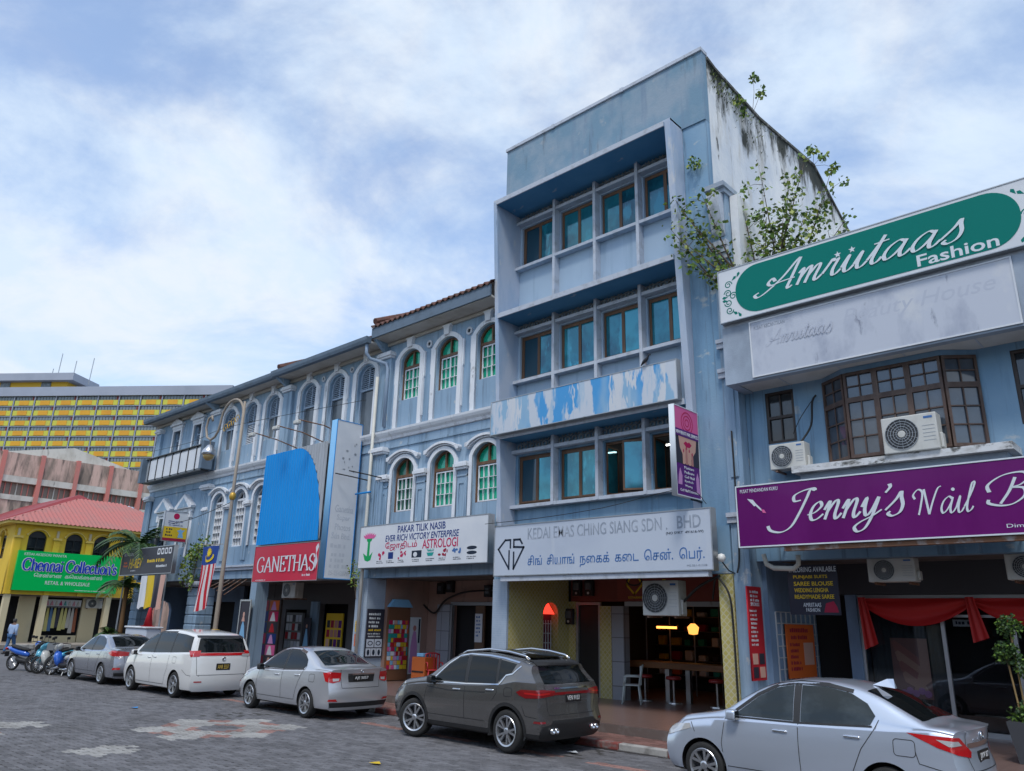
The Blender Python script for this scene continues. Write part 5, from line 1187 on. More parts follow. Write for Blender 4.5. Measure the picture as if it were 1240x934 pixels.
# ------------------------------------------------------------------ yellow corner shop across the side street
XY = -55.0
yb = thing('corner_shop', 'yellow two storey corner shop with red hipped metal roof', 'building', (-58, 17, .2))
M['yelp'] = mat('bright_yellow_paint', (.72, .47, .03), .7, layers=[((.6, .39, .03), .45, .75, (.8, .8, .8)), ((.35, .25, .06), .62, .85, (2, 2, .5))])
M['cream'] = mat('cream_paint', (.55, .47, .30), .75, layers=[((.42, .37, .26), .5, .8, (1, 1, .5))])
M['redroof'] = mat('faded_red_metal_roof', (.42, .135, .115), .6, layers=[((.34, .15, .13), .45, .7, (.6, .6, .6))])
M['cream2'] = mat('yellow_cream_moulding', (.66, .47, .10), .7)
YY0, YY1 = 14.05, 24.0
wins = [(15.35, .52), (17.5, .50), (19.2, .50), (21.6, .5)]
plate('wall', FX(XY), [rect(YY0, YY1, 3.05, 7.25)] + [[(y + p[0], p[1]) for p in arch(-w, w, 5.2, 6.55, 6.92)] for y, w in wins], -.3, 0, M['yelp'], yb)
fy = FY(YY0)
swx = (-57.2, -60.0, -63.0)
plate('wall', fy, [rect(-72, XY - .301, 3.05, 7.25)] + [[(x + p[0], p[1]) for p in arch(-.6, .6, 5.2, 6.55, 6.92)] for x in swx], -.3, 0, M['yelp'], yb)
awf = platemesh(F0, [arch(-.5, .5, 5.2, 6.55, 6.92), rect(-.44, -.02, 5.25, 5.85), rect(.02, .44, 5.25, 5.85), rect(-.44, -.02, 5.9, 6.5), rect(.02, .44, 5.9, 6.5)], -.2, -.12)
awg = platemesh(F0, [arch(-.49, .49, 5.21, 6.54, 6.9)], -.24, -.22)
ahood = hood(.60, .66, 6.62, 6.98, .09, .12)
for y, w in wins:
    o = link('window', awf, M['black'], yb, (XY, y, 0), rad(90)); link('pane', awg, M['dglass'], o)
    link('window_hood', ahood, M['cream2'], yb, (XY, y, 0), rad(90))
for x in swx:
    o = link('window', awf, M['black'], yb, (x, YY0, 0)); link('pane', awg, M['dglass'], o); link('window_hood', ahood, M['cream2'], yb, (x, YY0, 0))
for y in (14.25, 16.45, 18.38, 20.4):
    MB().box(XY, XY + .12, y - .18, y + .18, 3.06, 6.4).build('pilaster', M['yelp'], yb); MB().box(XY, XY + .2, y - .25, y + .25, 6.41, 6.55).build('pilaster_capital', M['cream2'], yb)
    MB().box(XY, XY + .09, y - .07, y + .07, 6.551, 7.0).build('pilaster_stub', M['cream'], yb)
MB().box(XY - 17, XY + .5, YY0 - .55, YY1, 7.26, 7.42).build('eave', M['cream2'], yb)
for y in (14.35, 16.42, 20.2):
    MB().box(XY - .35, XY + .05, y - .16, y + .16, .2, 3.04).build('column', M['cream'], yb)
for y0, y1 in ((15.35, 16.25), (19.05, 20.0)): MB().box(XY - 1.3, XY - 1.1, y0, y1, .2, 3.0).build('shop_pier', M['cream'], yb)
MB().box(XY - 16, XY - 2.6, YY0 + .1, YY1, .2, 3.04).build('shop_back', M['dark'], yb)
MB().box(XY - 2.6, XY - .3, YY0 + .1, YY1, 2.96, 3.04).build('ceiling', M['ceil'], yb)
MB().box(XY - 1.25, XY - 1.15, 16.5, 19.0, .2, .62).build('stall_riser', M['cream'], yb)
# hipped roof of ridged sheets
def hip():
    mb = MB(); e = (XY + .6, YY0 - .65, 7.42); W_ = 12.0; ry = YY0 + 4.6; rz = 9.75; x_end = XY - 16
    y1 = YY1 + 1.5
    # slope facing +X : from the eave x=e to ridge line x=XY-4 ; hips at both ends
    rx = XY - 4.2
    n = 90; vs = []; fs = []
    for i in range(n + 1):
        y = e[1] + (y1 - e[1]) * i / n; h = .03 * math.cos(math.pi * i)
        k = min(1, (y - e[1]) / (ry - e[1]))
        k2 = min(1, (26.5 - y) / 5.0)
        kk = min(k, max(k2, .05))
        vs += [(e[0], y, e[2] + h), (e[0] + (rx - e[0]) * kk, y, e[2] + (rz - e[2]) * kk + h)]
    fs = [(2 * i, 2 * i + 2, 2 * i + 3, 2 * i + 1) for i in range(n)]
    mb.add(vs, fs); return mb.build('roof_front', M['redroof'], yb)
hip()
mb = MB(); rx = XY - 4.2; n = 80; vs = []
for i in range(n + 1):
    x = XY + .6 - (16.6) * i / n; h = .03 * math.cos(math.pi * i); k = min(1, (XY + .6 - x) / 4.8)
    vs += [(x, YY0 - .65, 7.42 + h), (x, YY0 - .65 + 5.25 * k, 7.42 + 2.33 * k + h)]
mb.add(vs, [(2 * i, 2 * i + 1, 2 * i + 3, 2 * i + 2) for i in range(n)]).build('roof_side', M['redroof'], yb)
M['redroof2'] = mat('dark_red_metal_roof', (.26, .035, .04), .55)
mb = MB()
mb.add([(-58.5, 13.5, 7.5), (-74, 13.5, 7.5), (-74, 19, 10.4), (-60.5, 19, 10.2)], [(0, 1, 2, 3)]); mb.add([(-60.5, 19, 10.2), (-74, 19, 10.4), (-74, 24, 8), (-58.5, 24, 8)], [(0, 1, 2, 3)]); mb.add([(-58.5, 13.5, 7.5), (-60.5, 19, 10.2), (-58.5, 24, 8)], [(0, 1, 2)])
mb.build('roof_rear', M['redroof2'], yb)
# sign, goods in the window
fx_ = FX(XY + .35)
ch = signboard('shop_sign', "green Chennai Collection's sign with blue lettering on the yellow shop", fx_, 14.38, 20.45, 3.28, 5.66, .2, C_['shop_g'], None, .01, boxm=C_['shop_g'])
link('lettering_outline', strokes(fx_, serif("Chennai Collection's"), .34, .22, 0, 14.66, 20.30, 4.42, 5.26, .005, th=.002), C_['wht'], ch)
link('lettering', strokes(fx_, serif("Chennai Collection's"), .20, .08, 0, 14.70, 20.26, 4.46, 5.22, .02, th=.012), C_['roy'], ch)
text(fx_, tamil('\u0b9a\u0bc6\u0ba9\u0bcd\u0ba9\u0bc8') + '  ' + tamil('\u0b95\u0bb2\u0bc6\u0b95\u0bcd\u0bb7\u0ba9\u0bcd\u0bb8\u0bcd'), 15.45, 19.45, 4.02, 4.36, .006, C_['wht'], ch, bold=.006)
text(fx_, 'KEDAI AKSESORI WANITA', 14.70, 17.1, 5.38, 5.54, .006, C_['wht'], ch, bold=.006); text(fx_, 'RETAIL & WHOLESALE', 16.15, 18.75, 3.68, 3.9, .006, C_['wht'], ch, bold=.008)
tlines(fx_, ch, C_['wht'], 17.9, 20.3, 3.42, 1, .05, .02, .006, 21)
brackets(ch, fx_, (15, 17.5, 20), 4.5, -.36, -.2, M['rust'])
r = random.Random(3)
GAR = [mat('garment_%d' % i, c, .9) for i, c in enumerate(((.4, .05, .12), (.1, .2, .35), (.45, .42, .38), (.05, .05, .07), (.5, .25, .3), (.1, .3, .3), (.3, .1, .05), (.55, .5, .2)))]
GN = ('crimson', 'slate blue', 'grey white', 'black', 'rose pink', 'teal', 'rust brown', 'mustard yellow')
for i in range(11):
    k = r.randrange(8); y = 16.62 + i * .21; h = r.uniform(1.1, 1.6)
    g = thing('garment', '%s long garment hanging in the %s place of the yellow shop window' % (GN[k], ('first', 'second', 'third', 'fourth', 'fifth', 'sixth', 'seventh', 'eighth', 'ninth', 'tenth', 'last')[i]), 'garment', (XY - 1.1, y, 2.3 - h), group='clothes hung in the yellow shop window')
    mb = MB(); n = 6; vs = []
    for j in range(n + 1):
        v = j / n; w = .05 + .07 * v ** .6
        for s in range(7): vs.append((XY - 1.05 + .03 * math.sin(s * 2.1 + i), y + (s / 3 - 1) * w, 2.3 - v * h))
    mb.add(vs, [(j * 7 + s, j * 7 + s + 1, (j + 1) * 7 + s + 1, (j + 1) * 7 + s) for j in range(n) for s in range(6)]).build('cloth', GAR[k], g, smooth=True)
    MB().tube([(XY - 1.05, y - .06, 2.31), (XY - 1.05, y, 2.36), (XY - 1.05, y + .06, 2.31)], .012, 5).build('hanger', M['metal'], g)
rail = tag(MB().tube([(XY - 1.05, 16.5, 2.372), (XY - 1.05, 18.95, 2.372)], .015, 6).build('clothes_rail', M['metal']), 'metal clothes rail across the yellow shop window', 'rail')
band = thing('display_shelf', 'pale shelf of small pink goods above the hanging clothes', 'shelf', (XY - 1.1, 17.6, 2.42))
MB().box(XY - 1.2, XY - 1.1, 16.5, 18.95, 2.42, 2.82).build('board', C_['wht'], band)
for i in range(9): MB().prism([(16.6 + i * .26, 2.46), (16.78 + i * .26, 2.46), (16.73 + i * .26, 2.66), (16.69 + i * .26, 2.76), (16.65 + i * .26, 2.66)], 'x', XY - 1.099, XY - 1.03).build('goods', GAR[(0, 4, 4, 2, 0, 5, 2, 4, 2)[i]], band)
# ------------------------------------------------------------------ stained pink building behind
XP = -75.0
pb = thing('pink_building', 'stained pink concrete building with coral columns behind the yellow shop', 'building', (-80, 23, 0))
M['pink'] = mat('mould_stained_pink_render', (.60, .42, .35), .85, layers=[((.52, .37, .31), .45, .7, (.5, .5, .5)), ((.18, .15, .12), .44, .62, (1.2, 1.2, .3), 9, .85), ((.06, .055, .05), .53, .66, (2.5, 2.5, .4), 9, .8)])
M['coral'] = mat('coral_column_paint', (.55, .19, .16), .8, layers=[((.46, .2, .17), .45, .75, (1, 1, 1))])
M['whroof'] = mat('stained_white_gable', (.58, .57, .52), .85, layers=[((.4, .38, .33), .45, .7, (1, 1, .5)), ((.1, .1, .09), .62, .74, (2, 2, .5), 9)])
MB().box(XP - 12, XP - .5, 10, 40, 0, 14.9).build('body', M['pink'], pb)
cols = [11.5, 14.3, 17.15, 20.1, 22.95, 25.8, 28.65, 31.5, 34.4]
for y in cols: MB().box(XP - .3, XP + .25, y - .16, y + .16, 0, 15.1).build('column', M['coral'], pb)
for i in range(len(cols) - 1):
    y0, y1 = cols[i] + .161, cols[i + 1] - .161
    MB().box(XP - .4, XP + .1, y0, y1, 13.05, 15.0).build('parapet_panel', M['pink'], pb)
    MB().box(XP - .4, XP + .12, y0, y1, 12.51, 13.04).build('lintel', M['whroof'], pb)
    w = MB().box(XP - .45, XP - .38, y0, y1, 11.45, 12.50).build('window', mat('dusty_louvre_glass', (.20, .16, .13), .4) if i == 0 else M['louv'], pb)
    if i == 0: M['louv'] = w.data.materials[0]
    for k in range(1, 6): MB().box(XP - .37, XP - .31, y0 + (y1 - y0) * k / 6 - .04, y0 + (y1 - y0) * k / 6 + .04, 11.46, 12.49).build('mullion', M['coral'] if k % 3 else M['whroof'], w)
    MB().box(XP - .4, XP + .05, y0, y1, 9.2, 11.0).build('spandrel', M['pink'], pb)
    MB().box(XP - .4, XP + .12, y0, y1, 11.01, 11.44).build('sill_band', M['whroof'], pb)
    MB().box(XP - .5, XP + .5, y0 + .1, y1 - .1, 9.0, 9.18).build('sunshade', M['whroof'], pb)
    MB().box(XP - .45, XP - .38, y0, y1, 6, 8.99).build('window', M['louv'], pb)
MB().prism([(10, 15.02), (10, 15.25), (17.3, 15.35), (23.2, 16.7), (29.6, 15.2), (29.6, 15.02)], 'x', XP - 3, XP - 2.6).build('gable', M['whroof'], pb)
MB().add([(XP - 2.6, 17.3, 15.34), (XP - 2.6, 23.2, 16.69), (XP - 13, 23.2, 16.69), (XP - 13, 17.3, 15.34), (XP - 2.6, 29.6, 15.2), (XP - 13, 29.6, 15.2)], [(0, 1, 2, 3), (1, 4, 5, 2)]).build('gable_roof', M['whroof'], pb)
t = thing('tarpaulin', 'crumpled blue white tarpaulin hanging from the pink building windows', 'tarpaulin', (XP + .2, 26.5, 11))
r = random.Random(8); n, m_ = 14, 6; vs = []
for j in range(m_ + 1):
    for i in range(n + 1):
        vs.append((XP + .3 + r.uniform(-.12, .12), 26.0 + i * .17, 11.75 - .05 * i * .3 - j * .16 * (1 + .5 * math.sin(i * .9)) + r.uniform(-.05, .05)))
MB().add(vs, [(j * (n + 1) + i, j * (n + 1) + i + 1, (j + 1) * (n + 1) + i + 1, (j + 1) * (n + 1) + i) for j in range(m_) for i in range(n)]).build('sheet', C_['palebl'], t)
# ------------------------------------------------------------------ yellow grid slab block far behind
HD = 150.0
hb = thing('slab_block', 'long grey slab block with rows of yellow and orange balcony panels', 'building', (-230.1, 73.06, 0), local=True)
hb.rotation_euler = (0, 0, 0.642)
M['hgrey'] = mat('pale_blue_grey_concrete', (.32, .35, .42), .8, layers=[((.26, .29, .35), .45, .75, (.1, .1, .1))])
M['hlime'] = mat('lime_yellow_panel', (.55, .52, .06), .7, layers=[((.48, .47, .08), .45, .7, (.3, .3, .3))]); M['horg'] = mat('orange_yellow_panel', (.66, .33, .02), .7, layers=[((.6, .27, .02), .45, .7, (.3, .3, .3))]); M['hred'] = mat('dull_red_panel', (.16, .03, .03), .7)
M['hwin'] = mat('grey_strip_window', (.10, .12, .13), .3, layers=[((.2, .22, .23), .5, .6, (.6, .6, .6))]); M['hyel'] = mat('strong_yellow_wall', (.6, .36, .02), .7)
BW, BH = 6.5, 3.0
HL0, NB, NR = -39.8, 12, 9
ZT = 61.4
MB().box(HL0 - 1, HL0 + NB * BW + 1, .6, 14, 0, ZT).build('body', M['hwin'], hb)
MB().box(HL0 - 1.2, HL0 + NB * BW + 1.2, -.6, 15, ZT, ZT + 2.7).build('roof_band', M['hgrey'], hb)
lime_me = MB().box(.35, BW - .35, -.12, .5, .25, BH * .58).mesh(); org_me = MB().box(BW * .27, BW * .73, -.2, -.121, .35, BH * .55).mesh()
strip = MB()
for k in range(6): strip.box(.5 + k * (BW - .9) / 6, .5 + k * (BW - .9) / 6 + (BW - .9) / 6 - .14, .1, .3, BH * .62, BH * .95)
strip = strip.mesh(); redm = MB().box(BW - 1.05, BW - .35, .05, .35, BH * .6, BH * .97).mesh()
for m__, me in ((M['hlime'], lime_me), (M['horg'], org_me), (M['hred'], redm)): me.materials.append(m__)
M['hpane'] = mat('pale_strip_window_pane', (.17, .20, .22), .25); strip.materials.append(M['hpane'])
for c in range(NB + 1): MB().box(HL0 + c * BW - .14, HL0 + c * BW + .14, -.25, .6, 0, ZT - .002).build('fin', M['hgrey'], hb)
for rr_ in range(NR):
    z = ZT - (rr_ + 1) * BH
    MB().box(HL0, HL0 + NB * BW, -.14, .58, z - .05, z + .13).build('floor_band', M['hgrey'], hb)
    for c in range(NB):
        w = link('balcony_panel', lime_me, None, hb, (HL0 + c * BW, 0, z)); link('inset_panel', org_me, None, w)
        link('window', strip, None, hb, (HL0 + c * BW, 0, z))
        if (c + rr_) % 2 == 0: link('red_panel', redm, None, hb, (HL0 + c * BW, 0, z))
px0 = -46; px1 = -10
MB().box(px0, px1 - 3, 2, 10, ZT + 2.7, ZT + 5).build('penthouse', M['hyel'], hb); MB().box(px0 - 1, px1, 0, 12, ZT + 5, ZT + 7.2).build('penthouse_roof', M['hgrey'], hb)
for k in range(2): MB().box(px1 - 11 - k * 13, px1 - 8 - k * 13, 1.8, 1.99, ZT + 2.9, ZT + 4.9).build('penthouse_window', M['hwin'], hb)
for x, h in ((px1 - 9, 11), (px1 - 4, 8), (px1 + 1.5, 9), (px1 - 11, 5)): MB().tube([(x, 5, ZT + 5), (x + .3, 5, ZT + 6.2 + h * .8)], .12, 5).build('aerial', M['metal'], hb)
# ------------------------------------------------------------------ unseen row added across the street, behind the viewer, to shade the street and show in the glass
OPC = (('cream', (.42, .37, .28)), ('grey', (.28, .29, .30)), ('ochre', (.36, .24, .10)), ('pale green', (.25, .33, .26)), ('brown', (.20, .15, .12)), ('dull white', (.45, .45, .43)))
ow = platemesh(F0, [rect(-.7, .7, 0, 1.5), rect(-.62, -.04, .08, 1.42), rect(.04, .62, .08, 1.42)], -.04, .05); og = platemesh(F0, [rect(-.66, .66, .04, 1.46)], -.02, -.01)
ORD = ('first', 'second', 'third', 'fourth', 'fifth', 'sixth', 'seventh', 'eighth', 'ninth', 'tenth')
for k in range(10):
    cn, cc_ = OPC[(k * 5) % 6]; x0 = -58 + k * 7.5; hh = (9.2, 10.4, 8.4)[k % 3]
    t = thing('unseen_opposite_shop', '%s shophouse, %s from the left in the unseen row added behind the viewer for shade' % (cn, ORD[k]), 'shophouse', (x0 + 3.7, -13, 0), group='unseen shophouses added across the street')
    m_ = mat('opposite_wall_%d' % k, cc_, .8)
    MB().box(x0, x0 + 7.48, -24, -12.5, 3.4, hh).build('wall', m_, t); MB().box(x0, x0 + 7.48, -24, -14.8, 0, 3.39).build('shop_back', M['dark'], t)
    for dx in (.3, 7.15): MB().box(x0 + dx - .28, x0 + dx + .28, -13.1, -12.55, 0, 3.39).build('column', m_, t)
    MB().box(x0 - .02, x0 + 7.5, -12.49, -12.2, hh - .4, hh - .1).build('cornice', M['white'], t)
    for z in (4.2, 6.8):
        for dx in (1.5, 3.75, 6.0):
            if z + 1.6 < hh - .4: w = link('window', ow, M['brown'], t, (x0 + dx, -12.49, z), math.pi); link('pane', og, M['dglass'], w)
# ------------------------------------------------------------------ cars (local frame: nose towards -x, near side -y)
def pch(pts):
    xs = np.array([p[0] for p in pts], float); ys = np.array([p[1] for p in pts], float); h = np.diff(xs); dl = np.diff(ys) / h
    m_ = np.zeros(len(xs)); m_[0] = dl[0]; m_[-1] = dl[-1]
    for i in range(1, len(xs) - 1):
        if dl[i - 1] * dl[i] > 0: w1, w2 = 2 * h[i] + h[i - 1], h[i] + 2 * h[i - 1]; m_[i] = (w1 + w2) / (w1 / dl[i - 1] + w2 / dl[i])
    def f_(x):
        x = min(max(x, xs[0]), xs[-1]); i = min(max(int(np.searchsorted(xs, x)) - 1, 0), len(xs) - 2); t = (x - xs[i]) / h[i]
        return float((2 * t ** 3 - 3 * t * t + 1) * ys[i] + (t ** 3 - 2 * t * t + t) * h[i] * m_[i] + (-2 * t ** 3 + 3 * t * t) * ys[i + 1] + (t ** 3 - t * t) * h[i] * m_[i + 1])
    return f_
def carpaint(name, c, metal=.8, rough=.25, coat=1.0):
    m = mat(name, c, rough, metal, coat=coat); return m
M['carglass'] = mat('tinted_car_glass', (.006, .008, .009), .03, spec=.35)
M['carglass2'] = mat('lighter_tinted_car_glass', (.06, .075, .08), .03, spec=.9)
M['chrome'] = mat('chrome_trim', (.75, .76, .78), .12, 1.0)
M['redlens'] = mat('red_lamp_lens', (.48, .012, .015), .12, coat=.8); M['clearlens'] = mat('clear_lamp_lens', (.6, .6, .6), .1, .3, coat=.8)
M['redlens2'] = mat('dark_red_lamp_lens', (.20, .012, .014), .12, coat=.8); M['trim'] = mat('black_plastic_trim', (.02, .02, .021), .5); M['seam'] = mat('panel_gap', (.02, .02, .022), .7)
M['alloy'] = mat('silver_alloy', (.55, .56, .58), .3, .9); M['darkalloy'] = mat('dark_alloy', (.06, .06, .065), .35, .8)
M['plateb'] = mat('black_number_plate', (.012, .012, .012), .4); M['platew'] = mat('plate_white_digits', (.75, .75, .75), .5); M['platey'] = mat('plate_gold_digits', (.7, .5, .1), .5)
TYRE = {}
def wheel_meshes(r, w, spokes, twin):
    key = (r, w, spokes, twin)
    if key in TYRE: return TYRE[key]
    rr = r * .69
    ty = MB().lathe([(rr, -w / 2 + .01), (rr + .02, -w / 2), (r - .03, -w / 2), (r - .005, -w / 2 + .02), (r, -w / 4), (r, w / 4), (r - .005, w / 2 - .02), (r - .03, w / 2), (rr + .02, w / 2), (rr, w / 2 - .01), (rr, -w / 2 + .01)], n=36, axis='y', cap=False).mesh(True)
    rim = MB().lathe([(rr + .012, -w / 2 - .004), (rr + .004, -w / 2 - .012), (rr - .02, -w / 2 + .0), (rr - .03, -w / 2 + .05), (rr - .03, w / 2)], n=36, axis='y', cap=False)
    for k in range(spokes):
        a = 2 * math.pi * k / spokes
        for off in ((-.10, .10) if twin else (0,)):
            aa = a + off; b_ = a + off * 2.3
            p0 = Vector((math.cos(a + off * .6) * .05, 0, math.sin(a + off * .6) * .05)); p1 = Vector((math.cos(b_ if twin else aa) * (rr - .012), 0, math.sin(b_ if twin else aa) * (rr - .012)))
            q = (p1 - p0).normalized(); s_ = Vector((-q.z, 0, q.x)); w0, w1 = (.014, .020) if twin else (.024, .036)
            y0, y1 = -w / 2 + .0, -w / 2 + .045
            vs = [p0 + s_ * w0 + Vector((0, y0 + .012, 0)), p0 - s_ * w0 + Vector((0, y0 + .012, 0)), p1 - s_ * w1 + Vector((0, y0, 0)), p1 + s_ * w1 + Vector((0, y0, 0))]
            vs += [v + Vector((0, .04, 0)) for v in vs]
            rim.add(vs, [(0, 1, 2, 3), (7, 6, 5, 4), (0, 4, 5, 1), (1, 5, 6, 2), (2, 6, 7, 3), (3, 7, 4, 0)])
    rim.lathe([(0.0, -w / 2 - .002), (.035, -w / 2 - .002), (.055, -w / 2 + .008), (.06, -w / 2 + .05), (.06, w / 2 - .02)], n=18, axis='y')
    rim = rim.mesh()
    back = MB().lathe([(0, -w / 2 + .09), (rr - .03, -w / 2 + .09), (rr - .03, w / 2 - .03), (0, w / 2 - .03)], n=24, axis='y').mesh()
    TYRE[key] = (ty, rim, back); return TYRE[key]

def make_car(name, label, loc, rz, sp, paint, group='cars parked along the kerb'):
    t = thing(name, label, 'car', loc, rz, group=group, local=True)
    L, W, zb = sp['L'], sp['W'], sp['zb']; hx = L / 2
    top, belt = pch(sp['top']), pch(sp['belt']); wid = pch(sp['wid']); rx = pch(sp['rear']); fx = pch(sp['front']); tum = sp.get('tum', .42)
    xs_ = np.unique(np.concatenate([np.linspace(0, .5, 9), np.linspace(.5, L - .5, 44), np.linspace(L - .5, L, 11)]))
    rz0 = sp.get('rzone', .6); fz0 = .5
    def endx(x, y, z):
        w = W / 2
        if x > L - rz0:
            k = (x - (L - rz0)) / rz0; xr = L + rx(z) - sp.get('rcurve', .10) * (abs(y) / w) ** 2.4
            return (L - rz0) + k * (xr - (L - rz0))
        if x < fz0:
            k = 1 - x / fz0; xf = fx(z) + .22 * (abs(y) / w) ** 2.4
            return fz0 + k * (xf - fz0)
        return x
    def section(x):
        T, B = top(x), belt(x); w = wid(x) * W / 2; B = min(B, T - .015); h = T - B; b = zb(x) if callable(zb) else zb
        hb_ = B - b
        drop = min(.075, .35 * h); ze = T - drop; we = .93 * w - tum * max(ze - B, 0)
        pts = [(0, b), (.55 * w, b), (.86 * w, b), (.945 * w, b + .035), (.972 * w, b + .11), (.985 * w, b + .30 * hb_), (1.0 * w, b + .52 * hb_), (.998 * w, b + .68 * hb_), (.985 * w, b + .84 * hb_), (.965 * w, B - .015), (.935 * w, B + .006)]
        for k in (.25, .5, .75, 1): pts.append((.935 * w + (we - .935 * w) * k + .012 * math.sin(k * math.pi), B + .006 + (ze - B - .006) * k))
        pts += [(we - .035, ze + drop * .45), (we - .12, ze + drop * .72), (we * .62, T - .014), (we * .32, T - .004), (0, T)]
        return pts
    vs, fs = [], []; secs = []
    for x in xs_:
        s = section(float(x)); n = len(s); ring = [(-y, z) for y, z in s] + [(y, z) for y, z in s[-2:0:-1]]
        secs.append(ring)
        vs += [(endx(float(x), y, z) - hx, y, z) for y, z in ring]
    N = len(secs[0])
    for i in range(len(xs_) - 1):
        for k in range(N): fs.append((i * N + k, i * N + (k + 1) % N, (i + 1) * N + (k + 1) % N, (i + 1) * N + k))
    # end caps as grids of rows
    n = N // 2 + 1
    for end, base in ((0, 0), (1, (len(xs_) - 1) * N)):
        rows = []
        for k in range(n):
            a = base + k; b = base + (N - k) % N
            if a == b: rows.append([a]); continue
            pa, pb = Vector(vs[a]), Vector(vs[b]); row = [a]
            for c in range(1, 10):
                y = pa.y + (pb.y - pa.y) * c / 10; z = pa.z
                vs.append((endx(L if end else 0, y, z) - hx, y, z)); row.append(len(vs) - 1)
            row.append(b); rows.append(row)
        for r0, r1 in zip(rows[:-1], rows[1:]):
            if len(r0) == 1: fs += [(r0[0], r1[c], r1[c + 1]) for c in range(len(r1) - 1)]
            elif len(r1) == 1: fs += [(r0[c], r1[0], r0[c + 1]) for c in range(len(r0) - 1)]
            else: fs += [(r0[c], r1[c], r1[c + 1], r0[c + 1]) for c in range(len(r0) - 1)]
    me = bpy.data.meshes.new('body'); me.from_pydata(vs, [], fs)
    bm = bmesh.new(); bm.from_mesh(me); bmesh.ops.remove_doubles(bm, verts=bm.verts, dist=.0008); bmesh.ops.recalc_face_normals(bm, faces=bm.faces)
    bvh = BVHTree.FromBMesh(bm); bm.to_mesh(me); bm.free()
    me.polygons.foreach_set('use_smooth', [True] * len(me.polygons))
    # wheel arches
    r = sp['r']; wxs = (sp['fo'] - hx, sp['fo'] + sp['wb'] - hx)
    ar = r + sp.get('gap', .055)
    cut = MB()
    for wx in wxs:
        for s in (-1, 1):
            cut.lathe([(0, s * (W / 2 - .34)), (ar, s * (W / 2 - .34)), (ar, s * (W / 2 + .2)), (0, s * (W / 2 + .2))], (wx, 0, r), 40, 'y')
    cm = cut.mesh(); co = bpy.data.objects.new('cut', cm); COL.objects.link(co)
    bo = bpy.data.objects.new('body', me); COL.objects.link(bo); md = bo.modifiers.new('b', 'BOOLEAN'); md.object = co; md.operation = 'DIFFERENCE'; md.solver = 'EXACT'
    dg = bpy.context.evaluated_depsgraph_get(); me2 = bpy.data.meshes.new_from_object(bo.evaluated_get(dg)); bpy.data.objects.remove(bo); bpy.data.objects.remove(co)
    me2.materials.clear(); me2.materials.append(paint); me2.materials.append(M['trim'])
    # wells and underside in black
    for p in me2.polygons:
        c = p.center
        if c.z < (sp.get('cladz', 0.0)) or (abs(p.normal.z) > .8 and c.z < .35): p.material_index = 1
        for wx in wxs:
            dd = math.hypot(c.x - wx, c.z - r)
            if dd < ar * 1.002 and abs(c.y) < W / 2 - .015 and (dd > ar * .93 or abs(c.y) < W / 2 - .3): p.material_index = 1
    body = link('body', me2, None, t)
    try: me2.set_sharp_from_angle(angle=rad(40))
    except Exception: pass
    def proj(o, d):
        h_, nrm, _, _ = bvh.ray_cast(Vector(o), Vector(d)); return (h_, nrm) if h_ is not None else (None, None)
    def pt(view, u, v, eps):
        if view == 'side': o, d = (u - hx, -3, v), (0, 1, 0)
        elif view == 'rear': o, d = (hx + 3, u, v), (-1, 0, 0)
        elif view == 'top': o, d = (u - hx, v, 4), (0, 0, -1)
        elif view == 'front': o, d = (-hx - 3, u, v), (1, 0, 0)
        else:      # rear-left corner seen diagonally; u measured round the corner (negative = along the side)
            s2 = math.sqrt(.5); cx, cy = hx, -W / 2
            o = (cx + u * s2 * s2 + 3 * s2, cy + u * s2 * s2 - 3 * s2, v); d = (-s2, s2, 0)
        h_, nrm = proj(o, d)
        if h_ is None: return None
        return h_ + nrm * eps
    def decal(nm, view, poly, m, parent, eps=.004, grid=.05, mirror=True):
        bm = bmesh.new(); f_ = bm.faces.new([bm.verts.new((p[0], p[1], 0)) for p in poly])
        bmesh.ops.triangulate(bm, faces=bm.faces[:])
        us = [p[0] for p in poly]; vv = [p[1] for p in poly]
        for ax, lo, hi in ((0, min(us), max(us)), (1, min(vv), max(vv))):
            k = math.ceil(lo / grid) * grid
            while k < hi:
                co_ = (k, 0, 0) if ax == 0 else (0, k, 0); no = (1, 0, 0) if ax == 0 else (0, 1, 0)
                bmesh.ops.bisect_plane(bm, geom=bm.verts[:] + bm.edges[:] + bm.faces[:], plane_co=co_, plane_no=no); k += grid
        bad = []
        for v in bm.verts:
            q = pt(view, v.co.x, v.co.y, eps)
            if q is None: bad.append(v)
            else: v.co = q
        if bad: bmesh.ops.delete(bm, geom=bad, context='VERTS')
        mb = MB(); bm.verts.index_update(); vs0 = [v.co.copy() for v in bm.verts]; fs0 = [[v.index for v in f.verts] for f in bm.faces]; bm.free()
        outs = []
        for sgn in ((1, -1) if (mirror and view in ('side', 'diag')) else (1,)):
            me_ = bpy.data.meshes.new('d'); me_.from_pydata([(v.x, v.y * sgn, v.z) for v in vs0], [], [f if sgn > 0 else f[::-1] for f in fs0])
            bm2 = bmesh.new(); bm2.from_mesh(me_); bmesh.ops.remove_doubles(bm2, verts=bm2.verts, dist=.0005); bm2.to_mesh(me_); bm2.free()
            me_.polygons.foreach_set('use_smooth', [True] * len(me_.polygons)); outs.append(link(nm, me_, m, parent))
        return outs[0]
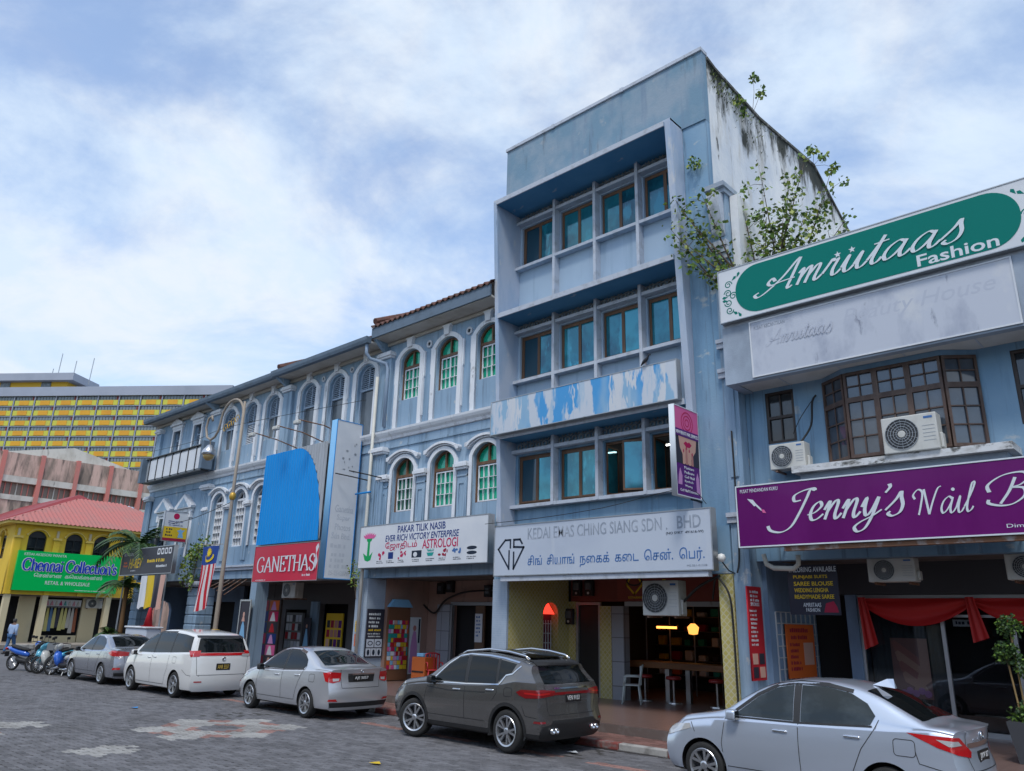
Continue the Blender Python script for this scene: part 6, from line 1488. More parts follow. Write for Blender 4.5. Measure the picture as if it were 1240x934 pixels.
    def ribbon(nm, view, path, w, m, parent, eps=.005, closed=False, mirror=True, th=0.0):
        P = [Vector(p) for p in path]
        if closed: P.append(P[0])
        pts = []
        for a, b in zip(P[:-1], P[1:]):
            k = max(1, int((b - a).length / .05)); pts += [a + (b - a) * i / k for i in range(k)]
        pts.append(P[-1]); lv = []
        for i, p in enumerate(pts):
            d_ = (pts[min(i + 1, len(pts) - 1)] - pts[max(i - 1, 0)]).normalized(); nn_ = Vector((-d_.y, d_.x)) * w / 2
            a, b = pt(view, p.x + nn_.x, p.y + nn_.y, eps), pt(view, p.x - nn_.x, p.y - nn_.y, eps)
            lv.append((a, b) if a is not None and b is not None else None)
        for sgn in ((1, -1) if (mirror and view in ('side', 'diag')) else (1,)):
            mb = MB()
            for q0, q1 in zip(lv[:-1], lv[1:]):
                if q0 is None or q1 is None: continue
                f4 = [Vector((v.x, v.y * sgn, v.z)) for v in (q0[0], q1[0], q1[1], q0[1])]
                mb.add(f4, [(0, 1, 2, 3)] if sgn > 0 else [(3, 2, 1, 0)])
            if mb.v: link(nm, mb.mesh(True, False), m, parent)
    # glass
    gm = sp.get('glass', M['carglass'])
    for poly in sp['side_glass']: decal('side_window', 'side', poly, gm, t, .004)
    if 'qglass' in sp: decal('quarter_window', 'side', sp['qglass'], gm, t, .004)
    decal('windscreen', 'top', sp['screen'], M['carglass'], t, .004)
    v_, poly = sp['rear_glass']; rg = decal('rear_window', v_, poly, sp.get('rglass', M['carglass']), t, .004)
    if 'pillar' in sp:
        for poly in sp['pillar']: decal('pillar_trim', 'side', poly, M['trim'], t, .0035)
    for path, w in sp.get('trim', ()): ribbon('window_trim', 'side', path, w, sp.get('trimm', M['chrome']), t, .007)
    for path in sp['seams']: ribbon('panel_gap', 'side', path, .009, M['seam'], body, .003)
    if 'fuel' in sp:
        fx0, fx1, fz0_, fz1_ = sp['fuel']; ribbon('fuel_flap', 'side', rrect(fx0, fx1, fz0_, fz1_, .04, 4), .008, M['seam'], body, .003, closed=True, mirror=False)
    for path in sp.get('crease', ()): ribbon('crease', 'side', path, .02, sp.get('creasem', M['trim']), body, .003)
    for path in sp.get('rear_seams', ()): ribbon('boot_gap', 'rear', path, .010, M['seam'], body, .003)
    # handles
    for hx_, hz in sp['handles']:
        for s in (-1, 1):
            p = pt('side', hx_, hz, 0); MB().rbox(-.10, .10, -.022, .012, -.016, .016, .012, 2).build('door_handle', sp.get('handlem', paint), t, True, loc=(p.x, p.y if s < 0 else -p.y, p.z), rz=0 if s < 0 else math.pi)
    # mirrors
    mx_, mz = sp['mirror']
    for s in (-1, 1):
        p = pt('side', mx_, mz, 0); yy = p.y * (1 if s < 0 else -1)
        mb = MB(); mb.rbox(-.07, .08, -.17, -.03, -.065, .075, .04, 3)
        o = mb.build('wing_mirror', sp.get('mirrorm', paint), t, True, loc=(p.x, yy, p.z + .04), rz=0)
        if s > 0: o.scale = (1, -1, 1)
        MB().box(-.03, .03, -.06, .06, -.06, -.03).build('mirror_stalk', M['trim'], o); MB().rbox(.079, .084, -.155, -.045, -.05, .06, .002, 1).build('mirror_glass', M['carglass'], o)
    # lamps
    for nm, view, poly, m_, eps in sp['lamps']: decal(nm, view, poly, m_, t, eps, .035)
    for nm, view, poly, m_, eps in sp.get('rear_parts', ()): decal(nm, view, poly, m_, t, eps, .05)
    # number plate
    pz, pw, ph = sp['plate']; q = pt('rear', 0, pz, 0); hdir = q.x + .012
    pl = MB().rbox(hdir - .02, hdir, -pw / 2, pw / 2, pz - ph / 2, pz + ph / 2, .006, 1).build('number_plate', M['plateb'], t)
    tx = textmesh(FX(hdir), sp['reg'], -pw * .40, pw * .40, pz - ph * .3, pz + ph * .3, .002, th=.002); link('plate_digits', tx, sp.get('regm', M['platew']), pl)
    if 'badge' in sp:
        bz, br = sp['badge']; q = pt('rear', 0, bz, .006)
        MB().lathe([(0, .0), (br, .0), (br, .012), (br * .7, .016), (br * .65, .010), (0, .010)], (q.x, 0, bz), 20, 'x').build('badge', M['chrome'], t, True)
    # wheels
    ty, rim, back = wheel_meshes(r, sp['tw'], *sp['spokes'])
    for wi, wx in enumerate(wxs):
        for s in (-1, 1):
            st = sp.get('steer', 0) if wi == 0 else 0
            w = link('wheel', None, None, t, (wx, s * (W / 2 - sp['tw'] / 2 - .012), r), (0 if s < 0 else math.pi) + st)
            LOCAL.add(w)
            tt = link('tyre', ty, M['rubber'], w); link('rim', rim, None, w); link('brake_disc', back, M['darkalloy'], w)
            tt2 = w.children[1]
            if not rim.materials: rim.materials.append(M['alloy'])
    t.scale = (sp.get('sx', 1.0), 1, 1)
    # wheel-arch lips
    for wx in wxs:
        for s in (-1, 1):
            mb = MB(); vs_, n_ = [], 26; lw = sp.get('lipw', .02)
            for i in range(n_ + 1):
                a = rad(-14 + 208 * i / n_)
                for rr_ in (ar - .004, ar + lw):
                    x_, z_ = wx + rr_ * math.cos(a), r + rr_ * math.sin(a); p = pt('side', x_ + hx, max(z_, .2), .006)
                    vs_.append((x_, (p.y if p is not None else -W / 2) * (1 if s < 0 else -1), z_))
            fs_ = [(2 * i, 2 * i + 1, 2 * i + 3, 2 * i + 2) for i in range(n_)]
            mb.add(vs_, fs_ if s < 0 else [f[::-1] for f in fs_]).build('arch_lip', sp.get('lipm', paint), t, True)
    return t, pt
# --- 1: silver compact sedan, nearest
Lb = 4.17
bez = dict(L=Lb, W=1.62, zb=.19, r=.30, fo=.80, wb=2.46, tw=.185, spokes=(5, True), rcurve=.14, rzone=.55,
    top=[(0, .74), (.15, .83), (.5, .93), (.95, 1.01), (1.08, 1.045), (1.4, 1.25), (1.75, 1.42), (2.1, 1.495), (2.5, 1.51), (2.85, 1.475), (3.15, 1.385), (3.45, 1.24), (3.68, 1.125), (3.80, 1.09), (4.0, 1.08), (Lb, 1.06)],
    belt=[(0, .66), (.5, .83), (1.1, .92), (2.2, .955), (3.3, 1.0), (3.8, 1.03), (Lb, 1.0)],
    wid=[(0, .90), (.25, .965), (.7, .995), (1.4, 1.0), (3.2, 1.0), (3.8, .985), (Lb, .945)],
    rear=[(.15, -.16), (.28, -.05), (.42, -.01), (.56, 0), (.66, -.045), (.85, -.075), (1.0, -.06), (1.08, -.03)], front=[(.15, .16), (.3, .04), (.5, 0), (.66, .04), (.8, .14)],
    side_glass=[[(1.28, .985), (1.62, 1.245), (1.88, 1.375), (2.10, 1.42), (2.12, .99)], [(2.22, .99), (2.21, 1.425), (2.55, 1.425), (2.86, 1.37), (3.06, 1.27), (3.16, 1.14), (3.10, 1.035), (2.75, 1.0)]],
    pillar=[[(2.125, .985), (2.105, 1.435), (2.205, 1.435), (2.215, .985)], [(2.80, 1.0), (2.79, 1.39), (2.82, 1.39), (2.83, 1.0)]],
    trim=[([(1.20, .965), (2.2, .975), (3.12, 1.02)], .018), ([(1.25, 1.0), (1.6, 1.265), (1.88, 1.405), (2.15, 1.455), (2.55, 1.45), (2.88, 1.395)], .04)], trimm=M['trim'],
    screen=[(1.18, -.56), (1.18, .56), (1.78, .50), (1.78, -.50)], rear_glass=('top', [(3.02, -.50), (3.02, .50), (3.66, .60), (3.66, -.60)]),
    seams=[[(1.16, .97), (1.10, .62), (1.13, .34)], [(2.19, .97), (2.20, .33)], [(3.20, 1.1), (3.14, .98), (2.98, .76), (2.86, .5), (2.80, .34)], [(1.12, .34), (2.80, .34)], [(.62, .84), (.68, .72)], [(3.60, .80), (3.63, .68), (4.02, .60)]],
    fuel=(3.36, 3.60, .74, .92), handles=[(1.95, .855), (2.88, .885)], mirror=(1.30, .95), mirrorm=None,
    lamps=[('tail_lamp', 'diag', [(-.62, 1.0), (.05, .985), (.34, .82), (.30, .76), (-.02, .80), (-.30, .87)], M['redlens'], .006), ('reverse_lamp', 'diag', [(-.30, .955), (.02, .945), (.10, .90), (-.16, .89)], M['clearlens'], .009),
           ('fog_reflector', 'diag', [(-.06, .36), (.12, .36), (.12, .45), (-.06, .46)], M['trim'], .006), ('reflector', 'diag', [(-.02, .38), (.09, .38), (.09, .43), (-.02, .43)], M['redlens'], .009),
           ('headlamp', 'side', [(.12, .60), (.62, .76), (.60, .82), (.30, .78), (.14, .70)], M['clearlens'], .006)],
    rear_parts=[('boot_bar', 'rear', [(-.44, .86), (.44, .86), (.46, .915), (-.46, .915)], M['chrome'], .006)], rear_seams=[[(-.50, 1.03), (-.46, .62), (.46, .62), (.50, 1.03)]],
    glass=mat('smoked_car_glass', (.02, .027, .03), .03, spec=.4, layers=[((.055, .07, .078), .45, .7, (1.6, 1.6, 2.2))]), plate=(.755, .42, .13), reg='JXV 87', badge=(.97, .05), handlem=M['chrome'])  # lighter noise patches in the side glass paint in reflections and a paler cabin
M['silver'] = carpaint('silver_blue_metallic_paint', (.60, .66, .76), .62, .3); bez['mirrorm'] = M['silver']
car1, pt1 = make_car('parked_car', 'silver blue compact sedan parked nearest the camera before the nail salon', (-4.62, 11.17, 0), rad(-1), bez, M['silver'])
fin_ = MB().add([(.85, -.05, 1.46), (.85, .05, 1.46), (1.12, .035, 1.43), (1.12, -.035, 1.43), (1.02, 0, 1.54), (1.10, 0, 1.545)], [(0, 1, 4), (1, 2, 5, 4), (3, 0, 4, 5), (2, 3, 5), (0, 3, 2, 1)]).build('aerial_fin', M['silver'], car1)
text_b = textmesh(FX(Lb / 2 - .055), 'BEZZA', -.52, -.28, .94, .98, .03, th=.004); link('lettering', text_b, M['chrome'], car1)
# --- 2: grey SUV
Ls = 4.33
suv = dict(L=Ls, W=1.80, zb=.24, r=.345, fo=.86, wb=2.60, tw=.225, spokes=(5, True), rcurve=.10, rzone=.75, gap=.06, cladz=.40, lipm=M['trim'], lipw=.055, tum=.36,
    top=[(0, .86), (.12, .95), (.5, 1.03), (1.0, 1.10), (1.15, 1.14), (1.5, 1.36), (1.85, 1.53), (2.2, 1.60), (2.7, 1.61), (3.2, 1.575), (3.6, 1.53), (3.9, 1.49), (Ls, 1.46)],
    belt=[(0, .76), (.5, .90), (1.2, .985), (2.4, 1.03), (3.2, 1.08), (3.7, 1.16), (Ls, 1.16)],
    wid=[(0, .89), (.25, .96), (.7, .995), (1.4, 1.0), (3.3, 1.0), (3.8, .985), (Ls, .945)],
    rear=[(.2, -.14), (.36, -.04), (.5, 0), (.62, -.02), (.72, -.07), (.95, -.06), (1.08, -.10), (1.2, -.22), (1.35, -.36), (1.48, -.40)], front=[(.2, .16), (.35, .05), (.6, 0), (.8, .03), (.95, .14)],
    side_glass=[[(1.40, 1.05), (1.72, 1.33), (1.98, 1.475), (2.20, 1.515), (2.28, 1.06)], [(2.38, 1.06), (2.31, 1.52), (2.75, 1.515), (3.05, 1.49), (3.12, 1.09)]],
    qglass=[(3.19, 1.12), (3.13, 1.48), (3.56, 1.43), (3.48, 1.28), (3.34, 1.25)],
    pillar=[[(2.285, 1.055), (2.21, 1.525), (2.30, 1.525), (2.375, 1.055)], [(3.125, 1.09), (3.06, 1.495), (3.12, 1.49), (3.185, 1.11)]],
    trim=[([(1.30, 1.015), (2.3, 1.035), (3.22, 1.075), (3.36, 1.235), (3.52, 1.265), (3.68, 1.40)], .020), ([(1.38, 1.07), (1.72, 1.36), (1.98, 1.505), (2.25, 1.545), (2.8, 1.54), (3.2, 1.51), (3.62, 1.455)], .022)],
    screen=[(1.24, -.60), (1.24, .60), (1.86, .52), (1.86, -.52)], rear_glass=('rear', [(-.64, 1.13), (.64, 1.13), (.56, 1.40), (-.56, 1.40)]),
    seams=[[(1.26, 1.0), (1.20, .70), (1.24, .46)], [(2.33, 1.04), (2.36, .44)], [(3.17, 1.08), (3.20, .95), (3.08, .80)], [(1.24, .46), (2.9, .46)], [(3.82, .78), (3.9, .62), (4.15, .60)]],
    fuel=(3.38, 3.58, .90, 1.04), handles=[(2.12, .93), (3.02, .975)], mirror=(1.42, 1.02), mirrorm=M['trim'],
    crease=[[(1.25, .93), (1.9, .90), (2.9, .93)]],
    lamps=[('tail_lamp', 'diag', [(-.62, .985), (-.50, 1.03), (.02, 1.04), (.34, 1.02), (.32, .95), (.0, .92), (-.40, .90), (-.55, .94)], M['redlens2'], .007), ('tail_lamp_core', 'diag', [(-.42, .965), (.0, .955), (.22, .975), (.20, .995), (-.1, .985), (-.42, .99)], mat('bright_red_lens', (.45, .02, .02), .1, coat=.8), .010),
           ('reflector', 'diag', [(-.20, .52), (.10, .52), (.10, .55), (-.18, .555)], M['redlens2'], .007), ('headlamp', 'side', [(.10, .84), (.55, .94), (.5, .98), (.14, .92)], M['clearlens'], .006)],
    rear_parts=[('tail_strip', 'rear', [(-.60, .955), (.60, .955), (.60, 1.0), (-.60, 1.0)], M['redlens2'], .005), ('chrome_bar', 'rear', [(-.46, 1.045), (.46, 1.045), (.46, 1.07), (-.46, 1.07)], M['chrome'], .006), ('rear_bumper', 'rear', [(-.80, .30), (.80, .30), (.84, .46), (.62, .50), (.55, .56), (-.55, .56), (-.62, .50), (-.84, .46)], M['trim'], .008), ('red_reflector', 'rear', [(.42, .40), (.62, .40), (.62, .45), (.42, .45)], M['redlens2'], .012), ('spoiler', 'rear', [(-.60, 1.41), (.60, 1.41), (.58, 1.47), (-.58, 1.47)], M['trim'], .03)],
    rear_seams=[[(-.66, 1.12), (-.68, .95), (-.62, .64), (.62, .64), (.68, .95), (.66, 1.12)]], plate=(.90, .42, .125), reg='VEN 9153', badge=None, handlem=M['chrome'], steer=rad(22), sx=.95)
suv.pop('badge')
M['suvgrey'] = carpaint('warm_grey_metallic_paint', (.17, .163, .158), .7, .26)
car2, pt2 = make_car('parked_car', 'dark grey SUV with roof rails parked before the tall block', (-10.92, 11.28, 0), 0.0, suv, M['suvgrey'])
for s in (-1, 1):
    MB().tube([(1.5 - Ls / 2 + .35, s * .60, 1.50), (1.5 - Ls / 2 + .6, s * .60, 1.59), (2.4 - Ls / 2 + .3, s * .585, 1.645), (3.2 - Ls / 2, s * .57, 1.62), (3.6 - Ls / 2, s * .565, 1.565), (3.72 - Ls / 2, s * .56, 1.51)], .022, 8).build('roof_rail', M['chrome'], car2, True)
    for k in (0, 1): MB().lathe([(.028, 0), (.045, 0), (.045, .10), (.028, .10), (.028, 0)], (Ls / 2 - .09, s * (.50 + k * .10), .40), 14, 'x').build('exhaust_tip', M['chrome'], car2, True)
MB().add([(-.15, -.52, 1.622), (1.05, -.5, 1.60), (1.52, -.46, 1.535), (1.52, .46, 1.535), (1.05, .5, 1.60), (-.15, .52, 1.622)], [(0, 1, 2, 3, 4, 5)]).build('roof_panel', M['carglass'], car2)
# --- 3: silver sedan
Lc = 4.42
city = dict(L=Lc, W=1.70, zb=.20, r=.305, fo=.86, wb=2.55, tw=.19, spokes=(5, True), rcurve=.13, rzone=.6,
    top=[(0, .70), (.15, .80), (.5, .90), (.95, .985), (1.1, 1.03), (1.5, 1.25), (1.9, 1.42), (2.25, 1.468), (2.6, 1.47), (3.0, 1.42), (3.3, 1.32), (3.6, 1.19), (3.8, 1.11), (3.95, 1.08), (4.2, 1.07), (Lc, 1.05)],
    belt=[(0, .62), (.5, .78), (1.1, .90), (2.3, .94), (3.4, .985), (4.0, 1.01), (Lc, .99)],
    wid=[(0, .89), (.25, .96), (.7, .995), (1.4, 1.0), (3.4, 1.0), (4.0, .985), (Lc, .945)],
    rear=[(.15, -.16), (.28, -.05), (.42, -.01), (.56, 0), (.66, -.04), (.85, -.07), (1.0, -.055), (1.08, -.03)], front=[(.15, .16), (.3, .04), (.5, 0), (.66, .04), (.8, .14)],
    side_glass=[[(1.33, .965), (1.70, 1.225), (1.98, 1.355), (2.22, 1.39), (2.26, .97)], [(2.35, .97), (2.32, 1.395), (2.65, 1.39), (2.98, 1.32), (3.2, 1.2), (3.26, 1.08), (3.15, 1.005), (2.9, .985)]],
    pillar=[[(2.265, .965), (2.225, 1.40), (2.315, 1.40), (2.345, .965)], [(2.91, .985), (2.87, 1.345), (2.90, 1.345), (2.94, .985)]],
    trim=[([(1.30, .98), (1.68, 1.245), (1.98, 1.385), (2.25, 1.42), (2.65, 1.415), (3.0, 1.345)], .045), ([(1.25, .945), (2.3, .955), (3.2, 1.0)], .015)], trimm=mat('smoke_brown_visor', (.06, .035, .03), .2),
    screen=[(1.22, -.58), (1.22, .58), (1.92, .52), (1.92, -.52)], rear_glass=('top', [(3.08, -.52), (3.08, .52), (3.78, .62), (3.78, -.62)]), rglass=M['carglass'],
    seams=[[(1.22, .95), (1.16, .62), (1.19, .35)], [(2.31, .96), (2.32, .34)], [(3.27, 1.08), (3.2, .96), (3.06, .74), (2.95, .5), (2.90, .35)], [(1.18, .35), (2.90, .35)]],
    fuel=(3.5, 3.72, .76, .92), handles=[(2.08, .84), (2.98, .87)], mirror=(1.36, .93), mirrorm=M['trim'],
    lamps=[('tail_lamp', 'diag', [(-.36, .97), (-.05, .995), (.22, .98), (.20, .80), (.0, .765), (-.24, .80)], M['redlens'], .006), ('reverse_lamp', 'diag', [(-.02, .86), (.17, .86), (.16, .81), (.0, .80)], M['clearlens'], .009),
           ('reflector', 'diag', [(-.10, .40), (.18, .39), (.14, .44), (-.06, .44)], M['redlens'], .009), ('headlamp', 'side', [(.10, .58), (.66, .76), (.62, .83), (.30, .78), (.12, .69)], M['clearlens'], .006)],
    rear_parts=[('lower_valance', 'rear', [(-.74, .27), (.74, .27), (.78, .37), (-.78, .37)], M['trim'], .007), ('plate_recess', 'rear', [(-.34, .78), (.34, .78), (.36, .93), (-.36, .93)], M['trim'], .005), ('chrome_bar', 'rear', [(-.36, .935), (.36, .935), (.36, .96), (-.36, .96)], M['chrome'], .008)],
    rear_seams=[[(-.55, 1.04), (-.50, .66), (.50, .66), (.55, 1.04)]], plate=(.855, .46, .125), reg='AJE 5057', badge=(1.0, .035), sx=.95)
M['silver2'] = carpaint('plain_silver_metallic_paint', (.60, .61, .64), .62, .3)
car3, pt3 = make_car('parked_car', 'silver sedan with black number plate parked before the red GANETHAS sign', (-16.88, 11.13, 0), 0.0, city, M['silver2'])
# --- 4: white people carrier
Lm = 4.78
mpv = dict(L=Lm, W=1.80, zb=.19, r=.325, fo=.93, wb=2.85, tw=.21, spokes=(5, False), rcurve=.12, rzone=.6, tum=.30,
    top=[(0, .82), (.12, .92), (.45, 1.03), (.8, 1.13), (1.2, 1.34), (1.6, 1.53), (2.0, 1.66), (2.4, 1.72), (3.0, 1.735), (3.7, 1.70), (4.2, 1.65), (4.5, 1.60), (Lm, 1.56)],
    belt=[(0, .72), (.5, .90), (1.1, 1.0), (2.4, 1.05), (3.6, 1.10), (Lm, 1.14)],
    wid=[(0, .88), (.25, .955), (.7, .99), (1.4, 1.0), (3.9, 1.0), (4.3, .985), (Lm, .945)],
    rear=[(.15, -.10), (.3, -.03), (.45, 0), (.62, -.01), (.85, -.03), (1.08, -.06), (1.25, -.13), (1.45, -.22), (1.58, -.25)], front=[(.15, .16), (.3, .05), (.5, 0), (.75, .05), (.9, .16)],
    side_glass=[[(1.12, 1.06), (1.35, 1.27), (1.62, 1.45), (1.95, 1.57), (2.12, 1.60), (2.18, 1.08)], [(2.26, 1.08), (2.20, 1.61), (3.2, 1.625), (3.26, 1.12)]],
    qglass=[(3.32, 1.12), (3.27, 1.625), (3.8, 1.60), (4.28, 1.55), (4.42, 1.17)],
    pillar=[[(2.185, 1.075), (2.125, 1.605), (2.195, 1.61), (2.255, 1.08)], [(3.265, 1.115), (3.205, 1.625), (3.265, 1.625), (3.315, 1.12)]],
    trim=[([(1.30, 1.27), (1.60, 1.48), (1.95, 1.60), (2.2, 1.635), (3.2, 1.65)], .035)], trimm=M['trim'],
    screen=[(.98, -.62), (.98, .62), (1.95, .56), (1.95, -.56)], rear_glass=('rear', [(-.72, 1.16), (.72, 1.16), (.62, 1.52), (-.62, 1.52)]),
    seams=[[(1.12, 1.02), (1.06, .62), (1.08, .30)], [(2.22, 1.06), (2.24, .30)], [(3.30, 1.1), (3.30, .72), (3.18, .5), (3.14, .30)], [(1.08, .30), (3.14, .30)], [(4.2, .72), (4.45, .60), (4.72, .58)]],
    fuel=(3.55, 3.77, .86, 1.02), handles=[(2.05, .95), (2.42, .97)], mirror=(1.12, 1.0), mirrorm=None,
    lamps=[('tail_lamp', 'diag', [(-.36, 1.20), (.12, 1.21), (.12, 1.06), (-.20, 1.05)], M['redlens'], .007), ('reflector', 'diag', [(.06, .42), (.30, .42), (.30, .45), (.06, .45)], M['redlens'], .007), ('headlamp', 'side', [(.10, .78), (.75, 1.02), (.6, 1.04), (.12, .9)], M['clearlens'], .006)],
    rear_parts=[('tail_strip', 'rear', [(-.72, 1.08), (.72, 1.08), (.74, 1.15), (-.74, 1.15)], M['redlens'], .008), ('lamp_lens', 'rear', [(.55, 1.06), (.80, 1.06), (.80, 1.12), (.55, 1.12)], M['clearlens'], .010), ('spoiler', 'rear', [(-.66, 1.53), (.66, 1.53), (.64, 1.575), (-.64, 1.575)], M['trim'], .02)],
    rear_seams=[[(-.74, 1.05), (-.70, .60), (.70, .60), (.74, 1.05)]], plate=(.80, .40, .17), reg='ANR 5557', regm=M['platey'], badge=(1.0, .055), rglass=M['carglass'], sx=.95)
M['carwhite'] = carpaint('pearl_white_paint', (.70, .70, .69), .0, .25); mpv['mirrorm'] = M['carwhite']
car4, pt4 = make_car('parked_car', 'white people carrier with red rear light strip and dark rear glass', (-22.80, 10.75, 0), rad(1), mpv, M['carwhite'])
# --- 5: far grey sedan
cit2 = dict(city); cit2['reg'] = 'WA 2671'; cit2['lamps'] = [('tail_lamp', 'diag', [(-.62, .93), (-.40, 1.0), (.05, 1.0), (.36, .97), (.34, .86), (.0, .84), (-.40, .86)], M['redlens'], .007), ('reflector', 'diag', [(-.16, .46), (.16, .46), (.16, .52), (-.10, .52)], M['redlens'], .009), city['lamps'][3]]
cit2['trimm'] = M['chrome']; cit2['trim'] = [([(1.30, .98), (1.68, 1.245), (1.98, 1.385), (2.25, 1.42), (2.65, 1.415), (3.0, 1.345)], .02)]
M['greymet'] = carpaint('cool_grey_metallic_paint', (.32, .33, .37), .65)
car5, pt5 = make_car('parked_car', 'small grey sedan behind the white people carrier beside motorcycles', (-27.6, 10.65, 0), rad(1), cit2, M['greymet'])
# ------------------------------------------------------------------ motorcycles
def wheel2(r, w=.08):
    return (MB().lathe([(r - .07, -w / 2), (r - .02, -w / 2), (r, -w / 5), (r, w / 5), (r - .02, w / 2), (r - .07, w / 2), (r - .07, -w / 2)], n=24, axis='y', cap=False).mesh(True),)
bt = wheel2(.29)[0]
bs = MB()
for k in range(8): a = math.pi * k / 8; bs.tube([(math.cos(a) * .22, 0, math.sin(a) * .22), (-math.cos(a) * .22, 0, -math.sin(a) * .22)], .006, 4)
bs.lathe([(.22, -.02), (.235, -.02), (.235, .02), (.22, .02), (.22, -.02)], n=20, axis='y', cap=False); bs.lathe([(0, -.05), (.04, -.05), (.04, .05), (0, .05)], n=10, axis='y'); bs = bs.mesh()
def loft(secs, n=10):
    """secs: (x, z, half width, half height)"""
    mb = MB(); vs = []
    for x, z, w, h in secs:
        for k in range(n):
            a = 2 * math.pi * k / n; vs.append((x, w * math.cos(a), z + h * math.sin(a)))
    fs = [(i * n + k, i * n + (k + 1) % n, (i + 1) * n + (k + 1) % n, (i + 1) * n + k) for i in range(len(secs) - 1) for k in range(n)]
    fs += [tuple(range(n)), tuple(range((len(secs) - 1) * n, len(secs) * n))[::-1]]
    return mb.add(vs, fs)
def motorcycle(label, loc, rz, pm, pm2, lean, scooter=True, basket=False):
    t = thing('motorcycle', label, 'motorcycle', loc, rz, group='motorcycles parked at the end of the row', local=True)
    t.rotation_euler = (lean, 0, rz)
    for x, st in ((-.62, rad(14)), (.62, 0)):
        w = link('wheel', None, None, t, (x, 0, .29), st); LOCAL.add(w); link('tyre', bt, M['rubber'], w); link('rim', bs, M['alloy'] if scooter else M['chrome'], w)
    link('front_mudguard', MB().add([v for k in range(9) for v in ((-.62 + .33 * math.cos(rad(30 + k * 17)), -.055, .29 + .33 * math.sin(rad(30 + k * 17))), (-.62 + .34 * math.cos(rad(30 + k * 17)), 0, .29 + .345 * math.sin(rad(30 + k * 17))), (-.62 + .33 * math.cos(rad(30 + k * 17)), .055, .29 + .33 * math.sin(rad(30 + k * 17))))], [f for k in range(8) for f in ((3 * k, 3 * k + 1, 3 * k + 4, 3 * k + 3), (3 * k + 1, 3 * k + 2, 3 * k + 5, 3 * k + 4))]).mesh(True), pm, t)
    for s in (-1, 1): MB().tube([(-.62, s * .07, .29), (-.42, s * .07, .78)], .022, 6).build('fork', M['metal'], t)
    MB().tube([(-.45, 0, .6), (-.36, 0, .98)], .03, 8).build('steering_column', M['trim'], t)
    loft([(-.60, .80, .05, .08), (-.52, .86, .15, .13), (-.40, .92, .16, .14), (-.32, .98, .10, .07)]).build('headlamp_cowl', pm, t, True)
    loft([(-.48, .70, .03, .10), (-.40, .62, .17, .22), (-.30, .52, .19, .24), (-.22, .42, .12, .14)]).build('leg_shield', pm2, t, True)
    loft([(-.25, .34, .08, .07), (.0, .33, .12, .09), (.25, .36, .13, .10), (.45, .42, .1, .1)]).build('engine', M['trim'], t, True)
    loft([(-.05, .56, .05, .06), (.1, .60, .12, .11), (.45, .66, .15, .12), (.75, .74, .12, .09), (.98, .80, .04, .04)]).build('rear_cowl', pm, t, True)
    loft([(-.05, .72, .06, .03), (.1, .75, .14, .055), (.4, .79, .15, .06), (.72, .86, .12, .05), (.80, .88, .05, .03)]).build('seat', M['rubber'], t, True)
    MB().tube([(-.30, -.36, 1.02), (-.36, -.14, 1.04), (-.37, .14, 1.04), (-.30, .36, 1.02)], .016, 6).build('handlebar', M['trim'], t, True)
    for s in (-1, 1):
        MB().tube([(-.35, s * .22, 1.03), (-.38, s * .27, 1.20)], .007, 5).build('mirror_stem', M['trim'], t); MB().rbox(-.40, -.37, s * .30 - .06, s * .30 + .06, 1.17, 1.26, .012, 2).build('mirror', M['trim'], t, True)
    MB().tube([(.0, -.15, .22), (.3, -.17, .22), (.85, -.17, .36)], .045, 8).build('exhaust', M['chrome'] if not scooter else M['metal'], t, True)
    MB().rbox(.94, 1.02, -.08, .08, .72, .80, .02, 2).build('tail_lamp', M['redlens'], t, True); MB().rbox(.96, .98, -.09, .09, .48, .66, .005, 1).build('number_plate', M['plateb'], t)
    MB().tube([(.1, -.05, .28), (.22, -.25, .02)], .014, 6).build('side_stand', M['metal'], t)
    if basket:
        mb = MB()
        for k in range(5): mb.box(-.78, -.46, -.16 + k * .08 - .005, -.16 + k * .08 + .005, .82, .835)
        mb.box(-.78, -.46, -.18, -.17, .82, 1.05); mb.box(-.78, -.46, .17, .18, .82, 1.05); mb.box(-.79, -.78, -.18, .18, .82, 1.05); mb.box(-.46, -.45, -.18, .18, .82, 1.05); mb.build('basket', M['metal'], t)
    return t
bb = carpaint('bright_blue_paint', (.02, .12, .55), .1); bk = carpaint('black_gloss_paint', (.02, .02, .022), .1); tq = carpaint('turquoise_paint', (.08, .38, .52), .1); wt = carpaint('off_white_gloss', (.55, .55, .52), .0)
# nose towards the kerb and to the right
motorcycle('blue and black scooter standing apart at the left end of the motorcycles', (-33.3, 9.75, 0), rad(208), bb, bk, 0)
motorcycle('black motorcycle with thin wheels second in the row of motorcycles', (-31.9, 10.0, 0), rad(28), bk, tq, 0, False)
motorcycle('turquoise and white motorcycle in the middle of the motorcycle row', (-31.2, 9.95, 0), rad(25), tq, wt, 0, False)
motorcycle('white and blue motorcycle closest to the grey sedan', (-30.4, 10.1, 0), rad(22), wt, bb, 0, False, True)
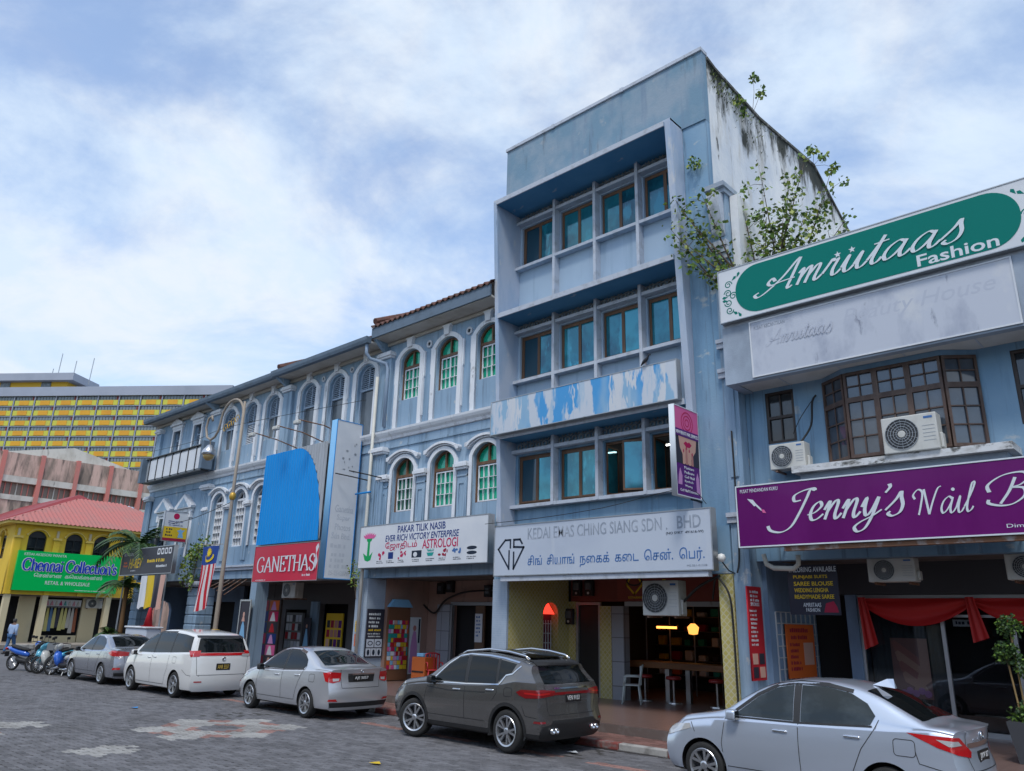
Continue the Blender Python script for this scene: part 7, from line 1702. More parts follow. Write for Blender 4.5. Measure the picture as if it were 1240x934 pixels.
# ------------------------------------------------------------------ man walking away
def skin_mesh(joints, edges, root, sub=2):
    me = bpy.data.meshes.new('fig'); names = list(joints); me.from_pydata([joints[k][0] for k in names], [(names.index(a), names.index(b)) for a, b in edges], [])
    o = bpy.data.objects.new('fig', me); COL.objects.link(o); md = o.modifiers.new('s', 'SKIN'); md.use_smooth_shade = True
    for i, k in enumerate(names):
        r_ = joints[k][1]; me.skin_vertices[0].data[i].radius = r_ if isinstance(r_, tuple) else (r_, r_); me.skin_vertices[0].data[i].use_root = (k == root)
    sb = o.modifiers.new('u', 'SUBSURF'); sb.levels = sub; sb.render_levels = sub
    dg = bpy.context.evaluated_depsgraph_get(); m2 = bpy.data.meshes.new_from_object(o.evaluated_get(dg)); bpy.data.objects.remove(o)
    m2.polygons.foreach_set('use_smooth', [True] * len(m2.polygons)); return m2
# local: faces +y' (away); z up
per = thing('person', 'man in pale blue shirt and jeans walking past the yellow shop', 'person', (-47.6, 13.0, -.06), rad(35), local=True)
J = {'pel': ((0, 0, .95), (.15, .11)), 'spi': ((0, .01, 1.15), (.15, .11)), 'che': ((0, .02, 1.36), (.19, .12)), 'nek': ((0, .02, 1.50), .06), 'hea': ((0, .04, 1.60), (.075, .09)), 'top': ((0, .04, 1.70), (.06, .07))}
ED = [('pel', 'spi'), ('spi', 'che'), ('che', 'nek'), ('nek', 'hea'), ('hea', 'top')]
for s, n_ in ((-1, 'l'), (1, 'r')):
    f_ = .16 * s
    J.update({n_ + 'sh': ((s * .19, .02, 1.42), .065), n_ + 'el': ((s * .26, -.02 - .06 * s, 1.15), .045), n_ + 'wr': ((s * .25, .10 - .10 * s, .92), .032), n_ + 'ha': ((s * .25, .13 - .11 * s, .84), (.04, .022)), n_ + 'f1': ((s * .235, .15 - .11 * s, .77), .012), n_ + 'f2': ((s * .255, .145 - .11 * s, .76), .012), n_ + 'f3': ((s * .27, .14 - .11 * s, .77), .011), n_ + 'th': ((s * .225, .17 - .11 * s, .82), .013),
              n_ + 'hp': ((s * .10, 0, .90), .10), n_ + 'kn': ((s * .10, .05 + f_ * .6, .50), .065), n_ + 'an': ((s * .10, -.02 + f_ * 1.3, .10), .045), n_ + 'to': ((s * .11, .14 + f_ * 1.3, .04), (.04, .03))})
    ED += [('che', n_ + 'sh'), (n_ + 'sh', n_ + 'el'), (n_ + 'el', n_ + 'wr'), (n_ + 'wr', n_ + 'ha'), (n_ + 'ha', n_ + 'f1'), (n_ + 'ha', n_ + 'f2'), (n_ + 'ha', n_ + 'f3'), (n_ + 'ha', n_ + 'th'), ('pel', n_ + 'hp'), (n_ + 'hp', n_ + 'kn'), (n_ + 'kn', n_ + 'an'), (n_ + 'an', n_ + 'to')]
bm_ = skin_mesh(J, ED, 'pel')
sk = mat('brown_skin', (.16, .085, .055), .6); link('body', bm_, sk, per)
SH = {k: (J[k][0], tuple(x + .022 for x in (J[k][1] if isinstance(J[k][1], tuple) else (J[k][1],) * 2))) for k in ('pel', 'spi', 'che', 'lsh', 'lel', 'lwr', 'rsh', 'rel', 'rwr')}
link('shirt', skin_mesh(SH, [e for e in ED if e[0] in SH and e[1] in SH], 'spi'), mat('pale_blue_shirt', (.30, .40, .58), .9), per)
TR = {k: (J[k][0], tuple(x + .02 for x in (J[k][1] if isinstance(J[k][1], tuple) else (J[k][1],) * 2))) for k in ('pel', 'lhp', 'lkn', 'lan', 'rhp', 'rkn', 'ran')}
TR['pel'] = ((0, 0, .93), (.155, .12))
link('jeans', skin_mesh(TR, [e for e in ED if e[0] in TR and e[1] in TR], 'pel'), mat('blue_jeans', (.05, .12, .25), .9), per)
MB().lathe([(0, .10), (.06, .09), (.092, .05), (.098, 0), (.09, -.05), (.075, -.08)], (0, .02, 1.665), 14).build('hair', mat('grey_black_hair', (.05, .05, .05), .8), per, True)
for s in (-1, 1):
    MB().rbox(s * .085 - .012, s * .085 + .012, .02, .055, 1.60, 1.66, .01, 2).build('ear', sk, per, True); MB().rbox(s * .11 - .045, s * .11 + .045, -.10 + .16 * s * 1.3, .17 + .16 * s * 1.3, -.0, .075, .02, 2).build('shoe', M['trim'], per, True)
    MB().lathe([(0, -.012), (.012, 0), (0, .012)], (s * .03, .125, 1.635), 8).build('eye', M['black'], per, True)
MB().prism([(.125, 1.585), (.155, 1.59), (.125, 1.64)], 'x', -.014, .014).build('nose', sk, per); MB().box(-.025, .025, .118, .128, 1.552, 1.562).build('mouth', mat('lip_brown', (.2, .08, .06), .6), per)
# ------------------------------------------------------------------ street lamp with flag
lamp = thing('street_lamp', 'tall cream street lamp with curled gold arm and glass lantern', 'street lamp', (-25.25, 12.8, .1))
M['lampc'] = mat('cream_brown_pole_paint', (.30, .25, .20), .55, layers=[((.23, .19, .15), .45, .75, (2, 2, 1))]); M['gold'] = mat('gold_paint', (.5, .30, .04), .4, .3); 
LX, LY = -25.25, 12.8
MB().tube([(LX, LY, .1), (LX, LY, 1.6), (LX, LY, 6.0), (LX, LY, 9.55)], [.085, .08, .06, .045], 14).build('pole', M['lampc'], lamp, True)
for z, r_ in ((1.55, .2), (6.1, .12)): MB().lathe([(.05, -.14), (r_ * .8, -.10), (r_, 0), (r_ * .8, .10), (.05, .14)], (LX, LY, z), 14).build('collar', M['gold'], lamp, True)
MB().lathe([(.10, 0), (.24, .02), (.24, .25), (.15, .35), (.10, .6)], (LX, LY, .1), 12).build('base', M['lampc'], lamp)
arc = [(LX, LY, 8.2), (LX - .02, LY, 9.0)] + [(LX - .85 + .83 * math.cos(rad(a)), LY, 9.05 + .72 * math.sin(rad(a))) for a in range(0, 181, 15)] + [(LX - 1.78, LY, 8.72), (LX - 2.0, LY, 8.52), (LX - 2.3, LY, 8.45), (LX - 2.65, LY, 8.6), (LX - 2.82, LY, 9.0), (LX - 2.7, LY, 9.35), (LX - 2.45, LY, 9.4), (LX - 2.35, LY, 9.2)]
MB().tube(arc, .045, 8).build('arm', M['lampc'], lamp, True)
sc = []
for k in range(4):
    c = (LX - .45 - .28 * k, LY, 8.95 - .07 * k); MB().tube([(c[0] + (.20 - .012 * i) * math.cos(i * .55), LY + .005 * k, c[2] + (.20 - .012 * i) * math.sin(i * .55)) for i in range(15)], .014, 5).build('scroll', M['gold'], lamp, True)
MB().tube([(LX - 2.3, LY, 8.45), (LX - 2.3, LY, 8.25)], .02, 6).build('lantern_hanger', M['lampc'], lamp)
MB().lathe([(.03, .62), (.10, .58), (.14, .50), (.22, .42), (.26, .30), (.25, .22)], (LX - 2.3, LY, 7.65), 16).build('lantern_cap', M['alloy'], lamp, True)
MB().lathe([(0, 0), (.10, .02), (.18, .10), (.22, .22)], (LX - 2.3, LY, 7.65), 16).build('lantern_glass', mat('amber_lantern_glass', (.42, .28, .10), .25), lamp, True)
MB().tube([(LX - .03, LY - .1, 4.45), (LX - 1.55, LY - .1, 4.5)], .012, 6).build('flag_bracket', M['lampc'], lamp)
flag = thing('flag', 'striped red and white flag with blue canton hanging from the lamp post', 'flag', (LX - .8, LY - .1, 2.3))
FW = 1.15; fx0 = LX - 1.45; n, m_ = 14, 26
def fpt(u, v):   # u across 0..1, v down 0..1
    sway = -.42 * max(0, v - .35) ** 1.3 * (1 - .3 * u) + .10 * max(0, v - .75) * u * 6
    return (fx0 + FW * u * (1 - .12 * v) + sway * .9, LY - .1 + .07 * math.sin(u * 9 + v * 2) * (.3 + v), 4.42 - v * 2.1 - .10 * v * math.sin(u * 5))
def fpatch(nm, u0, u1, v0, v1, m, nu, nv, off=0):
    vs = []
    for j in range(nv + 1):
        for i in range(nu + 1):
            p = fpt(u0 + (u1 - u0) * i / nu, v0 + (v1 - v0) * j / nv); vs.append((p[0], p[1] - off, p[2]))
    return MB().add(vs, [(j * (nu + 1) + i, j * (nu + 1) + i + 1, (j + 1) * (nu + 1) + i + 1, (j + 1) * (nu + 1) + i) for j in range(nv) for i in range(nu)]).build(nm, m, flag, True)
fr_, fw_, fb_ = mat('flag_red', (.5, .015, .03), .8), mat('flag_white', (.62, .62, .62), .8), mat('flag_blue', (.01, .05, .25), .8)
fpatch('canton', 0, 1, 0, .295, fb_, 8, 6)
for k in range(11): fpatch('stripe', k / 11, (k + 1) / 11, .295, 1, fr_ if k % 2 == 0 else fw_, 2, 18)
fyl = mat('flag_yellow', (.7, .5, .01), .8)
def fdecal(nm, poly):
    MB().add([(lambda p: (p[0], p[1] - .02, p[2]))(fpt(u, v)) for u, v in poly], [tuple(range(len(poly)))]).build(nm, fyl, flag)
st = [(.5 + (.17 if k % 2 == 0 else .10) * math.sin(k * math.pi / 14), .10 - (.085 if k % 2 == 0 else .05) * math.cos(k * math.pi / 14)) for k in range(28)]; fdecal('star', st)
oc = [(.5 + .26 * math.cos(rad(a)), .165 + .09 * math.sin(rad(a))) for a in range(-10, 191, 10)]; ic = [(.5 + .20 * math.cos(rad(a)), .145 + .075 * math.sin(rad(a))) for a in range(190, -11, -10)]; fdecal('crescent', oc + ic)
# ------------------------------------------------------------------ plants
LEAFG = [mat('leaf_green', (.09, .17, .025), .5, layers=[((.14, .24, .03), .4, .7, (3, 3, 3))]), mat('leaf_yellow_green', (.22, .27, .035), .5), mat('leaf_dark_green', (.03, .07, .018), .5)]
def leaves(mb, c, R_, n, size, rnd, flat_=1.0, droop=.3):
    for _ in range(n):
        d = Vector((rnd.gauss(0, 1), rnd.gauss(0, 1), rnd.gauss(0, 1) * flat_)); d.normalize(); p = Vector(c) + d * R_ * rnd.random() ** .45
        a = Vector((rnd.gauss(0, 1), rnd.gauss(0, 1), rnd.gauss(-droop, .7))).normalized(); b = a.orthogonal().normalized(); b.rotate(Matrix.Rotation(rnd.uniform(0, 6.28), 3, a))
        s = size * rnd.uniform(.6, 1.25); w = s * .38; q = a.cross(b) * s * .06
        mb.m = rnd.choice((0, 0, 0, 1, 1, 2)) if len(LEAFG) > 2 else 0
        mb.add([p, p + a * s * .4 + b * w + q, p + a * s, p + a * s * .4 - b * w + q], [(0, 1, 2, 3)])
def leafobj(mb, nm, parent, mats=None):
    me = bpy.data.meshes.new('lv'); me.from_pydata(mb.v, [], mb.f); me.polygons.foreach_set('material_index', mb.mi); return link(nm, me, mats or LEAFG, parent)
bark = mat('grey_brown_bark', (.10, .075, .055), .9)
rnd = random.Random(11)
bush = thing('roof_tree', 'leafy wild fig sapling sprouting from the roof edge beside the block', 'tree', (-6.7, 15.9, 8.43))
lm = MB()
root = Vector((-6.75, 15.75, 8.44))
tips = [(-8.3, 14.5, 12.0), (-7.1, 15.5, 12.1), (-6.6, 15.6, 12.6), (-6.0, 15.8, 12.3), (-5.6, 15.9, 12.75), (-5.3, 16.0, 11.6), (-4.9, 16.0, 10.9), (-8.1, 14.4, 11.6), (-8.2, 14.4, 10.9), (-7.9, 14.4, 10.2), (-7.6, 14.5, 11.9), (-7.7, 14.5, 10.9), (-8.4, 14.4, 11.2), (-5.9, 15.6, 10.6), (-6.5, 15.5, 11.3), (-7.3, 15.35, 11.0), (-5.5, 15.9, 10.2), (-6.2, 15.5, 10.0), (-7.0, 15.4, 10.1), (-5.1, 16.0, 12.2), (-6.1, 15.5, 11.2), (-5.7, 15.6, 11.0), (-6.6, 15.4, 10.5), (-5.4, 15.7, 10.7), (-6.3, 15.5, 10.9), (-5.9, 15.6, 11.6), (-7.5, 14.6, 9.8)]
for i, tp in enumerate(tips):
    tp = Vector(tp); mid = root.lerp(tp, .5) + Vector((0, -.35 if tp.x < -7.2 else 0, 0)) + Vector((rnd.uniform(-.2, .2), rnd.uniform(-.15, .15), rnd.uniform(.0, .25)))
    pts = [root + Vector((rnd.uniform(-.05, .05), rnd.uniform(-.05, .05), 0))] + [root.lerp(mid, k / 3) + Vector((rnd.uniform(-.04, .04),) * 3) for k in (1, 2)] + [mid] + [mid.lerp(tp, k / 3) for k in (1, 2)] + [tp]
    MB().tube(pts, [.04, .034, .028, .02, .014, .009, .005], 6).build('branch', bark, bush, True)
    dens = 58 if tp.x > -7.2 else 40
    for k in range(4, 10): leaves(lm, root.lerp(mid, .7).lerp(tp, (k - 3) / 6.0), .24, dens // 6 + 2, .125, rnd)
    for _ in range(3):
        e = mid.lerp(tp, rnd.uniform(.3, .9)); e2 = e + Vector((rnd.uniform(-.4, .4), rnd.uniform(-.2, .2), rnd.uniform(-.05, .35)))
        MB().tube([e, e.lerp(e2, .5) + Vector((0, 0, .04)), e2], [.008, .006, .003], 5).build('twig', bark, bush)
        leaves(lm, e2, .20, dens // 5, .12, rnd)
tag(leafobj(lm, 'leaves', bush), kind='stuff')
# small growths on the block
def sprout(label, base, tops, nl, size):
    t = thing('sprout', label, 'plant', base, group='weeds growing on the tall block'); lv = MB()
    for tp in tops:
        b = Vector(base); tp = Vector(tp); MB().tube([b, b.lerp(tp, .5) + Vector((.04, 0, .05)), tp], [.008, .006, .004], 5).build('stem', bark, t); leaves(lv, tp, .17, nl, size, rnd, droop=1.0)
    tag(leafobj(lv, 'leaves', t), kind='stuff')
sprout('pair of thin sprouts standing up from the roof edge of the block', (-7.7, 18.0, 16.14), [(-7.75, 18.4, 17.7), (-7.7, 18.7, 17.3)], 26, .15)
sprout('leafy tuft at the rear roof bend of the block', (-7.62, 22.2, 16.5), [(-7.4, 22.6, 17.0), (-7.3, 23.2, 16.8), (-7.5, 21.9, 16.9)], 34, .17)
sprout('yellow green tuft on the stained side wall near the front', (-7.6, 16.6, 15.7), [(-7.45, 16.6, 15.7), (-7.45, 16.9, 15.5)], 22, .13)
sprout('small dark tuft on the wall strip below the parapet', (-8.0, 15.05, 13.0), [(-8.05, 14.9, 13.2), (-7.9, 14.9, 13.05)], 26, .10)
mos = MB()
for _ in range(420):
    y = 15.4 + abs(rnd.gauss(0, 1.6)); z = 16.1 - abs(rnd.gauss(0, .35)) - (.9 if rnd.random() < .25 and 17.2 < y < 18.6 else 0)
    if y > 22: continue
    mos.m = rnd.choice((2, 2, 2, 1)); s = rnd.uniform(.02, .06)
    mos.add([(-7.645 + rnd.uniform(0, .05), y, z), (-7.64, y + s, z - s * .3), (-7.63 + rnd.uniform(0, .05), y + s * .6, z + s)], [(0, 1, 2)])
tag(leafobj(mos, 'moss', tower, [M['mould'], LEAFG[1], mat('dark_moss', (.03, .045, .015), .95)]), kind='stuff')
# palm at the far corner
palm = thing('palm_tree', 'palm tree with drooping fronds at the far corner of the row', 'palm', (-36.6, 14.15, .1))
MB().tube([(-36.6, 14.15, .1), (-36.55, 14.15, 1.6), (-36.7, 14.15, 3.2)], [.12, .09, .08], 10).build('trunk', mat('orange_palm_stem', (.25, .13, .05), .8), palm, True)
MB().tube([(-37.0, 14.25, .1), (-36.9, 14.25, 2.2), (-36.5, 14.25, 5.2)], [.09, .08, .07], 10).build('trunk', bark, palm, True)
pgm = [mat('palm_green', (.03, .075, .02), .5), mat('palm_light_green', (.07, .13, .03), .5)]
def frond(base, yaw, ln, rise, mb):
    pts = []
    for i in range(9):
        k = i / 8; pts.append(Vector(base) + Vector((math.cos(yaw) * ln * k, math.sin(yaw) * ln * k * .8, rise * k - ln * .75 * k * k)))
    mb.m = 0; mb.tube(pts, .012, 4)
    for i in range(1, 9):
        for s in (-1, 1):
            for q in (0, .5):
                p = pts[i].lerp(pts[i - 1], q); d = (pts[i] - pts[i - 1]).normalized(); sd_ = d.cross(Vector((0, 0, 1))).normalized() * s
                tip = p + sd_ * .42 * (1 - .4 * i / 8) + d * .22 - Vector((0, 0, .14)); mb.m = rnd.choice((0, 0, 1)); w = d * .06
                mb.add([p - w, p + w, tip], [(0, 1, 2)])
mb = MB()
for k in range(11): frond((-36.7, 14.15, 3.2), k * .57 + .2, rnd.uniform(1.1, 1.7), rnd.uniform(.5, 1.3), mb)
for k in range(30): frond((-36.5, 14.25, 5.0), k * .37, rnd.uniform(1.2, 2.3), rnd.uniform(.3, 2.2), mb)
for k in range(7): frond((-36.9, 13.9, 1.2), k * .9, rnd.uniform(.7, 1.1), rnd.uniform(.3, .9), mb)
tag(leafobj(mb, 'fronds', palm, pgm), kind='stuff')
ivy = thing('creeper', 'bright green creeper growing over the rounded corner column', 'plant', (-31.7, 14.8, 3.4)); lv = MB()
for c, n_ in (((-31.5, 14.75, 4.6), 150), ((-32.0, 14.75, 4.3), 110), ((-31.2, 14.8, 4.9), 60), ((-32.3, 14.75, 3.8), 80), ((-31.8, 14.75, 3.5), 60)): leaves(lv, c, .42, n_, .14, rnd)
tag(leafobj(lv, 'leaves', ivy), kind='stuff')
MB().tube([(-31.8, 14.85, 3.0), (-31.7, 14.85, 4.0), (-31.5, 14.8, 4.8)], .02, 5).build('stem', bark, ivy)
wv = thing('creeper', 'small creeper tangled round pipes under the astrologer sign', 'plant', (-20.4, 14.8, 2.9)); lv = MB()
for c in ((-20.55, 14.85, 3.45), (-20.45, 14.8, 3.15), (-20.7, 14.85, 3.7)): leaves(lv, c, .22, 40, .08, rnd)
tag(leafobj(lv, 'leaves', wv), kind='stuff'); MB().tube([(-20.4, 14.85, 2.7), (-20.5, 14.8, 3.3), (-20.7, 14.85, 3.8)], .012, 5).build('stem', bark, wv)
# potted topiary
pot = thing('potted_plant', 'potted topiary with three leafy balls before the nail salon window', 'plant', (-2.8, 14.7, .27))
MB().prism([(-.18, 0), (.18, 0), (.28, .58), (-.28, .58)], 'y', 14.45, 14.95).build('pot', mat('dark_grey_pot', (.045, .048, .055), .5), pot, loc=(-2.72, 0, .272))
lv = MB()
for c, R_, n_ in (((-2.80, 14.7, 2.26), .19, 420), ((-2.90, 14.7, 1.86), .19, 420), ((-2.62, 14.65, 1.66), .2, 420), ((-2.68, 14.7, .98), .24, 380), ((-2.85, 14.7, .92), .16, 160)): leaves(lv, c, R_, n_, .06, rnd)
tag(leafobj(lv, 'leaves', pot, [LEAFG[2], LEAFG[0], LEAFG[2]]), kind='stuff')
cane = mat('tan_cane', (.3, .2, .08), .7)
for a, b in (((-2.82, 14.7, .75), (-2.9, 14.7, 1.8)), ((-2.76, 14.72, .75), (-2.8, 14.72, 2.2)), ((-2.7, 14.68, .75), (-2.62, 14.65, 1.6))): MB().tube([a, b], .014, 6).build('stem', cane, pot)
# pigeon on the peeled board
pg = thing('pigeon', 'dark pigeon perched on the peeling blue signboard', 'bird', (-9.35, 14.6, 8.03), local=True)
loft([(-.13, -.03, .02, .008), (-.07, .04, .04, .04), (.0, .08, .055, .055), (.06, .13, .04, .045), (.085, .18, .025, .03), (.11, .20, .026, .026), (.13, .20, .012, .012), (.15, .195, .004, .004)]).build('body', mat('slate_pigeon', (.025, .028, .035), .7), pg, True, loc=(0, 0, .03))
for s in (-1, 1): MB().tube([(0, s * .02, .07), (.005, s * .02, .0)], .005, 5).build('leg', M['rust'], pg)
# ------------------------------------------------------------------ air conditioners
def aircon(label, x0, x1, y0, y1, z0, z1, fanside=0, group='outdoor air conditioner units', faceX=False, support=True):
    """front towards -Y; fan on the left part"""
    t = thing('air_conditioner', label, 'air conditioner', ((x0 + x1) / 2, (y0 + y1) / 2, z0), group=group)
    MB().rbox(x0, x1, y0, y1, z0, z1, .018, 2).build('case', M['acwhite'], t)
    w, h = x1 - x0, z1 - z0; R_ = h * .42; cx = x0 + w * .36; cz = (z0 + z1) / 2
    fr = FY(y0)
    plate('fan_recess', fr, [circ(cx, cz, R_, 24)], .001, .004, M['fanblk'], t)
    g = MB()
    for k in range(1, 7): g.lathe([(R_ * k / 6 - .004, -.016), (R_ * k / 6 + .004, -.016), (R_ * k / 6 + .004, -.008), (R_ * k / 6 - .004, -.008), (R_ * k / 6 - .004, -.016)], (cx, y0, cz), 24, 'y', cap=False)
    for k in range(8): a = math.pi * k / 8; g.tube([(cx + R_ * math.cos(a), y0 - .012, cz + R_ * math.sin(a)), (cx - R_ * math.cos(a), y0 - .012, cz - R_ * math.sin(a))], .003, 4)
    g.build('fan_grille', M['metal'], t)
    MB().lathe([(0, -.022), (R_ * .22, -.02), (R_ * .24, -.006)], (cx, y0, cz), 14, 'y').build('fan_hub', M['acwhite'], t)
    for k in range(5): MB().box(x0 + w * .74, x1 - .04, y0 - .004, y0 - .001, z0 + h * .25 + k * h * .1, z0 + h * .25 + k * h * .1 + .008).build('panel_rib', M['metal'], t)
    MB().box(x0 + w * .78, x1 - .06, y0 - .004, y0 - .001, z1 - h * .15, z1 - h * .09).build('label_strip', C_['ltblue'], t)
    MB().rbox(x1 + .001, x1 + .05, y0 + .08, y0 + .25, z0 + .03, z0 + h * .45, .012, 1).build('valve_cover', M['acwhite'], t)
    if support:
        for x in (x0 + .12, x1 - .12): MB().box(x - .02, x + .02, y0 + .02, y1 + .25, z0 - .045, z0 - .002).build('bracket', M['rust'], t)
    return t
aircon('white air conditioner unit hung before the restaurant under the jeweller sign', -9.98, -9.05, 15.15, 15.5, 2.34, 3.10)
aircon('larger air conditioner unit with blue label on the bay window ledge', -4.28, -3.36, 14.52, 14.84, 5.195, 5.86, support=False)
aircon('smaller air conditioner unit below the narrow window', -6.60, -5.86, 14.85, 15.15, 5.22, 5.74)
aircon('old air conditioner unit under the ceiling behind the purple sign', -5.2, -4.35, 15.7, 16.0, 3.02, 3.46)
aircon('dusty air conditioner unit at the right under the purple sign', -2.9, -2.1, 15.7, 16.0, 3.02, 3.46)
aircon('air conditioner unit in the arcade below the red GANETHAS sign', -26.2, -25.3, 15.7, 16.05, 2.78, 3.34)
t = aircon('air conditioner unit on the yellow shop wall beside the cream pier', -.5, .5, 0, .3, 0, .6, support=True)
for c in list(t.children): c.matrix_parent_inverse = Matrix.Identity(4)
t.location = (XY - .9, 19.7, 2.34); t.rotation_euler = (0, 0, rad(90))
MB().box(-.5, .5, .3, .36, -.05, .6).build('wall_plate', M['metal'], None) if False else None
# ------------------------------------------------------------------ cables and wall lamps
def cable(label, pts, r=.012, group='black cables on the shop fronts'):
    P = [Vector(p) for p in pts]; out = []
    for i in range(len(P) - 1):
        p0, p1, p2, p3 = P[max(i - 1, 0)], P[i], P[i + 1], P[min(i + 2, len(P) - 1)]
        for k in range(6):
            u = k / 6; out.append(.5 * ((2 * p1) + (p2 - p0) * u + (2 * p0 - 5 * p1 + 4 * p2 - p3) * u * u + (3 * p1 - p0 - 3 * p2 + p3) * u ** 3))
    out.append(P[-1]); o = MB().tube(out, r, 6).build('cable', M['cable'], None, True); tag(o, label, 'cable', group)
cable('thick black cable sagging across the pink arcade wall', [(-20.1, 17.4, 2.6), (-19.6, 17.45, 2.35), (-19.1, 17.45, 2.75), (-18.2, 17.45, 3.0), (-17, 17.45, 3.05), (-15.5, 17.45, 3.1), (-14.4, 17.45, 3.05)], .03)
cable('black cable curving down the yellow tiled column', [(-8.3, 15.3, 2.7), (-8.0, 14.9, 3.1), (-7.85, 14.85, 3.05), (-7.68, 14.85, 2.75), (-7.66, 14.9, 2.2), (-7.66, 14.92, .5)], .022)
cable('black cable hanging from the beam to the restaurant air conditioner', [(-7.9, 14.9, 3.15), (-8.5, 15.1, 2.95), (-9.0, 15.3, 2.65)], .03)
cable('thin wire drooping along the top of the jeweller sign', [(-14.4, 14.45, 4.6), (-12.5, 14.42, 4.62), (-10.5, 14.42, 4.72), (-8.4, 14.42, 4.95), (-7.9, 14.5, 4.6)], .008)
cable('black hose running up beside the bay window', [(-5.95, 14.95, 5.75), (-5.78, 15.1, 6.1), (-5.75, 15.2, 6.6), (-5.68, 15.25, 6.75)], .022)
cable('wire hanging from the smaller air conditioner window', [(-6.2, 15.2, 6.0), (-6.0, 15.15, 6.3), (-5.7, 15.2, 6.7)], .008)
cable('overhead wire strung from the corner house to the street lamp', [(-36.5, 14.6, 5.9), (-32, 14.2, 5.85), (-28, 13.2, 5.75), (-25.3, 12.8, 5.9)], .012)
cable('overhead wire strung high along the corner house', [(-38, 14.5, 9.6), (-32, 14.0, 9.2), (-27, 13.3, 9.0), (-20.4, 14.6, 9.15)], .009)
cable('black conduit hugging the party pilaster', [(-7.45, 14.95, 6.2), (-7.44, 14.94, 5.0), (-7.45, 14.94, 3.6), (-7.5, 14.9, 3.2)], .018)
gl = thing('wall_lamp', 'small white globe lamp on a bracket beside the jeweller sign', 'lamp', (-7.74, 14.8, 3.4))
MB().lathe([(0, -.09), (.06, -.07), (.09, 0), (.06, .07), (0, .09)], (-7.74, 14.72, 3.5), 16).build('globe', mat('opal_globe', (.75, .75, .72), .3), gl, True); MB().tube([(-7.74, 14.74, 3.42), (-7.66, 14.85, 3.25), (-7.6, 14.99, 3.2)], .014, 6).build('arm', M['black'], gl)
for i, x in enumerate((-20.35, -19.6)):
    t = thing('sign_arm', ('left', 'right')[i] + ' bare rusty lamp arm above the astrologer sign', 'lamp arm', (x, 15.1, 6.4), group='bare lamp arms')
    MB().tube([(x, 15.12, 6.45), (x - .3, 14.5, 6.55), (x - .55, 14.0, 6.62)], .02, 6).build('arm', M['black'], t)
pipe(hd, [(-20.9, 14.86, 6.05), (-20.1, 14.86, 6.05)], .03, C_['cyan'], 'pipe_clamp')
# white waste pipe loops under the purple sign
t = thing('waste_pipe', 'cream waste pipe bend under the left end of the purple sign', 'pipe', (-6.6, 15.0, 3.3))
MB().tube([(-6.95, 15.0, 3.56), (-6.9, 15.0, 3.36), (-6.75, 15.0, 3.28), (-6.35, 15.0, 3.26), (-6.25, 15.0, 3.34), (-6.24, 15.0, 3.52)], .05, 8).build('pipe', M['pvc'], t, True)
# ------------------------------------------------------------------ posters and shop fittings
def board(name, label, fr, x0, x1, z0, z1, m, cat='poster', th=.03, group=None, d0=0.0):
    b = fr((x0 + x1) / 2, z0, 0); t = thing(name, label, cat, b, group=group)
    plate('board', fr, [rect(x0, x1, z0, z1)], d0, d0 + th, m, t); return t
# red price list on the pillar side, orange notice and window grille on the party wall
fr = FX(-7.155)
t = board('price_list', 'tall red price list with white print on the blue pillar', FX(-7.245), 14.7, 15.32, 1.15, 2.93, C_['red2']); 
F2 = FX(-7.245); text(F2, 'SPECIALIST', 14.82, 15.2, 2.55, 2.62, .034, C_['silver'], t); tlines(F2, t, C_['silver'], 14.8, 15.2, 2.85, 3, .05, .03, .034, 31); tlines(F2, t, C_['silver'], 14.75, 15.1, 2.48, 9, .045, .035, .034, 32)
for k in range(2):
    for j in range(2): plate('photo', F2, [rect(14.76 + k * .28, 14.98 + k * .28, 1.2 + j * .25, 1.4 + j * .25)], .031, .035, C_['skin'] if (k + j) % 2 else C_['char'], t)
t = thing('window_grille', 'white metal window grille behind the orange notice', 'grille', (-7.13, 16.7, 1.2)); g = MB()
for k in range(9): g.box(-7.155, -7.13, 15.75 + k * .25, 15.775 + k * .25, 1.1, 2.46)
for k in range(7): g.box(-7.13, -7.118, 15.75, 17.78, 1.1 + k * .225, 1.12 + k * .225)
g.build('bars', mat('white_grille_paint', (.4, .42, .45), .6), t)
t = board('notice', 'orange notice board with a food photograph on the grille', FX(-7.115), 16.1, 17.5, 1.15, 2.22, C_['org'])
F2 = FX(-7.115); tlines(F2, t, C_['mar'], 16.2, 17.4, 2.15, 2, .09, .05, .034, 33); tlines(F2, t, C_['mar'], 16.2, 16.8, 1.85, 5, .07, .05, .034, 34); plate('photo', F2, [rect(16.9, 17.4, 1.4, 1.85)], .031, .035, C_['skin'], t)
fr = FY(15.45)
t = board('banner', 'black tailoring banner with yellow lettering under the purple sign', fr, -6.68, -5.68, 2.40, 3.36, C_['char'], 'banner', .015)
text(fr, 'TAILORING AVAILABLE', -6.66, -5.7, 3.22, 3.32, .017, C_['silver'], t, bold=.01)
for i, s in enumerate(('PUNJABI SUITS', 'SAREE BLOUSE', 'WEDDING LENGHA', 'READYMADE SAREE')): text(fr, s, -6.56, -5.78 - .1 * (i % 2 == 0), 3.08 - i * .125, 3.16 - i * .125, .017, C_['yel'], t, bold=.01)
text(fr, 'AMRIITAAS', -6.4, -6.05, 2.55, 2.63, .017, C_['silver'], t); text(fr, 'FASHION', -6.35, -6.08, 2.46, 2.53, .017, C_['silver'], t); plate('photo', fr, [[(-6.0, 2.45), (-5.72, 2.45), (-5.74, 2.55), (-5.8, 2.66), (-5.95, 2.62)]], .016, .019, C_['mar'], t)
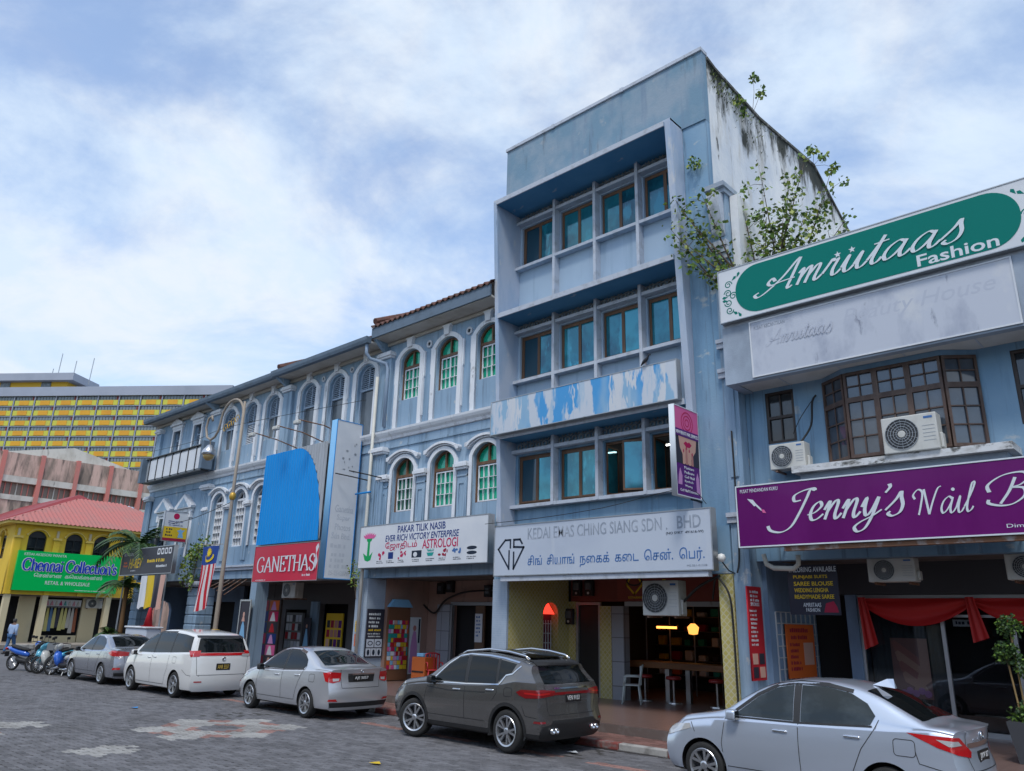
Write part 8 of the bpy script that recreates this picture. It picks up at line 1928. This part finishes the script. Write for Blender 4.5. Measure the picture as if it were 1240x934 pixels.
# nail salon window: red swag, curtain, hand poster
sw = thing('swag_curtain', 'red cloth swag draped across the nail salon window', 'curtain', (-4.5, 17.3, 2.3)); RED = mat('red_satin', (.50, .012, .012), .55)
def swag(x0, x1, z, drop, nm='drape'):
    vs = []; n, m_ = 24, 8
    for j in range(m_ + 1):
        for i in range(n + 1):
            u = i / n; v = j / m_; sag = 4 * u * (1 - u)
            vs.append((x0 + (x1 - x0) * u, 17.33 + .035 * math.sin(v * 9 + u * 3) - .04 * sag * v, z - .02 * v - (.10 + drop * sag) * v))
    MB().add(vs, [(j * (n + 1) + i, j * (n + 1) + i + 1, (j + 1) * (n + 1) + i + 1, (j + 1) * (n + 1) + i) for j in range(m_) for i in range(n)]).build(nm, RED, sw, True)
swag(-5.95, -3.85, 2.78, .42); swag(-3.84, -2.1, 2.78, .38); swag(-2.1, -.4, 2.78, .38)
for x, ln in ((-5.85, 1.05), (-3.83, .85), (-2.1, .6)):
    vs = []; n, m_ = 8, 6
    for j in range(m_ + 1):
        for i in range(n + 1): u = i / n; v = j / m_; vs.append((x - .13 + .26 * u * (.6 + .5 * v) + .04 * v, 17.26 + .03 * math.sin(u * 12), 2.80 - ln * v * (1 - .12 * u)))
    MB().add(vs, [(j * (n + 1) + i, j * (n + 1) + i + 1, (j + 1) * (n + 1) + i + 1, (j + 1) * (n + 1) + i) for j in range(m_) for i in range(n)]).build('tail', RED, sw, True)
cu = thing('curtain', 'grey pleated curtain behind the nail salon window', 'curtain', (-5.3, 17.7, .4)); vs = []
for i in range(41): x = -5.95 + i * .035; vs += [(x, 17.68 + .04 * math.sin(i * 1.3), .4), (x, 17.68 + .04 * math.sin(i * 1.3), 2.7)]
MB().add(vs, [(2 * i, 2 * i + 2, 2 * i + 3, 2 * i + 1) for i in range(40)]).build('cloth', mat('dark_grey_curtain', (.07, .085, .10), .9), cu, True)
fr = FY(17.56)
t = board('poster', 'large poster of manicured hands in the nail salon window', fr, -5.52, -4.82, .85, 2.0, mat('poster_ground', (.30, .16, .15), .6), th=.01)
for k in range(4): plate('finger', fr, [[(-5.50 + k * .05, 1.92 - k * .2), (-5.44 + k * .05, 1.96 - k * .2), (-5.0 + k * .02, 1.62 - k * .17), (-4.95 + k * .02, 1.52 - k * .17), (-5.05 + k * .03, 1.48 - k * .17), (-5.46 + k * .05, 1.76 - k * .2)]], .011 + .001 * k, .013 + .001 * k, C_['skin'] if k % 2 else C_['skin2'], t)
plate('wrist', fr, [[(-5.0, 2.0), (-4.82, 2.0), (-4.82, 1.2), (-5.1, 1.0), (-5.2, .9), (-5.0, 1.45)]], .0155, .017, C_['skin'], t)
for k in range(5): plate('petal', fr, [circ(-5.35 + k * .11, .95 + .05 * (k % 2), .07, 8)], .018 + .0006 * k, .020 + .0006 * k, C_['lil'], t)
t = board('notice', 'small white notice inside the nail salon window', fr, -4.3, -3.9, 2.25, 2.38, C_['wht'], th=.005); tlines(fr, t, C_['ink'], -4.26, -3.94, 2.35, 1, .06, .02, .007, 41)
fr3 = FY(19.5)
t = thing('salon_counter', 'dark counter deep inside the nail salon', 'counter', (-3, 19.5, .27)); MB().rbox(-4.2, -1.8, 19.5, 20.1, .272, 1.2, .02, 1).build('counter', mat('grey_brown_counter', (.09, .08, .08), .5), t); MB().box(-4.25, -1.75, 19.45, 20.15, 1.202, 1.25).build('counter_top', M['acwhite'], t)
# ---------------------------------------- restaurant under the block
rf = FY(YB - .021)
t = board('fascia_board', 'dark red restaurant board with a gold diamond emblem behind the air conditioner', rf, -12.3, -8.05, 2.74, 3.42, mat('restaurant_red_board', (.22, .04, .025), .5), 'sign', .01)
bars(rf, [[(-11.9, 3.3), (-12.0, 3.15), (-11.75, 2.9), (-11.5, 3.15), (-11.6, 3.3)]], .05, .013, C_['yel'], t); plate('emblem_ring', rf, [circ(-11.75, 3.25, .14, 16, .26), circ(-11.75, 3.25, .10, 16, .21)], .011, .014, M['black'], t)
for k, x in enumerate((-10.9, -9.0, -8.5)): tlines(rf, t, C_['yel'], x, x + .25, 3.3, 2, .14, .08, .012, 50 + k)
text(rf, 'RESTAURANT', -11.95, -11.5, 2.79, 2.85, .012, C_['yel'], t)
for i, (x, z) in enumerate(((-13.62, 2.86), (-13.2, 2.86), (-13.9, 2.1))):
    t = thing('electric_meter', ('left', 'right', 'lower')[i] + ' electricity meter in the restaurant entrance', 'meter', (x, YB - .1, z), group='electricity meters')
    MB().rbox(x - .14, x + .14, YB - .14, YB - .024, z, z + .42, .02, 2).build('case', M['black'], t); MB().rbox(x - .10, x + .10, YB - .16, YB - .141, z + .16, z + .36, .02, 2).build('dial_window', M['greyglass'], t); MB().lathe([(0, -.012), (.035, -.012), (.035, 0)], (x, YB - .14, z + .08), 10, 'y').build('dial', M['acwhite'], t)
def plastic_chair(label, loc, rz, m, group=None):
    t = thing('plastic_chair', label, 'chair', loc, rz, group=group, local=True)
    MB().rbox(-.22, .22, -.21, .21, .42, .45, .012, 2).build('seat', m, t, True)
    for sx in (-1, 1):
        for sy in (-1, 1): MB().tube([(sx * .19, sy * .18, .42), (sx * .24, sy * .23, 0)], .022, 6).build('leg', m, t, True)
        MB().tube([(sx * .20, .19, .44), (sx * .21, .27, .88)], .02, 6).build('back_post', m, t, True); MB().tube([(sx * .23, -.16, .64), (sx * .23, .22, .64)], .02, 6).build('armrest', m, t, True); MB().tube([(sx * .23, -.16, .64), (sx * .22, -.18, .44)], .018, 6).build('arm_post', m, t, True)
    MB().tube([(-.21, .27, .86), (-.1, .285, .90), (.1, .285, .90), (.21, .27, .86)], .025, 6).build('top_rail', m, t, True)
    for k in range(4): MB().box(-.13 + k * .08, -.10 + k * .08, .215 + .0, .24, .44, .88).build('back_slat', m, t)
    return t
plastic_chair('pale grey plastic armchair at the restaurant entrance', (-11.55, 16.95, .27), rad(-60), mat('pale_grey_plastic', (.42, .47, .47), .5))
plastic_chair('red plastic chair beside the orange cabinet', (-18.1, 16.2, .27), rad(60), mat('red_plastic', (.42, .02, .03), .45))
wood = mat('warm_bar_timber', (.22, .09, .03), .5, layers=[((.12, .05, .02), .45, .7, (1, 8, 8))]); steel = mat('brushed_steel_leg', (.5, .5, .5), .35, .9)
t = thing('bar_table', 'long timber bar table on steel legs inside the restaurant', 'table', (-9.7, 18.4, .27))
MB().rbox(-12.4, -8.3, 18.1, 18.7, 1.06, 1.22, .01, 1).build('table_top', wood, t)
for x in (-11.3, -10.7, -8.9): MB().box(x - .06, x + .06, 18.2, 18.32, .272, 1.058).build('leg', steel, t)
for i, x in enumerate((-11.75, -10.9, -9.7)):
    t = thing('bar_stool', ('left', 'middle', 'right')[i] + ' red seated stool at the restaurant bar table', 'stool', (x, 17.95, .27), group='red bar stools')
    MB().lathe([(0, .56), (.18, .56), (.20, .59), (.18, .64), (0, .65)], (x, 17.85, .27), 16).build('seat', mat('red_vinyl', (.25, .02, .02), .4) if i == 0 else bpy.data.materials['red_vinyl'], t, True)
    MB().tube([(x, 17.85, .28), (x, 17.85, .84)], .03, 8).build('post', steel, t); MB().lathe([(0, 0), (.2, .0), (.19, .03), (0, .05)], (x, 17.85, .272), 14).build('base', steel, t)
t = thing('stock_shelf', 'dark open shelving crowded with stock at the restaurant rear', 'shelf', (-9.8, 21.5, .27)); shm = mat('grey_shelf_steel', (.16, .16, .17), .4, .6)
for k in range(6): MB().box(-13.7, -8.0, 21.4, 21.8, .7 + k * .42, .72 + k * .42).build('shelf_board', shm, t)
for k in range(7): MB().tube([(-13.2 + k * .8, 20.2, .272), (-13.2 + k * .8, 20.2, 3.19)], .022, 6).build('upright', shm, t)
for k in range(6):
    for i in range(12): MB().rbox(-13.6 + i * .46, -13.4 + i * .46 + .1 * rnd.random(), 21.45, 21.65, .722 + k * .42, .84 + k * .42 + .18 * rnd.random(), .02, 1).build('stock', C_[rnd.choice(('silver', 'teal2', 'org', 'char', 'mar', 'yel'))], t)
t = thing('pendant_lamp', 'glowing orange lamp deep inside the restaurant', 'lamp', (-12.2, 19.5, 2.4)); om = mat('orange_lamp_glow', (1.0, .28, .05), .5, emit=3.5)
MB().box(-12.4, -11.8, 19.5, 19.6, 2.05, 2.11).build('strip', om, t); MB().box(-12.45, -11.75, 19.48, 19.62, 2.112, 2.15).build('housing', M['black'], t); MB().tube([(-12.1, 19.55, 2.15), (-12.1, 19.55, 3.2)], .01, 5).build('cord', M['black'], t)
t = thing('wall_lamp', 'small amber lamp on the right inside the restaurant', 'lamp', (-11.4, 19.8, 2.0)); MB().lathe([(0, 0), (.12, .02), (.16, .2), (.06, .3)], (-11.4, 19.8, 1.9), 12).build('shade', mat('amber_lamp_glow', (1.0, .4, .08), .5, emit=1.3), t, True); MB().tube([(-11.4, 19.8, 2.2), (-11.4, 19.8, 3.2)], .01, 5).build('cord', M['black'], t)
t = thing('red_shrine_lamp', 'glowing red triangular shrine canopy inside the yellow tiled arch', 'shrine', (-14.25, 16.72, 2.2)); MB().prism([(16.44, 2.36), (17.0, 2.36), (16.72, 2.66)], 'x', -14.16, -14.10).build('canopy', mat('red_shrine_glow', (1.0, .05, .03), .5, emit=1.3), t)
g = MB()
for k in range(5): g.box(-14.20, -14.18, 16.5 + k * .11, 16.515 + k * .11, .3, 2.2)
for k in range(8): g.box(-14.18, -14.165, 16.5, 16.96, .35 + k * .25, .365 + k * .25)
g.build('gate_bars', C_['silver'], t); MB().box(-14.26, -14.24, 16.42, 17.02, .28, 2.35).build('backing', mat('maroon_shrine_back', (.10, .01, .03), .8), t)
# ---------------------------------------- astrologer arcade
fr = FX(-20.11)
t = board('poster', 'black jewellery poster with white and yellow print on the tiled column', fr, 15.10, 15.77, .98, 2.42, C_['char'])
tlines(fr, t, C_['silver'], 15.14, 15.72, 2.30, 4, .07, .05, .032, 61); tlines(fr, t, C_['yel'], 15.14, 15.7, 1.82, 1, .06, .05, .032, 62); tlines(fr, t, C_['silver'], 15.14, 15.7, 1.70, 2, .04, .04, .032, 63)
for k in range(2): plate('photo', fr, [rect(15.14 + k * .31, 15.42 + k * .31, 1.28, 1.52)], .031, .034, C_['palebl'], t); plate('bangle', fr, [circ(15.28 + k * .31, 1.40, .07, 12, .1), circ(15.28 + k * .31, 1.40, .045, 12, .07)], .0345, .037, C_['ink'], t)
for k in range(3): plate('photo', fr, [rect(15.13 + k * .205, 15.32 + k * .205, 1.02, 1.25)], .031, .034, C_['palebl'], t); plate('pendant', fr, [circ(15.225 + k * .205, 1.13, .09, 10, .05)], .0345, .037, C_['ink'], t)
fr = FY(15.068)
for i, (z0, z1, cm) in enumerate(((1.72, 2.05, 'yel'), (1.3, 1.66, 'org'))):
    t = board('handbill', ('upper yellow', 'lower orange')[i] + ' handbill pasted on the tiled column', fr, -20.62, -20.38, z0, z1, C_[cm], th=.004); tlines(fr, t, C_['mar'], -20.6, -20.4, z1 - .04, 4, .03, .03, .006, 70 + i)
kb = thing('display_board', 'colourful picture display board inside the astrologer arcade', 'display', (-20.05, 16.3, .3)); fr = FX(-20.03)
MB().box(-20.104, -20.03, 15.9, 16.78, .3, 2.5).build('cabinet', mat('brown_cabinet', (.16, .07, .035), .6), kb)
PIC = ['sky', 'pink', 'yel', 'skin', 'teal2', 'lil', 'silver', 'red2', 'crim', 'org']
r = random.Random(5)
for j in range(11):
    y = 15.93
    while y < 16.7:
        w_ = min(r.uniform(.06, .16), 16.75 - y); z = .62 + j * .135
        plate('picture', fr, [rect(y, y + w_ - .012, z, z + .122)], .001, .004 + .01 * r.random(), C_[r.choice(PIC)], kb); y += w_
MB().prism([(15.86, 2.5), (16.82, 2.5), (16.62, 2.74), (16.06, 2.74)], 'x', -20.1, -19.95).build('canopy', C_['sky'], kb)
t = board('poster', 'tall poster of a seated figure beside the display board', FX(-20.1), 16.84, 17.3, .45, 2.2, C_['silver']); F2 = FX(-20.1)
plate('figure', F2, [[(16.88, .5), (17.2, .5), (17.18, 1.3), (17.14, 1.5), (17.1, 1.75), (17.0, 1.78), (16.95, 1.6), (16.9, 1.3)]], .031, .034, C_['lil'], t); plate('head', F2, [circ(17.04, 1.86, .09, 12, .07)], .031, .034, C_['skin2'], t); plate('title_strip', F2, [rect(17.2, 17.27, 1.4, 2.15)], .031, .034, C_['ink'], t)
t = thing('cabinet', 'orange metal cabinet with a blue tray on top in the arcade', 'cabinet', (-18.55, 16.2, .27)); om2 = mat('orange_metal', (.42, .10, .02), .5)
MB().rbox(-18.9, -18.3, 16.0, 16.5, .272, 1.05, .015, 1).build('body', om2, t); MB().box(-18.86, -18.34, 15.985, 15.999, .62, .66).build('drawer_gap', M['black'], t); MB().rbox(-18.75, -18.45, 16.05, 16.4, 1.052, 1.16, .02, 1).build('tray', C_['sky'], t)
for i, (x, z) in enumerate(((-19.4, 2.95), (-18.95, 3.0), (-17.2, 2.85))):
    t = thing('meter_box', ('left', 'middle', 'right')[i] + ' black meter box on the pink arcade wall', 'meter', (x, 17.5, z), group='meter boxes on the pink wall'); MB().rbox(x - .15, x + .15, 17.44, 17.598, z, z + .36, .015, 1).build('case', M['black'], t); MB().box(x - .08, x + .08, 17.43, 17.439, z + .1, z + .26).build('window', M['greyglass'], t)
t = board('notice', 'white and blue paper notice on the astrologer door frame', FY(17.6), -17.82, -17.5, 1.5, 2.35, C_['wht'], th=.02); tlines(FY(17.6), t, C_['ltblue'], -17.78, -17.54, 2.28, 6, .06, .05, .022, 80)
# ---------------------------------------- photo shop (GANETHAS) arcade
t = thing('standing_banner', 'pull-up banner with a figure in a pale blue gown at the arcade edge', 'banner', (-27.2, 15.0, .27)); fr = FY(14.95)
plate('frame', fr, [rect(-27.75, -26.95, .30, 2.70), rect(-27.69, -27.01, .36, 2.64)], 0, .03, M['alu'], t); plate('print', fr, [rect(-27.7, -27.0, .35, 2.65)], .002, .01, C_['char'], t)
plate('gown', fr, [[(-27.68, .37), (-27.05, .37), (-27.15, 1.2), (-27.28, 1.75), (-27.40, 1.95), (-27.50, 1.75), (-27.60, 1.2)]], .011, .014, C_['sky'], t); plate('head', fr, [circ(-27.40, 2.16, .10, 12, .07)], .011, .014, C_['skin'], t); plate('shoulders', fr, [[(-27.52, 1.92), (-27.28, 1.92), (-27.34, 2.08), (-27.46, 2.08)]], .0145, .016, C_['skin'], t); tlines(fr, t, C_['ltblue'], -27.6, -27.15, 1.1, 4, .08, .08, .016, 90)
MB().box(-27.8, -26.9, 14.9, 15.15, .27, .299).build('base', M['metal'], t)
t = thing('display_board', 'tall board of portrait photographs beside the pull-up banner', 'display', (-27.3, 15.95, .27)); fr = FY(15.9)
MB().box(-28.1, -26.5, 15.9, 15.98, .27, 2.74).build('frame', M['dkbrown'], t); r = random.Random(9)
for j in range(6):
    for i in range(2):
        x, z = -28.0 + i * .73, .34 + j * .40; plate('photo', fr, [rect(x, x + .66, z, z + .36)], .001, .006, C_[('crim', 'dkpur', 'char', 'mar', 'navy', 'org', 'pink')[r.randrange(7)]], t)
        plate('sitter', fr, [[(x + .12, z + .01), (x + .5, z + .01), (x + .42, z + .2), (x + .36, z + .32), (x + .26, z + .32), (x + .2, z + .2)]], .0065, .009, C_[('pink', 'sky', 'skin', 'lil', 'red2', 'silver')[r.randrange(6)]], t)
t = thing('display_board', 'yellow board of small portraits in the photo shop doorway', 'display', (-24.8, 17.2, .27)); fr = FY(17.15)
MB().box(-25.3, -24.25, 17.15, 17.2, .27, 2.28).build('board', C_['yel'], t)
for j in range(5):
    for i in range(4): x, z = -25.22 + i * .24, .45 + j * .33; plate('photo', fr, [rect(x, x + .19, z, z + .26)], .001, .006, C_[('char', 'skin2', 'mar', 'dkpur', 'skin')[r.randrange(5)]], t)
t = thing('display_board', 'grey framed window display of the photo shop', 'display', (-27.2, 17.0, .8)); fr = FY(16.95); MB().box(-27.75, -26.6, 16.95, 17.05, .9, 2.28).build('board', mat('grey_display', (.12, .125, .13), .5), t)
for j in range(4):
    for i in range(5): x, z = -27.7 + i * .215, .98 + j * .32; plate('photo', fr, [rect(x, x + .18, z, z + .25)], .001, .006, C_[('silver', 'palebl', 'ghost', 'red2', 'char')[r.randrange(5)]], t)
t = board('poster', 'narrow poster of a figure in a blue gown beside the photo shop window', FY(16.95), -26.45, -25.95, .9, 2.1, C_['char']); plate('gown', FY(16.95), [[(-26.4, .95), (-26.0, .95), (-26.1, 1.4), (-26.17, 1.7), (-26.25, 1.7), (-26.32, 1.4)]], .031, .034, C_['sky'], t); plate('head', FY(16.95), [circ(-26.21, 1.80, .07, 10, .05)], .031, .034, C_['skin'], t)
# parked motorcycle handlebars are hidden by the sedan; small stall of the corner house
t = thing('stall_box', 'pale blue white counter box at the corner house', 'counter', (-33, 13.4, .1)); MB().rbox(-33.6, -31.6, 13.2, 13.8, .11, 1.55, .03, 1).build('body', C_['palebl'], t); MB().rbox(-33.65, -31.55, 13.15, 13.85, 1.552, 1.62, .02, 1).build('top', C_['wht'], t)
cone = thing('traffic_cone', 'red traffic cone standing on the pale counter box', 'cone', (-32.0, 13.4, 1.62)); MB().lathe([(.17, .03), (.05, .70), (.03, .72), (0, .72)], (-32.0, 13.4, 1.622), 16).build('cone', C_['red2'], cone, True); MB().rbox(-32.2, -31.8, 13.2, 13.6, 1.622, 1.65, .01, 1).build('base', C_['red2'], cone)
for i, (x, c_, s_) in enumerate(((-30.6, 'char', 'dark'), (-29.9, 'org', 'orange'), (-28.9, 'skin', 'tan'), (-28.2, 'char', 'black'))):
    t = thing('hanging_goods', '%s bundle of goods hanging %s in the dark corner shop opening' % (s_, ('first', 'second', 'third', 'last')[i]), 'goods', (x, 16.6, 1.2), group='goods hanging in the corner shop'); loft([(-.18, 0, .02, .3), (-.1, 0, .12, .5), (.0, 0, .15, .55), (.1, 0, .12, .5), (.18, 0, .02, .3)], 8).build('bundle', C_[c_], t, True, loc=(x, 16.6, 1.75)); MB().tube([(x, 16.6, 2.25), (x, 16.6, 3.375)], .01, 5).build('cord', M['black'], t)
# dry weeds and wire tangle under the corner beam
t = thing('awning_frame', 'broken bare awning rods under the corner shop beam', 'awning frame', (-28.5, 14.8, 3.2))
for k in range(5): MB().tube([(-29.6 + k * .45, 15.1, 3.45), (-29.3 + k * .5, 14.4 - .1 * k, 3.15 - .08 * k)], .016, 5).build('rod', M['rust'], t)
# scraps on the paving
for i, (x, y, cm, lb) in enumerate(((-19.6, 8.2, 'cyan', 'scrap of blue plastic lying on the paving'), (-9.0, 11.35, 'silver', 'scrap of white paper on the paving behind the grey SUV'), (-10.3, 8.1, 'yel', 'yellow leaf litter lying on the paving'))):
    mb = MB(); mb.add([(x - .09, y - .05, .012), (x + .05, y - .07, .02), (x + .12, y + .02, .012), (x + .02, y + .07, .03), (x - .08, y + .04, .014)], [(0, 1, 2, 3, 4)]); tag(mb.build('litter', C_[cm]), lb, 'litter')
